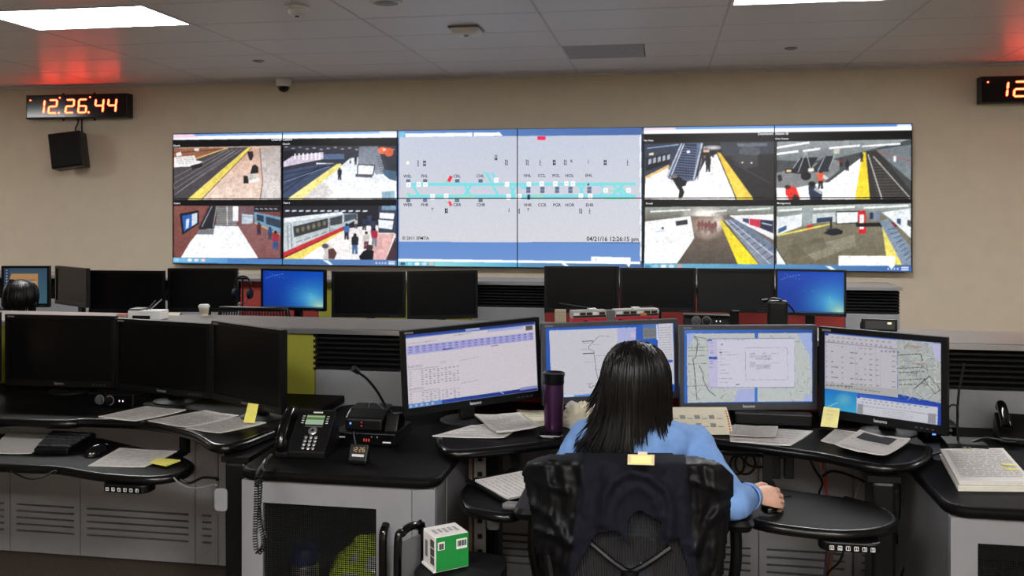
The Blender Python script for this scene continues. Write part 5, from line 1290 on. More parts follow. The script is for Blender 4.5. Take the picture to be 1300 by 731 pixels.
def audio_box(label, p, w, h, d, z_, rz=0):
    r = thing('audio_panel', label, 'audio panel', p, rz, 'black audio panels with two knobs')
    MB().box(-w / 2, w / 2, 0, d, 0, h).build('case', 'black', r, bevel=.004)
    MB().box(-w / 2 + .004, w / 2 - .004, -.002, .001, .004, h - .004).build('front_panel', 'black_gloss', r)
    for k, x in enumerate((-.22, -.0)):
        kn = MB().lathe([(h * .34, 0), (h * .32, .012), (h * .2, .014)], 18, Matrix.Translation((x * w, -.002, h * .5)) @ Matrix.Rotation(pi / 2, 4, 'X')).build('knob', 'dark_grey' if k == 0 else 'black', r, True)
        MB().lathe([(h * .4, 0), (h * .4, .002)], 18, Matrix.Translation((x * w, -.002, h * .5)) @ Matrix.Rotation(pi / 2, 4, 'X')).build('knob_ring', 'mid_grey', kn, True)
    for k in range(2): MB().box(.2 * w + k * .016, .2 * w + k * .016 + .004, -.004, -.002, h * .42, h * .55).build('indicator', glow('white_led', (235, 240, 255), 1.2), r)
    for x in (-w * .4, w * .4): MB().box(x - .012, x + .012, .02, d - .02, -.003, 0).build('foot', 'black_matt', r)
audio_box('black audio panel with two knobs on the ledge over the map monitor', onZ(897, 415.5, ZL) + Vector((0, 0, .003)), .2, .052, .06, 0)
audio_box('black audio panel with a shiny knob under the left dark monitors', onZ(140, 516.5, ZD) + Vector((0, 0, .003)), .21, .05, .08, 0, radians(-3))
# microphone box on the ledge
p = onZ(988, 417, ZL); r = thing('desk_microphone', 'black gooseneck microphone on a box in front of the blue monitor', 'microphone', p)
MB().box(-.042, .042, 0, .05, 0, .12).build('box', 'black', r, bevel=.012, seg=3)
MB().box(-.03, .03, -.003, .002, .02, .085).build('speaker_grille', 'black_matt', r)
MB().tube(arc_pts([(.045, .03, .06), (.07, .03, .07), (.03, .02, .115), (-.02, .0, .13), (-.05, -.01, .122)], 8), .004, 6).build('gooseneck', 'black', r, True)
MB().tube([(-.045, -.009, .123), (-.07, -.014, .118)], [.007, .009], 10).build('microphone_head', 'black', r, True)
p = onZ(1117, 420, ZL); r = thing('desk_display', 'small dark tilted display unit on the ledge behind the spreadsheet monitor', 'display', p, radians(-4))
MB().prism([(0, 0), (.07, 0), (.07, .02), (.02, .05), (.0, .05)], -.07, .07, Matrix(((0, 0, 1, 0), (1, 0, 0, 0), (0, 1, 0, 0), (0, 0, 0, 1)))).build('case', 'black', r, bevel=.003)
MB().box(-.058, .058, -.002, .0, .008, .042).build('screen', 'dark_grey', r)
MB().box(.03, .045, -.004, -.002, .03, .037).build('indicator', glow('warm_led', (255, 235, 170), 1.5), r)

# ------------------------------------------------------------------ operator worktop
p = onZ(703, 550, ZD); r = thing('tumbler', 'tall plum metal tumbler with black lid on the worktop', 'tumbler', p)
MB().lathe([(.030, .012), (.034, .03), (.0355, .12), (.036, .178)], 28).build('body', 'plum', r, True)
MB().lathe([(.036, .178), (.038, .182), (.0375, .2), (.041, .216), (.039, .219), (.028, .212), (.004, .212)], 28).build('lid', 'black', r, True)
MB().lathe([(.03, 0), (.033, .004), (.033, .012), (.03, .0125)], 28).build('base_ring', 'black', r, True)
p = onZ(700, 555, ZD); r = thing('phone_charger', 'small black device lying at the foot of the tumbler', 'device', p)
MB().prism(rrect(-.045, .04, -.025, .012, .01), 0, .012).build('case', 'black_gloss', r, bevel=.003); MB().box(-.03, .01, -.026, -.025, .004, .007).build('trim', 'silver', r)
# crumpled bag
p = onZ(738, 540, ZD); r = thing('crumpled_bag', 'crumpled cream paper bag between tumbler and operator', 'paper bag', p)
def bag(u, v):
    a = 2 * pi * u; el = v * pi / 2
    n1 = noise.noise(Vector((cos(a) * 2, sin(a) * 2, v * 4))) * .35 + noise.noise(Vector((cos(a) * 5, sin(a) * 5, v * 9))) * .25
    k = 1 + n1
    return (.075 * cos(el) * k * cos(a), .05 * cos(el) * k * sin(a), .085 * sin(el) * (1 + n1 * .6) ** 1)
MB().grid(28, 10, bag).build('bag', 'paper_warm', r, recalc=True)
MB().grid(10, 4, lambda u, v: (-.06 + .11 * u, -.02 + .03 * v, .07 + .02 * sin(7 * u) * v)).build('folded_rim', 'paper', r)
p = onZ(757, 541, ZD); r = thing('handheld_radio', 'black handheld radio with stub antenna beside the operator hair', 'radio', p)
MB().box(-.028, .028, -.005, .03, 0, .06).build('body', 'black', r, bevel=.005); MB().tube([(.005, .012, .06), (.005, .012, .135)], .0055, 8).build('antenna', 'black_matt', r, True); MB().lathe([(.007, .06), (.007, .07)], 10, Matrix.Translation((-.014, .012, 0))).build('knob', 'black', r, True)
# flip pad right of the operator
p0, p1 = at(852, 541, 3.22), at(930, 543, 3.22); r = thing('spiral_pad', 'white printed spiral pad leaning under the street map monitor', 'notepad', (p0.x, p0.y, ZD), math.atan2((p1 - p0).y, (p1 - p0).x))
Lp = (p1 - p0).length
def padf(off): return lambda u, v: (u * Lp, .09 * v - .012 * sin(v * pi) + off, .004 + .075 * v ** .8 + off * .3)
mb = MB().grid(10, 10, padf(0)); mb.grid(10, 10, padf(.006)); mb.build('pages', 'paper_warm', r, True)
pb = MB()
for k in range(7):
    for j in range(2):
        f_ = padf(-.002); u0, u1, v0, v1 = .06 + .12 * k, .06 + .12 * k + .09, .25 + .32 * j, .28 + .32 * j + .12 * (k % 2)
        pb.add([f_(u0, v0), f_(u1, v0), f_(u1, v1), f_(u0, v1)], [(0, 1, 2, 3)])
pb.build('printed_lines', 'print_grey', r)
mb = MB()
for k in range(9): mb.lathe([(.003, -.002), (.003, .002)], 8, Matrix.Translation(Vector(padf(-.003)(.965, .08 + .1 * k))) @ Matrix.Rotation(pi / 2, 4, 'X'))
o = mb.build('ring_holes', 'orange', r); o['kind'] = 'stuff'
MB().add([padf(-.0012)(.93, 0), padf(-.0012)(1, 0), padf(-.0012)(1, 1), padf(-.0012)(.93, 1)], [(0, 1, 2, 3)]).build('yellow_strip', 'yellow_pale', r)
p0, p1 = onZ(893, 546, ZD), onZ(917, 544.5, ZD); r = thing('pencil', 'orange pencil lying in front of the spiral pad', 'pencil', p0)
d_ = p1 - p0; MB().tube([(0, 0, .005), tuple(d_ * .88 + Vector((0, 0, .005)))], .004, 6).build('barrel', 'orange', r); MB().tube([tuple(d_ * .88 + Vector((0, 0, .005))), tuple(d_ + Vector((0, 0, .005)))], [.004, .0006], 6).build('tip', 'cream', r)
p = onZ(982, 542, ZD); r = thing('docking_station', 'long low black docking box under the street map monitor', 'dock', p)
MB().box(-.14, .14, 0, .05, .003, .05).build('case', 'black', r, bevel=.006); MB().box(-.13, .13, -.002, .001, .012, .04).build('front_panel', 'black_matt', r)
for x in (-.12, .12): MB().box(x - .012, x + .012, .005, .045, 0, .003).build('foot', 'black_matt', r)
p = onZ(1196, 560, ZCAB) + Vector((0, 0, 0)); r = thing('intercom_unit', 'small black unit with blue and white lamps by the spreadsheet monitor', 'intercom', (p.x, p.y, ZCAB))
MB().box(-.06, .06, 0, .1, 0, .06).build('case', 'black', r, bevel=.008); MB().box(-.05, .05, -.002, .001, .008, .052).build('front_panel', 'black_gloss', r)
MB().box(-.034, -.022, -.004, -.002, .022, .04).build('blue_lamp', glow('blue_led', (90, 140, 255), 2.0), r)
for k in range(2): MB().lathe([(.006, 0), (.005, .006)], 12, Matrix.Translation((.028, -.002, .02 + .022 * k)) @ Matrix.Rotation(pi / 2, 4, 'X')).build('knob', 'silver', r, True)

# ------------------------------------------------------------------ on the left cabinet: phone and radio gear
p = onZ(388, 582, ZCAB)
ph = thing('desk_phone', 'black desk phone with lit green display on the left cabinet', 'phone', p, radians(2))
SX = Matrix(((0, 0, 1, 0), (1, 0, 0, 0), (0, 1, 0, 0), (0, 0, 0, 1)))     # profile (y,z) extruded along x
pw, pd, phh, pf = .066, .13, .135, .022
bd = MB().prism([(0, 0), (pd + .03, 0), (pd + .03, .05), (pd, phh), (pd - .012, phh + .002), (0, pf)], -pw, pw, SX).build('body', 'black', ph, bevel=.004)
sl = math.atan2(phh - pf, pd - .012); fm = Matrix.Translation((0, 0, pf)) @ Matrix.Rotation(sl, 4, 'X'); LF = math.hypot(phh - pf, pd - .012)
MB().box(-.034, .038, LF * .62, LF * .9, 0, .003, fm).build('display_frame', 'black_gloss', ph)
dsp = MB().box(-.030, .034, LF * .645, LF * .875, .003, .0036, fm).build('display', glow('phone_lcd', (160, 190, 160), .75), ph)
MB().box(-.03, .034, LF * .76, LF * .82, .0036, .0039, fm).box(-.03, .034, LF * .855, LF * .875, .0036, .0039, fm).build('display_bar', glow('phone_lcd_dark', (104, 128, 40), .6), dsp)
MB().box(-.028, .034, LF * .595, LF * .612, 0, .003, fm).build('soft_key_bar', 'silver', ph)
MB().lathe([(.0155, 0), (.0155, .003), (.013, .0045)], 24, fm @ Matrix.Translation((.004, LF * .5, 0))).build('navigation_ring', 'silver', ph, True)
MB().lathe([(.005, .0045), (.004, .006)], 14, fm @ Matrix.Translation((.004, LF * .5, 0))).build('centre_key', 'black', ph, True)
for k in range(12):
    x = -.014 + .0175 * (k % 3); y = LF * (.345 - .085 * (k // 3))
    MB().lathe([(.0062, 0), (.0062, .002), (.005, .003)], 14, fm @ Matrix.Translation((x, y, 0))).build('key', 'silver', ph, True)
for s_ in (-1, 1):
    for k in range(4): MB().box(.002 + s_ * .043 - .0045, .002 + s_ * .043 + .0045, LF * (.68 + .055 * k), LF * (.695 + .055 * k), 0, .0015, fm).build('line_key', 'white_ink', ph)
MB().box(-.012, .022, LF * .93, LF * .965, 0, .0015, fm).build('nameplate', 'white_ink', ph)
hx = -.088
cr = MB().prism([(0, 0), (pd, 0), (pd, phh - .01), (0, pf - .004)], -pw - .044, -pw, SX).build('cradle', 'black', ph, bevel=.004)
hp = [fm @ Vector((hx, LF * a, b)) for a, b in ((.06, .012), (.1, .022), (.3, .034), (.5, .037), (.7, .034), (.9, .024), (.95, .014))]
MB().tube(arc_pts(hp, 4), .017, 10, flat=.8).build('handset', 'black_gloss', ph, True)
for a in (.1, .9): MB().lathe([(.022, 0), (.024, .012), (.018, .026)], 16, fm @ Matrix.Translation((hx, LF * a, .0))).build('earpiece', 'black', ph, True)
# coiled cord
path_px = [(345, 578, 2.98), (335, 590, 2.86), (328, 600, 2.74), (326, 615, 2.70), (325, 650, 2.70), (324, 682, 2.70), (326, 699, 2.70), (332, 698, 2.70), (335, 684, 2.70), (331, 668, 2.70), (329, 640, 2.71), (331, 605, 2.72), (333, 596, 2.80), (338, 584, 2.92)]
iw = ph.matrix_basis.inverted()
P = arc_pts([iw @ at(x, y, t) for x, y, t in path_px], 40)
hel = []; a = 0.0
for i in range(len(P) - 1):
    d = (P[i + 1] - P[i]); L_ = d.length; d.normalize(); s1 = d.orthogonal().normalized() if i == 0 else (s1 - d * s1.dot(d)).normalized(); s2 = d.cross(s1)
    n = max(1, int(L_ / .0009)); 
    for k in range(n):
        a += L_ / n / .0075 * 2 * pi
        q = P[i] + d * (L_ * k / n); hel.append(q + s1 * cos(a) * .0068 + s2 * sin(a) * .0068)
MB().tube(hel, .0021, 4).build('coiled_cord', 'black', ph, True)
p = onZ(462, 566, ZCAB)
r = thing('radio_unit', 'flat black radio unit with small red lamps behind the phone', 'radio', p, radians(-1))
MB().box(-.115, .115, 0, .2, .003, .046).build('case', 'black', r, bevel=.004); MB().box(-.112, .112, -.002, .001, .007, .042).build('front_panel', 'black_gloss', r)
for k in range(3): MB().box(.0 + .009 * k, .003 + .009 * k, -.004, -.002, .017, .027).build('red_lamp', glow('red_led', (220, 60, 40), .9), r)
MB().box(-.105, -.07, -.0028, -.002, .027, .032).build('nameplate', 'white_ink', r); MB().box(.07, .1, -.0028, -.002, .014, .019).build('model_plate', 'white_ink', r)
for x in (.03, .05): MB().lathe([(.003, 0), (.003, .003)], 8, Matrix.Translation((x, -.002, .034)) @ Matrix.Rotation(pi / 2, 4, 'X')).build('socket', 'mid_grey', r)
for x in (-.09, .09):
    for y in (.02, .18): MB().box(x - .01, x + .01, y - .01, y + .01, 0, .003).build('foot', 'black_matt', r)
p2 = Vector((p.x - .01, p.y + .02, ZCAB + .0465))
r = thing('microphone_console', 'black console with gooseneck microphone stacked on the radio unit', 'microphone', p2, radians(-1))
MB().prism([(0, 0), (.13, 0), (.13, .075), (.05, .07), (0, .045)], -.07, .07, SX).build('case', 'black', r, bevel=.008)
MB().box(-.05, -.044, -.002, .001, .024, .03).build('blue_lamp', glow('blue_led', (90, 140, 255), 2.0), r)
for k in range(2): MB().box(-.008, -.003, -.002, .001, .018 + .012 * k, .021 + .012 * k).build('red_lamp', glow('red_led', (220, 60, 40), .9), r)
MB().prism([(0, 0), (.1, 0), (.1, .05), (.03, .06)], .075, .125, SX).build('microphone_base', 'black_gloss', r, bevel=.006)
iw = r.matrix_basis.inverted()
g = [Vector((.1, .05, .05))] + [iw @ at(x, y, t) for x, y, t in ((490, 516, 3.3), (479, 497, 3.28), (466, 481, 3.25), (455, 472.5, 3.22))]
MB().tube(arc_pts(g, 8), .0048, 8).build('gooseneck', 'black', r, True)
MB().tube([g[-1], g[-1] + (g[-1] - g[-2]).normalized() * .03], [.009, .012], 12).build('microphone_head', 'black_matt', r, True)
MB().tube(arc_pts([(.0, .06, .072), (.02, .02, .1), (.05, .01, .1), (.06, .05, .07)], 6), .0018, 6).build('loop_cord', 'silver', r, True)
p = onZ(453, 589, ZCAB); r = thing('desk_clock', 'tiny black desk clock with amber digits before the radio unit', 'clock', p, radians(-4))
MB().prism([(0, 0), (.035, 0), (.035, .05), (.022, .062), (0, .012)], -.033, .033, SX).build('case', 'black', r, bevel=.004)
sl2 = math.atan2(.05, .022); fm2 = Matrix.Translation((0, 0, .012)) @ Matrix.Rotation(sl2, 4, 'X')
mb = MB()
for k, ch in enumerate('1226'):
    for s_ in SEG[ch]:
        q = seg_poly(s_, .0035, .0065, .0018); x0 = -.019 + .0115 * k + (.003 if k > 1 else 0)
        mb.add([tuple(fm2 @ Vector((x0 + x, .035 + z, .0008))) for x, z in q], [tuple(range(6))])
mb.build('digits', glow('amber_led', (210, 170, 110), .9), r)
MB().box(-.02, .022, .012, .02, 0, .0008, fm2).build('nameplate', 'white_ink', r)
MB().tube(arc_pts([(-.01, .034, .03), (-.03, .06, .05), (-.05, .09, .08), (-.06, .14, .06)], 6), .002, 6).build('cord', 'dark_grey', r, True)
# on the right cabinet
p = onZ(1234, 584, ZCAB); r = thing('status_display', 'low black unit with blue strip display above the paper stack', 'display', p, radians(-2))
MB().prism([(0.01, 0), (.14, 0), (.14, .045), (.05, .04), (.01, .014)], -.065, .065, SX).build('case', 'black', r, bevel=.004)
MB().box(-.012, .052, .0075, .0098, .004, .013).build('strip_display', glow('strip_lcd', (110, 110, 225), .9), r)
g = [(-.02, .09, .04), (-.022, .09, .1), (-.018, .09, .2), (.0, .088, .31)]
MB().tube(arc_pts(g, 6), .004, 8).build('aerial', 'black_matt', r, True)
MB().tube(arc_pts([(-.02, .088, .12), (-.025, .08, .16), (-.045, .07, .168), (-.062, .06, .155)], 6), .003, 8).build('gooseneck', 'black', r, True)
MB().tube([(-.058, .062, .157), (-.078, .055, .148)], [.006, .008], 10).build('microphone_head', 'black', r, True)
p = onZ(1300, 566, ZCAB); r = thing('desk_phone', 'black desk phone cut by the right edge', 'phone', p, radians(-12))
MB().prism([(0, 0), (.16, 0), (.16, .05), (.12, .09), (0, .025)], -.08, .1, SX).build('body', 'black', r, bevel=.006)
MB().tube(arc_pts([(-.055, .0, .06), (-.055, .02, .075), (-.055, .08, .1), (-.055, .14, .112), (-.055, .16, .1)], 5), .018, 10).build('handset', 'black_gloss', r, True)
MB().box(-.0, .07, .03, .035, .036, .04).build('key_row', 'white_ink', r)
p = onZ(1272, 592, ZCAB)
P = arc_pts([onZ(1180, 578, ZCAB + .004), onZ(1215, 570, ZCAB + .02), onZ(1250, 556, ZCAB + .05), onZ(1280, 561, ZCAB + .02), onZ(1300, 560, ZCAB + .01)], 8)
r = thing('patch_cable', 'black cable trailing behind the status display on the right cabinet', 'cable', P[0]); MB().tube([q - P[0] for q in P], .004, 6).build('cord', 'black', r, True); MB().tube([(0, 0, 0), (-.02, .0, 0)], .006, 8).build('plug', 'black', r, True)

# ------------------------------------------------------------------ under the desks
def cable(label, pts, rad, m, plug=None, extra=()):
    P = [at(*q) for q in pts]; r = thing('hanging_cable', label, 'cable', P[0])
    MB().tube([q - P[0] for q in arc_pts(P, 8)], rad, 6).build('cord', m, r, True)
    e = P[-1] - P[0]; MB().tube([e, e + Vector((0, 0, -.03 if plug else -.008))], rad * (2.4 if plug else 1.3), 8).build('plug' if plug else 'end_sleeve', 'black' if plug else m, r, True)
    return r
cable('red cable bundle hanging behind the operator tray', [(1044, 578, 3.25), (1047, 600, 3.26), (1049, 640, 3.28), (1052, 680, 3.28), (1048, 731, 3.28), (1044, 760, 3.28)], .008, 'red_cable')
cable('pink cable hanging beside the red bundle', [(1041, 579, 3.27), (1045, 605, 3.28), (1046, 640, 3.3), (1056, 690, 3.3), (1053, 740, 3.3)], .0055, 'pink_cable')
cable('blue grey cable twisted around the red bundle', [(1050, 580, 3.25), (1044, 612, 3.25), (1050, 640, 3.26), (1056, 672, 3.27), (1046, 735, 3.27)], .004, 'blue_cable')
cable('black cable crossing left of the red bundle', [(1026, 578, 3.2), (1034, 595, 3.2), (1044, 612, 3.22), (1040, 626, 3.25), (1038, 650, 3.3)], .0045, 'black')
cable('black cable slung right from the bundle to the column', [(1044, 604, 3.2), (1056, 598, 3.18), (1076, 602, 3.15), (1104, 614, 3.12)], .0045, 'black')
cable('black loop below the operator tray near the bundle', [(1060, 678, 3.2), (1070, 695, 3.2), (1066, 712, 3.2), (1053, 725, 3.22), (1049, 735, 3.22)], .004, 'black')
cable('thin pale cable slanting behind the right column', [(1100, 588, 3.2), (1092, 610, 3.22), (1084, 633, 3.25)], .002, 'pale_cord')
cable('black cable with plug hanging beside the perforated rail', [(1142, 594, 3.1), (1143, 625, 3.1), (1142, 655, 3.1), (1137, 678, 3.1)], .0035, 'black', True)
cable('long black cable snaking down the right perforated rail', [(1160, 596, 3.08), (1150, 625, 3.08), (1150, 650, 3.08), (1160, 678, 3.08), (1152, 708, 3.08), (1143, 735, 3.08)], .0038, 'black')
for k, (x, y, rx, ry) in enumerate(((936, 590, 9, 12), (946, 588, 13, 14), (962, 584, 16, 9))):
    cable(['small', 'middle', 'wide'][k] + ' loop of black cable under the worktop behind the hand', [(x + rx * cos(a * pi / 5), y + ry * sin(a * pi / 5), 3.3 + .004 * a) for a in range(11)], .0042, 'black')
cable('black cable drooping under the left keyboard tray', [(14, 598, 3.05), (34, 607, 3.08), (52, 606, 3.1), (70, 597, 3.12)], .0035, 'black')
cable('pale cable looping between the left tray and its column', [(220, 606, 3.1), (232, 616, 3.1), (250, 619.5, 3.08), (274, 614, 3.05)], .0028, 'pale_cord')
cable('black cable looping above the pale one by the column', [(222, 605, 3.12), (240, 613, 3.12), (258, 606, 3.1), (276, 607, 3.08)], .0045, 'black')
cable('black cable hooked under the worktop above the pale rail', [(640, 572, 3.2), (650, 577, 3.2), (664, 572, 3.2), (672, 566, 3.22)], .0055, 'black')
cable('pale cable hanging down the left cabinet side', [(567, 600, 2.95), (567, 640, 2.95), (566, 690, 2.95), (565, 740, 2.95)], .0018, 'pale_cord')
# parts of the operator worktop frame
r = WTC; o_ = Vector(r.location)
b_ = at(905, 572, 3.2) - o_; e_ = at(1000, 577, 3.2) - o_
MB().tube([b_, e_], .014, 10).build('crossbar', 'black', r, True)
for x in (984, 1001): 
    s_ = at(x, 570, 3.18) - o_; MB().box(s_.x - .016, s_.x + .016, s_.y - .02, s_.y + .02, s_.z - .1, s_.z + .01).build('lift_bracket', 'black', r, bevel=.004)
for root, px_, y0_, y1_, t_ in ((WTC, 1115, 660, 694, 3.0), (WTL, 281, 620, 648, 3.02), (WTC, 626, 652, 672, 3.2)):
    c_ = at(px_, (y0_ + y1_) / 2, t_ - .09) - Vector(root.location); h_ = (y1_ - y0_) * t_ / FPX / 2
    MB().prism(rrect(-.022, .022, -h_, h_, .012), 0, .004, Matrix.Translation(c_) @ Matrix.Rotation(pi / 2, 4, 'X')).build('cover_plate', 'grey_metal', root, bevel=.001)
# carton, bag, frame, vest and flask low by the left cabinet
bz = .578
p = at(566, 722, 2.59); p.z = bz
ca_ = thing('printed_carton', 'green and white printed carton on a black bag beside the cabinet', 'box', p, radians(38))
aw, ad, ah = .1, .088, .097
MB().box(-aw / 2, aw / 2, -ad / 2, ad / 2, 0, ah).build('carton', 'white', ca_, bevel=.001)
gf = MB().box(-aw / 2, aw / 2, -ad / 2 - .0012, -ad / 2, .002, ah - .0005).build('green_face', 'green_box', ca_)
for x0, x1, n in ((-.045, -.024, 7), (.012, .045, 9)):
    MB().box(x0, x1, -ad / 2 - .0024, -ad / 2 - .0012, ah - .036 - (.006 if x0 > 0 else 0), ah - .014).build('barcode_label', 'white', gf)
    mb = MB()
    for k in range(n): x = x0 + .003 + (x1 - x0 - .006) * k / n; mb.box(x, x + .0014 + .0008 * (k % 3), -ad / 2 - .0034, -ad / 2 - .0026, ah - .034, ah - .018)
    mb.build('barcode', 'dark_grey', gf)
wf = MB().box(-aw / 2 - .0012, -aw / 2, -ad / 2 + .002, ad / 2 - .002, .004, ah - .004).build('white_face', 'paper', ca_)
for k in range(3): MB().box(-aw / 2 - .0024, -aw / 2 - .0012, -.034, -.01, .016 + .024 * k, .036 + .024 * k).build('printed_panel', 'dark_grey', wf)
MB().box(-aw / 2 - .0024, -aw / 2 - .0012, .012, .028, .026, .072).build('printed_panel', 'mid_grey', wf)
tf = MB().box(-aw / 2 + .002, aw / 2 - .002, -ad / 2 + .002, ad / 2 - .002, ah, ah + .0012).build('top_flap', 'paper_dim', ca_)
for k in range(5): MB().box(-.04 + .016 * k, -.03 + .016 * k, -.02 + .006 * (k % 2), .015, ah + .0012, ah + .002).build('top_print', 'print_grey', tf)
MB().box(-aw / 2 - .006, aw / 2 - .03, -ad / 2 + .004, ad / 2, -.002, .004).build('bottom_flap', 'paper', ca_)
# black bag under the carton
p = Vector((ca_.location.x + .045, ca_.location.y, 0))
r = thing('duffel_bag', 'black fabric bag slumped on the floor under the carton', 'bag', p)
def dbag(u, v):
    a = 2 * pi * u; sx, sy = .125, .12
    k = 1 + .05 * noise.noise(Vector((cos(a) * 3, sin(a) * 3, v * 5)))
    ca, sa = cos(a), sin(a); m_ = (abs(ca) ** 4 + abs(sa) ** 4) ** -.25
    hz = min(1, v / .72); rr = 1 if v < .72 else max(0.02, 1 - ((v - .72) / .28) ** 2 * .98)
    return (sx * ca * m_ * k * rr, sy * sa * m_ * k * rr, .575 * (hz * .94 + (.06 if v > .72 else .06 * v / .72)) - (.004 * (1 + noise.noise(Vector((ca * 4, sa * 4, v)))) if v > .72 else 0))
MB().grid(40, 26, dbag).build('body', 'black_matt', r, True)
MB().tube(arc_pts([(-.08, -.125, .4), (-.04, -.145, .46), (.04, -.145, .46), (.08, -.125, .4)], 8), .01, 6, flat=.4).build('carry_handle', 'black', r, True)
MB().tube([(-.11, -.118, .5), (.11, -.118, .5)], .004, 6).build('zip', 'dark_grey', r, True)
# folding stool frame
A0, B0 = at(505, 731, 2.60), at(536, 731, 2.69)
r = thing('folding_stool', 'black tube-framed folding stool leaning before the left cabinet', 'stool', (A0.x, A0.y, 0), math.atan2(B0.y - A0.y, B0.x - A0.x))
wd = math.hypot(B0.y - A0.y, B0.x - A0.x); zt_ = .665
MB().tube(arc_pts([(0, 0, .0), (0, 0, .3), (0, 0, zt_ - .04), (.02, 0, zt_ - .008), (wd / 2, 0, zt_), (wd - .02, 0, zt_ - .008), (wd, 0, zt_ - .04), (wd, 0, .3), (wd, 0, 0)], 6), .012, 10).build('frame', 'black_gloss', r, True)
MB().box(.012, wd - .012, -.004, .004, .34, zt_ - .035).build('panel', 'mid_grey', r)
MB().box(.01, wd - .01, -.012, .012, .2, .22).build('crossbar', 'black', r); MB().box(-.012, wd + .012, -.03, .0, .44, .46).build('hinge_bar', 'black', r)
# things behind the mesh door
cab = [o for o in bpy.data.objects if o.name == 'side_cabinet'][0]
MB().box(-.28, .28, .03, .7, .335, .35).build('shelf', 'dark_grey', cab)
p = at(458, 731, 3.07); p.z = .3505
r = thing('safety_vest', 'crumpled hi-vis yellow safety vest behind the mesh door', 'vest', p)
def vf(u, v):
    a = 2 * pi * u; el = v * pi / 2
    n1 = noise.noise(Vector((cos(a) * 1.6, sin(a) * 1.6, v * 3))) * .3 + noise.noise(Vector((cos(a) * 5, sin(a) * 5, v * 8))) * .14
    return (.1 * cos(el) * (1 + n1) * cos(a) + .045 * v, .085 * cos(el) * (1 + n1) * sin(a), .135 * sin(el) * (1 + n1 * .4))
MB().grid(32, 14, vf).build('cloth', 'hi_vis', r, True)
for u0, u1, v0, v1 in ((.68, .74, .35, .5), (.80, .88, .2, .45), (.70, .76, .1, .18)):
    def strip(a, b, u0=u0, u1=u1, v0=v0, v1=v1):
        q = Vector(vf(u0 + (u1 - u0) * a, v0 + (v1 - v0) * b)); n_ = Vector((q.x, q.y, q.z * .5)).normalized(); return tuple(q + n_ * .004)
    MB().grid(6, 6, strip).build('reflective_tape', 'reflective', r, True)
p = at(388, 731, 2.98); p.z = .3505
r = thing('water_flask', 'blue topped water flask standing behind the mesh door', 'flask', p)
MB().lathe([(.04, 0), (.045, .006), (.045, .07), (.042, .08)], 24).build('body', 'silver', r, True)
MB().lathe([(.043, .08), (.048, .084), (.048, .12), (.042, .13), (.004, .132)], 24).build('lid', 'blue_plastic', r, True)
MB().tube(arc_pts([(-.03, 0, .13), (-.02, 0, .144), (.02, 0, .144), (.03, 0, .13)], 5), .006, 8).build('carry_loop', 'blue_plastic', r, True)
cab2 = [o for o in bpy.data.objects if o.name == 'side_cabinet.001'][0]
MB().box(-.28, .28, .03, .7, .335, .35).build('shelf', 'dark_grey', cab2)
p = at(1290, 731, 2.75); p.z = .3505
r = thing('headset_pouch', 'dark rounded headset pouch behind the right mesh door', 'pouch', p)
MB().lathe([(.06, 0), (.075, .03), (.075, .09), (.05, .13), (.01, .14)], 24).build('pouch', 'black_matt', r, True)
MB().tube(arc_pts([(-.05, -.03, .12), (-.03, -.06, .16), (.03, -.06, .16), (.05, -.03, .12)], 6), .007, 8).build('strap', 'black', r, True)
# headset on a stand, rear row
p = at(308, 430, 5.72); p.z = ZD
r = thing('headset_stand', 'slim black stand beside the left blue monitor', 'stand', p)
MB().lathe([(.05, 0), (.05, .006), (.02, .01)], 20).build('base', 'black', r, True); MB().tube([(0, 0, .008), (0, 0, .36)], .006, 8).build('post', 'black', r, True); MB().box(-.035, .035, -.012, .012, .355, .366).build('hook', 'black', r)
r = thing('headset', 'black headset hanging between dark and blue far monitors', 'headset', p + Vector((0, 0, .30)))
MB().tube(arc_pts([(-.05, 0, -.02), (-.055, 0, .03), (-.03, 0, .066), (.0, 0, .0745), (.03, 0, .066), (.055, 0, .03), (.05, 0, -.02)], 5), .006, 8).build('headband', 'black', r, True)
for s_ in (-1, 1): MB().lathe([(.03, -.01), (.034, 0), (.03, .01)], 16, Matrix.Translation((s_ * .05, 0, -.035)) @ Matrix.Rotation(pi / 2, 4, 'Y')).build('ear_cup', 'black_matt', r, True)
MB().tube(arc_pts([(.05, 0, -.05), (.03, -.04, -.09), (-.01, -.06, -.1)], 6), .003, 6).build('boom_microphone', 'black', r, True)
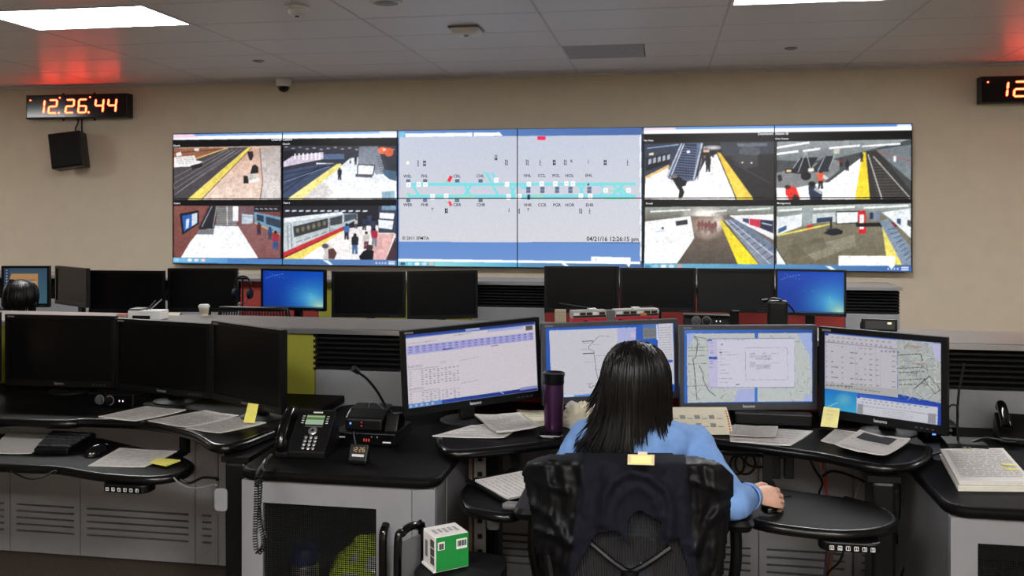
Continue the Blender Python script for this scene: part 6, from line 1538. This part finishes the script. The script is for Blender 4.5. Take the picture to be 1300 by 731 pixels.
# ------------------------------------------------------------------ task chairs
def task_chair(label, X, Yb, ztop, seat_z, width=.46, arms=True, rz=0.0, detailed=True):
    """root below the seat; the backrest stands at local y = -.24"""
    r = thing('task_chair', label, 'chair', (X, Yb + .24, 0), rz, 'black task chairs')
    for k in range(5):
        a = 2 * pi * k / 5 + .3
        lg = MB().tube([(.03 * cos(a), .03 * sin(a), .1), (.16 * cos(a), .16 * sin(a), .085), (.29 * cos(a), .29 * sin(a), .068)], [.026, .021, .016], 8).build('leg', 'black', r, True)
        MB().lathe([(.024, -.018), (.028, -.01), (.028, .01), (.024, .018)], 14, Matrix.Translation((.29 * cos(a), .29 * sin(a), .0285)) @ Matrix.Rotation(a, 4, 'Z') @ Matrix.Rotation(pi / 2, 4, 'X')).build('caster', 'black', lg, True)
    MB().lathe([(.035, .08), (.035, .2), (.025, .21), (.025, seat_z - .08)], 16).build('gas_column', 'black', r, True)
    MB().box(-.1, .1, -.12, .12, seat_z - .09, seat_z - .05).build('tilt_mechanism', 'black', r, bevel=.01)
    s_ = MB().loft([[(x, y, seat_z - .05) for x, y in rrect(-.22, .22, -.2, .24, .09)], [(x, y, seat_z - .02) for x, y in rrect(-.245, .245, -.22, .26, .1)], [(x, y, seat_z) for x, y in rrect(-.235, .235, -.21, .25, .1)], [(x, y, seat_z + .008) for x, y in rrect(-.16, .16, -.15, .18, .1)]])
    s_.build('seat', 'black_matt', r, True)
    zb = seat_z + .06; w = width / 2
    def back(u, v, off=0.0):
        x = (2 * u - 1) * w * (1 - .10 * v ** 3 - .12 * (1 - v) ** 2); z = zb + (ztop - zb) * v
        return (x, -.24 + .55 * x * x - .035 * sin(v * pi) * 0 - .02 * (1 - v) + off, z)
    outline = [back(0, k / 10) for k in range(11)] + [back(k / 10, 1) for k in range(1, 10)] + [back(1, 1 - k / 10) for k in range(11)] + [back(1 - k / 10, 0) for k in range(1, 10)]
    MB().tube(outline + [outline[0]], .014, 8, cap=False).build('back_frame', 'black', r, True)
    mb = MB(); n = 64 if detailed else 24
    for k in range(n):
        u = (k + .5) / n
        mb.tube([back(u, v / 6) for v in range(7)], .0031 if detailed else .005, 4)
    for k in range(28 if detailed else 8):
        v = (k + .5) / (28 if detailed else 8)
        mb.tube([back(u / 8, v, .002) for u in range(9)], .0012, 4)
    o = mb.build('back_mesh', 'back_net', r); o['kind'] = 'stuff'
    MB().tube(arc_pts([(0, -.05, seat_z - .06), (0, -.2, seat_z - .05), (0, -.268, seat_z + .03), (0, -.27, seat_z + .12)], 6), [.024] * 19, 10).build('spine', 'black', r, True)
    for sg in (-1, 1): MB().tube(arc_pts([(0, -.27, seat_z + .11), (sg * .05, -.266, seat_z + .14), (sg * .11, -.25, seat_z + .18)], 5), .009, 8).build('back_strut', 'black', r, True)
    if arms:
        for sg in (-1, 1):
            ar = MB().tube(arc_pts([(sg * .16, .0, seat_z - .06), (sg * .27, .0, seat_z - .05), (sg * .3, -.02, seat_z + .05), (sg * .3, -.02, seat_z + .195)], 6), .017, 10).build('arm_post', 'black', r, True)
            MB().loft([[(sg * .3 + x, y, seat_z + .195) for x, y in rrect(-.035, .035, -.15, .1, .03)], [(sg * .3 + x, y, seat_z + .215) for x, y in rrect(-.045, .045, -.16, .11, .035)], [(sg * .3 + x, y, seat_z + .228) for x, y in rrect(-.036, .036, -.15, .1, .03)]]).build('arm_pad', 'black', ar, True)
    return r
CHX = at(800, 600, 2.5).x; CHY = at(800, 600, 2.5).y
chair = task_chair('black mesh task chair under the dark jacket and the operator', CHX, CHY, .872, .49, .5)
RX = at(320, 395, 5.3)
task_chair('black task chair top showing over the ledge below the blue monitor', RX.x, RX.y, 1.0, .5, .46, detailed=False)
PX = at(26, 395, 5.35)
task_chair('black task chair under the far person at the left edge', PX.x, PX.y - .12, .93, .48, .44, detailed=False)

# ------------------------------------------------------------------ jacket over the chair back
OUT = [(662, 600), (669, 586), (690, 577.5), (722, 574.5), (760, 574), (800, 575), (850, 574.5), (890, 579.5), (917, 588), (931, 602), (932, 625), (928, 655), (923, 690), (917, 745),
       (880, 745), (868, 705), (862, 684), (838, 694), (836, 676), (839, 664), (826, 656), (812, 648), (802, 656), (795, 670), (800, 694), (782, 675), (757, 678), (740, 708), (722, 745), (694, 745), (684, 716), (678, 690), (674, 653), (668, 625)]
def inside(poly, x, y):
    c = False; n = len(poly)
    for i in range(n):
        x1, y1 = poly[i]; x2, y2 = poly[(i + 1) % n]
        if (y1 > y) != (y2 > y) and x < (x2 - x1) * (y - y1) / (y2 - y1) + x1: c = not c
    return c
RID = [([(690, 590), (700, 640), (690, 700)], 9, .022), ([(672, 640), (700, 655), (720, 690)], 6, .016), ([(712, 590), (722, 640), (705, 710)], 7, .014), ([(735, 585), (745, 630), (728, 690)], 6, .012), ([(764, 664), (766, 632), (778, 610), (800, 599), (826, 606), (846, 622), (853, 650), (850, 680)], 7, .02), ([(775, 672), (780, 640), (795, 622), (812, 618), (830, 630), (838, 655)], 5, .012),
       ([(905, 600), (912, 640), (905, 720)], 9, .02), ([(885, 592), (892, 640), (880, 700)], 6, .014), ([(925, 640), (900, 660), (885, 700)], 5, .014), ([(870, 590), (868, 640), (872, 690)], 5, .01), ([(880, 610), (920, 625)], 5, .01), ([(680, 610), (720, 625)], 5, .012), ([(676, 670), (705, 680)], 4, .012), ([(730, 660), (715, 720)], 5, .012)]
def segd(p, a, b):
    dx, dy = b[0] - a[0], b[1] - a[1]; t = max(0, min(1, ((p[0] - a[0]) * dx + (p[1] - a[1]) * dy) / (dx * dx + dy * dy)))
    return math.hypot(p[0] - a[0] - t * dx, p[1] - a[1] - t * dy)
def fold(x, y):
    h = 0
    for pts, w, amp in RID:
        d = min(segd((x, y), a, b) for a, b in zip(pts[:-1], pts[1:]))
        if d < w * 2.5: h += amp * math.exp(-(d / w) ** 2)
    return .95 * h + .008 * noise.noise(Vector((x * .05, y * .03, 1))) + .004 * noise.noise(Vector((x * .14, y * .09, 5)))
jk = thing('jacket', 'dark navy jacket draped over the back of the task chair', 'jacket', (CHX, CHY, .9))
x0, x1, y0, y1 = 658, 938, 572, 746
NX, NY = 138, 86
YJ = CHY - .045
def jf(u, v):
    x, y = x0 + (x1 - x0) * u, y0 + (y1 - y0) * v
    r_ = ray(x, y); X = r_.x * YJ / r_.y
    Y = YJ + 1.15 * (X - CHX) ** 2 - fold(x, y) + .10 * max(0, (592 - y) / 16) ** 2
    p = onY(x, y, Y); return (p.x - CHX, p.y - CHY, p.z - .9)
mb = MB().grid(NX, NY, jf, lambda u, v: inside(OUT, x0 + (x1 - x0) * u, y0 + (y1 - y0) * v))
nf = 0
for j in range(NY):
    for i in range(NX):
        x, y = x0 + (x1 - x0) * (i + .5) / NX, y0 + (y1 - y0) * (j + .5) / NY
        if inside(OUT, x, y):
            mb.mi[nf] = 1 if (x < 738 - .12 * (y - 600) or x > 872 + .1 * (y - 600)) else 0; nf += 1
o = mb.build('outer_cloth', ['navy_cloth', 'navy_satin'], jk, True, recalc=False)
bm = bmesh.new(); bm.from_mesh(o.data); bmesh.ops.delete(bm, geom=[v for v in bm.verts if not v.link_faces], context='VERTS')
for f in bm.faces: f.smooth = True
bm.to_mesh(o.data); bm.free()
md = o.modifiers.new('smooth', 'SMOOTH'); md.factor = .5; md.iterations = 4
md = o.modifiers.new('solidify', 'SOLIDIFY'); md.thickness = .008; md.offset = -1 if False else 1
# satin lining folded over the top of the chair and hanging on its front
def liner(u, v):
    x = 688 + 222 * u; a = v
    p = Vector(jf((x - x0) / (x1 - x0), (584 + 3 * sin(u * pi) * 0 - y0) / (y1 - y0)))
    return (p.x * .985, p.y + .02 + .10 * a, p.z - .022 + .008 * sin(a * pi) - .34 * max(0, a - .25) ** 1.3)
o = MB().grid(60, 14, liner).build('lining', 'navy_satin', jk, True); md = o.modifiers.new('solidify', 'SOLIDIFY'); md.thickness = .006
# sleeves hanging down both flanks
for sg, px in ((-1, 688), (1, 906)):
    P = [Vector(jf((px - x0) / (x1 - x0), (y - y0) / (y1 - y0))) + Vector((-sg * .01, .055, 0)) for y in (606, 628, 655, 690, 720, 745)]
    P = [q + Vector((sg * .0, .0, 0)) for q in P] + [P[-1] + Vector((-sg * .02, 0, -.08))]
    o = MB().tube(arc_pts(P, 5), [.026] * 31, 14, flat=.8).build('sleeve', 'navy_satin', jk, True)
# lapel points
for a, b, c in (((782, 645), (797, 668), (801, 696)), ((838, 648), (838, 668), (836, 697))):
    pass
tg = thing('paper_tag', 'cream paper tag lying on the collar of the jacket', 'tag', at(813, 583, 2.42))
def tagq(x_0, y_0, x_1, y_1, t): 
    c = Vector(tg.location); return [tuple(at(x, y, t) - c) for x, y in ((x_0, y_0), (x_1, y_0 + .5), (x_1 - .5, y_1), (x_0 - .5, y_1 - 1))]
b_ = ray(813, 583) * .0012
for nm, q, m_ in (('label_card', tagq(797, 576.5, 831, 590.5, 2.405), 'cream'), ('folded_tab', tagq(810, 573, 822, 579, 2.412), 'paper_warm')):
    MB().add(q + [tuple(Vector(p) + b_) for p in q], [(0, 1, 2, 3), (4, 5, 6, 7), (0, 1, 5, 4), (1, 2, 6, 5), (2, 3, 7, 6), (3, 0, 4, 7)]).build(nm, m_, tg)
q = tagq(797, 576.5, 831, 590.5, 2.4035); MB().add([tuple(Vector(q[0]).lerp(Vector(q[2]), .12)), tuple(Vector(q[1]).lerp(Vector(q[3]), .12)), tuple(Vector(q[2]).lerp(Vector(q[0]), .12)), tuple(Vector(q[3]).lerp(Vector(q[1]), .12))], [(0, 1, 2, 3)]).build('label_face', 'yellow_pale', tg)

# ------------------------------------------------------------------ people
def blob_mesh(nodes, edges, voxel):
    """one continuous surface grown round a joint skeleton with a radius at each joint"""
    mb = MB()
    def ell(c, r):
        rx, ry = r if isinstance(r, tuple) else (r, r); rz = (rx + ry) / 2
        rings = []
        for j in range(1, 8):
            e = -pi / 2 + pi * j / 8
            rings.append([(c.x + rx * cos(e) * cos(2 * pi * k / 12), c.y + ry * cos(e) * sin(2 * pi * k / 12), c.z + rz * sin(e)) for k in range(12)])
        mb.loft(rings)
    for a, b in edges:
        (pa, ra), (pb, rb) = nodes[a], nodes[b]
        ra = ra if isinstance(ra, tuple) else (ra, ra); rb = rb if isinstance(rb, tuple) else (rb, rb)
        n = max(2, int((pb - pa).length / .018))
        for i in range(n + 1):
            t = i / n; ell(pa.lerp(pb, t), (ra[0] + (rb[0] - ra[0]) * t, ra[1] + (rb[1] - ra[1]) * t))
    me = mb.mesh('figure'); o = bpy.data.objects.new('figure', me); COL.objects.link(o)
    m_ = o.modifiers.new('remesh', 'REMESH'); m_.mode = 'VOXEL'; m_.voxel_size = voxel
    m_ = o.modifiers.new('smooth', 'SMOOTH'); m_.factor = .5; m_.iterations = 6
    dg = bpy.context.evaluated_depsgraph_get()
    m2 = bpy.data.meshes.new_from_object(o.evaluated_get(dg))
    vs = [tuple(v.co) for v in m2.vertices]; fs = [tuple(p.vertices) for p in m2.polygons]
    bpy.data.objects.remove(o); bpy.data.meshes.remove(me); bpy.data.meshes.remove(m2)
    return vs, fs
def wrinkle(vs, amp, sc):
    return [tuple(Vector(v) + noise.noise_vector(Vector(v) * sc) * amp) for v in vs]
def head_geo(mb, c, fwd, s=1.0):
    """skull with jaw, nose and ears; FWD: yaw of the gaze"""
    mx = Matrix.Translation(c) @ Matrix.Rotation(fwd, 4, 'Z')
    def f(u, v):
        a = 2 * pi * u; e = (v - .5) * pi
        x, y, z = .074 * cos(e) * cos(a), .094 * cos(e) * sin(a), .115 * sin(e)
        if z < -.02:
            k = 1 - .45 * ((-z - .02) / .095); x *= k; y = y * (1 - .2 * (-z - .02) / .095) + (.012 if y > 0 else .02) * (-z - .02) / .095
        return (x * s, y * s, z * s)
    mb.grid(28, 20, f, mx=mx)
    for pts, rr in (([(0, .088, .012), (0, .1, -.014), (0, .108, -.028), (0, .094, -.036)], [.007, .01, .012, .009]),):
        mb.tube([(x * s, y * s, z * s) for x, y, z in pts], [q * s for q in rr], 8, mx=mx)
    for sg in (-1, 1):
        mb.grid(10, 8, lambda u, v: (sg * (.076 + .008 * sin(v * pi)) * s, (-.005 + .018 * sin(v * pi) * cos(2 * pi * u)) * s, (-.008 + .032 * cos(v * pi) * 1 + .006 * sin(2 * pi * u)) * s), mx=mx)
    return mx
def face_parts(root, mx, s=1.0):
    for sg in (-1, 1):
        e = MB().lathe([(.002, -.011), (.009, -.006), (.011, 0), (.009, .006), (.002, .011)], 12, mx @ Matrix.Translation((sg * .031 * s, .082 * s, .006 * s))).build('eye', 'eye', root, True)
        MB().lathe([(.005, 0), (.004, .002)], 12, mx @ Matrix.Translation((sg * .031 * s, .0925 * s, .006 * s)) @ Matrix.Rotation(-pi / 2, 4, 'X')).build('iris', 'iris', e, True)
    MB().tube([(-.022 * s, .083 * s, -.06 * s), (-.008 * s, .091 * s, -.057 * s), (.008 * s, .091 * s, -.057 * s), (.022 * s, .083 * s, -.06 * s)], [.002, .005, .005, .002], 8, mx=mx).build('lips', 'lips', root, True)
def hand_geo(mb, W, d, up, thumb, s=1.0, curl=1.0):
    """W wrist, d direction of the fingers, up back of the hand, thumb +1/-1 side"""
    d = d.normalized(); side = d.cross(up).normalized() * thumb; up = side.cross(d).normalized() * thumb
    if up.z < 0: up = -up
    def P(a, b, c): return W + d * a * s + side * b * s + up * c * s
    rings = []
    for a, w, h, b0 in ((-.012, .024, .020, 0), (.012, .027, .019, .0), (.04, .036, .017, 0), (.066, .040, .015, -.002), (.082, .038, .012, -.003), (.088, .03, .008, -.003)):
        rings.append([tuple(P(a, b0 + w * cos(2 * pi * k / 14), h * sin(2 * pi * k / 14) + .006 * sin(a * 30))) for k in range(14)])
    mb.loft(rings)
    for k, (b, L, a0) in enumerate(((.027, .07, .078), (.009, .078, .082), (-.010, .072, .08), (-.027, .057, .074))):
        c = curl * (1 + .1 * k); pts = [(a0 - .012, b, .002)]
        ang = .15; a, h = a0, .004
        for seg_, da in ((.45, .35), (.32, .62), (.23, .5)):
            ang += da * c; a += L * seg_ * cos(ang); h -= L * seg_ * sin(ang); pts.append((a, b * (1 + .06 * len(pts)), h))
        rr = [.0092, .0088, .008, .0068]
        pp = [P(*q) for q in pts]; pp.append(pp[-1] + (pp[-1] - pp[-2]).normalized() * .004); rr.append(.004)
        mb.tube(pp, [q * s for q in rr], 8)
    pts = [(.012, .02, -.002), (.034, .04, -.008), (.056, .05, -.014), (.076, .048, -.018), (.082, .046, -.019)]
    mb.tube([P(*q) for q in pts], [q * s for q in (.014, .0125, .0105, .009, .004)], 8)
def lock_hair(root, mx, prof, n_locks, ends, seed, name='hair', rad=.0055, flare=0.0):
    """cap of hair round the skull plus hanging locks; PROF: list of (z, half width, back depth, front depth)"""
    rg = random.Random(seed)
    def R(z):
        for (z1, a1, b1, f1), (z2, a2, b2, f2) in zip(prof[:-1], prof[1:]):
            if z1 >= z >= z2:
                t = (z1 - z) / (z1 - z2); return a1 + (a2 - a1) * t, b1 + (b2 - b1) * t, f1 + (f2 - f1) * t
        return prof[-1][1:] if z < prof[-1][0] else prof[0][1:]
    def pt(phi, z, off=0.0):
        """phi 0 = back, +-pi = front"""
        a, b, f = R(z); y = -cos(phi) * (b if cos(phi) > 0 else f); x = sin(phi) * a
        k = 1 + off / max(.02, math.hypot(x, y)); return Vector((x * k, y * k, z))
    zt, z_ear = prof[0][0], ends(0)
    mb = MB(); NU, NV = 72, 26
    def cap(u, v):
        phi = (2 * u - 1) * pi * (1.0 if v < .32 else max(.62, 1.0 - (v - .32) * 1.6)); z = zt + (ends(phi) + .03 - zt) * v ** .9
        g = .0035 * noise.noise(Vector((sin(phi) * 9, cos(phi) * 9, z * 3))) + .002 * noise.noise(Vector((sin(phi) * 26, cos(phi) * 26, z * 4)))
        return tuple(pt(phi, z, g))
    mb.grid(NU, NV, cap, mx=mx)
    for k in range(n_locks):
        phi = rg.uniform(-1, 1) * pi * .62; zs = zt - rg.uniform(.0005, .075); ze = ends(phi) + rg.gauss(0, .018); drift = rg.gauss(0, .05)
        pts = []; n = 9
        for i in range(n):
            t = i / (n - 1); z = zs + (ze - zs) * t
            q_ = pt(phi + drift * t * t, z, .002 + .0015 * sin(t * 5 + k))
            if flare: q_ += Vector((-flare * max(0, -sin(phi)) * t ** 3, 0, 0))
            pts.append(tuple(q_))
        r0 = rad * rg.uniform(.6, 1.15)
        mb.tube(pts, [r0 * .35, r0 * .8, r0, r0, r0, r0 * .95, r0 * .85, r0 * .6, r0 * .15], 5, mx=mx, flat=.55)
    return mb.build(name, 'hair', root, True, recalc=False)

# the operator
HC = at(807, 486, 2.70); HC.z = 1.082
BX = HC.x; bY = HC.y
sh_r, el_r, wr_r = at(880, 563, 2.72), at(930, 638, 2.53), at(951, 634, 2.70)
wr_r.z = .736
sh_l = Vector((BX - (sh_r.x - BX) * .9, sh_r.y, sh_r.z)); el_l = Vector((BX - .24, bY + .02, .75)); wr_l = Vector((BX - .13, bY + .26, .73))
def body_nodes(e, low_arm=True):
    N = {
        'pelvis': (Vector((BX, bY - .10, .565)), (.15 + e, .12 + e)), 'waist': (Vector((BX, bY - .06, .68)), (.125 + e, .10 + e)),
        'chest': (Vector((BX, bY - .025, .81)), (.135 + e, .1 + e)), 'upper': (Vector((BX, bY - .015, .895)), (.115 + e, .085 + e)),
        'neck0': (Vector((BX, bY - .01, .955)), .058 + e * .4), 'neck1': (Vector((BX, bY, 1.02)), .048),
        'cl_r': (Vector((BX + .085, bY - .012, .9)), .06 + e), 'sh_r': (sh_r, .05 + e), 'ua_r': (sh_r.lerp(el_r, .5), .044 + e), 'el_r': (el_r, .038 + e), 'fa_r': (el_r.lerp(wr_r, .5), .035 + e), 'wr_r': (wr_r, .026 + e),
        'cl_l': (Vector((BX - .085, bY - .012, .9)), .06 + e), 'sh_l': (sh_l, .05 + e), 'ua_l': (sh_l.lerp(el_l, .5), .044 + e), 'el_l': (el_l, .038 + e), 'fa_l': (el_l.lerp(wr_l, .5), .035 + e), 'wr_l': (wr_l, .026 + e),
        'hip_r': (Vector((BX + .095, bY - .05, .565)), .088), 'kn_r': (Vector((BX + .11, bY + .36, .565)), .06), 'an_r': (Vector((BX + .11, bY + .34, .12)), .038), 'to_r': (Vector((BX + .115, bY + .48, .05)), .034),
        'hip_l': (Vector((BX - .095, bY - .05, .565)), .088), 'kn_l': (Vector((BX - .11, bY + .36, .565)), .06), 'an_l': (Vector((BX - .11, bY + .34, .12)), .038), 'to_l': (Vector((BX - .115, bY + .48, .05)), .034)}
    return N
E_T = [('pelvis', 'waist'), ('waist', 'chest'), ('chest', 'upper'), ('upper', 'neck0'), ('neck0', 'neck1')]
E_A = [('upper', 'cl_r'), ('cl_r', 'sh_r'), ('sh_r', 'ua_r'), ('ua_r', 'el_r'), ('el_r', 'fa_r'), ('fa_r', 'wr_r'), ('upper', 'cl_l'), ('cl_l', 'sh_l'), ('sh_l', 'ua_l'), ('ua_l', 'el_l'), ('el_l', 'fa_l'), ('fa_l', 'wr_l')]
E_L = [('pelvis', 'hip_r'), ('hip_r', 'kn_r'), ('kn_r', 'an_r'), ('an_r', 'to_r'), ('pelvis', 'hip_l'), ('hip_l', 'kn_l'), ('kn_l', 'an_l'), ('an_l', 'to_l')]
def sub_nodes(N, keys): return {k: N[k] for k in keys}
def figure(name, label, nodes_fn, edges_all, head_c, gaze, shirt_m, hands, s=1.0, trousers='trousers'):
    N = nodes_fn(-.012)
    mb = MB(); mb.add(*blob_mesh(N, edges_all, .009))
    mx = head_geo(mb, head_c, gaze, s)
    for h in hands: hand_geo(mb, *h)
    root = mb.build(name, 'skin', None, True, recalc=False); tag(root, label, 'person')
    face_parts(root, mx, s)
    N2 = nodes_fn(.010)
    keys = ['pelvis', 'waist', 'chest', 'upper', 'neck0'] + [k for k in N2 if k[:3] in ('cl_', 'sh_', 'ua_', 'el_', 'fa_', 'wr_')]
    ed = [e for e in E_T[:-1] + E_A if e[0] in keys and e[1] in keys]
    vs, fs = blob_mesh(sub_nodes(N2, keys), ed, .009)
    vs = wrinkle(vs, .007, 14); vs = wrinkle(vs, .004, 38)
    MB().add(vs, fs).build('shirt', shirt_m, root, True, recalc=False)
    N3 = nodes_fn(.012); keys = ['pelvis'] + [k for k in N3 if k[:3] in ('hip', 'kn_', 'an_')]
    N3 = {k: (v[0], (v[1][0] + .004, v[1][1] + .004) if isinstance(v[1], tuple) else v[1] + .013) for k, v in N3.items()}
    vs, fs = blob_mesh(sub_nodes(N3, keys), [e for e in E_L if e[0] in keys and e[1] in keys], .011)
    MB().add(wrinkle(vs, .004, 30), fs).build('trousers', trousers, root, True, recalc=False)
    for sd in ('r', 'l'):
        a, t = N['an_' + sd][0], N['to_' + sd][0]
        MB().tube([a + Vector((0, -.03, -.075)), a + Vector((0, .03, -.07)), t + Vector((0, -.02, -.004)), t + Vector((0, .05, -.012))], [.03, .042, .043, .025], 12).build('shoe', 'black', root, True)
    return root, mx
hd = Vector((.1, .05, -.012))
woman, wmx = figure('person', 'seated person with long black hair in a blue shirt', body_nodes, E_T + E_A + E_L, HC, radians(-6), 'shirt',
                    [(wr_r + hd.normalized() * .015, hd, Vector((.1, -.7, .7)).normalized(), -1, .92, .8), (wr_l + Vector((0, .015, 0)), Vector((.25, 1, -.1)), Vector((0, 0, 1)), 1, .95, .5)])
# collar and cuff of the shirt
def collar(u, v):
    a = 2 * pi * u; rr = .064 + .012 * (1 - v) + .003 * sin(3 * a); return (BX + rr * cos(a) * 1.08, bY - .008 + rr * sin(a), .958 + .036 * v - .012 * sin(a))
o = MB().grid(36, 5, collar).build('collar', 'shirt', woman, True); md = o.modifiers.new('solidify', 'SOLIDIFY'); md.thickness = .004
cd = (wr_r - el_r).normalized()
o = MB().tube([wr_r - cd * .035, wr_r - cd * .015, wr_r + cd * .008], [.042, .041, .039], 18, cap=False).build('cuff', 'shirt', woman, True); md = o.modifiers.new('solidify', 'SOLIDIFY'); md.thickness = .004
prof = [(.119, .004, .004, .004), (.116, .03, .03, .03), (.106, .054, .056, .05), (.09, .073, .078, .072), (.06, .09, .096, .088), (.02, .098, .106, .09), (-.03, .1, .108, .085), (-.08, .1, .106, .08), (-.12, .104, .112, .075), (-.17, .122, .124, .07), (-.24, .14, .132, .07)]
def ends(phi):
    if abs(phi) > 1.75: return -.10
    s_ = sin(phi)
    return -.115 - .085 * max(0, min(1, (.55 - s_) / .9)) - (.02 if -.6 < s_ < .1 else 0)
lock_hair(woman, wmx, prof, 460, ends, 5, rad=.0055, flare=.055)
mouse('black mouse under the operator hand', Vector((wr_r.x + .075, wr_r.y + .085, ZT)), radians(-20))

# the far person at the left edge
HC2 = at(27, 379, 5.55); B2X, b2Y = HC2.x, HC2.y - .03
s2r, s2l = Vector((B2X + .17, b2Y - .02, HC2.z - .2)), Vector((B2X - .17, b2Y - .02, HC2.z - .2))
e2r, w2r = Vector((B2X + .22, b2Y + .02, .83)), Vector((B2X + .12, b2Y + .27, .845))
e2l, w2l = Vector((B2X - .25, b2Y + .05, .83)), at(4, 396, 5.58)
def body2(e):
    z = HC2.z
    return {'pelvis': (Vector((B2X, b2Y - .1, .56)), (.15 + e, .12 + e)), 'waist': (Vector((B2X, b2Y - .08, .66)), (.14 + e, .11 + e)), 'chest': (Vector((B2X, b2Y - .05, z - .28)), (.15 + e, .11 + e)), 'upper': (Vector((B2X, b2Y - .03, z - .2)), (.12 + e, .09 + e)), 'neck0': (Vector((B2X, b2Y - .01, z - .13)), .06 + e * .4), 'neck1': (Vector((B2X, b2Y + .02, z - .06)), .05),
            'cl_r': (Vector((B2X + .09, b2Y - .02, z - .185)), .062 + e), 'sh_r': (s2r, .052 + e), 'ua_r': (s2r.lerp(e2r, .5), .046 + e), 'el_r': (e2r, .04 + e), 'fa_r': (e2r.lerp(w2r, .5), .036 + e), 'wr_r': (w2r, .027 + e),
            'cl_l': (Vector((B2X - .09, b2Y - .02, z - .185)), .062 + e), 'sh_l': (s2l, .052 + e), 'ua_l': (s2l.lerp(e2l, .5), .046 + e), 'el_l': (e2l, .04 + e), 'fa_l': (e2l.lerp(w2l, .5), .036 + e), 'wr_l': (w2l, .027 + e),
            'hip_r': (Vector((B2X + .095, b2Y - .05, .56)), .09), 'kn_r': (Vector((B2X + .11, b2Y + .36, .56)), .062), 'an_r': (Vector((B2X + .11, b2Y + .34, .12)), .04), 'to_r': (Vector((B2X + .115, b2Y + .48, .05)), .034),
            'hip_l': (Vector((B2X - .095, b2Y - .05, .56)), .09), 'kn_l': (Vector((B2X - .11, b2Y + .36, .56)), .062), 'an_l': (Vector((B2X - .11, b2Y + .34, .12)), .04), 'to_l': (Vector((B2X - .115, b2Y + .48, .05)), .034)}
man, mmx = figure('person', 'far person with short dark hair seen over the ledge at left', body2, E_T + E_A + E_L, HC2, radians(8), 'trousers',
                  [(w2r, Vector((-.1, 1, -.05)), Vector((0, 0, 1)), -1, 1.0, .5), (w2l, Vector((.9, .3, .1)), Vector((0, 0, 1)), 1, 1.0, .8)])
prof2 = [(.12, .004, .004, .004), (.116, .034, .034, .034), (.1, .064, .068, .062), (.07, .086, .096, .085), (.02, .096, .108, .088), (-.03, .092, .104, .08), (-.08, .082, .092, .07)]
lock_hair(man, mmx, prof2, 160, lambda phi: -.075 if abs(phi) < 1.3 else -.03, 9, rad=.007)
MB().lathe([(.004, .135), (.014, .13), (.018, .118), (.012, .105), (.004, .1)], 14, mmx @ Matrix.Translation((-.05, -.02, -.012))).build('hair_bun', 'hair', man, True)
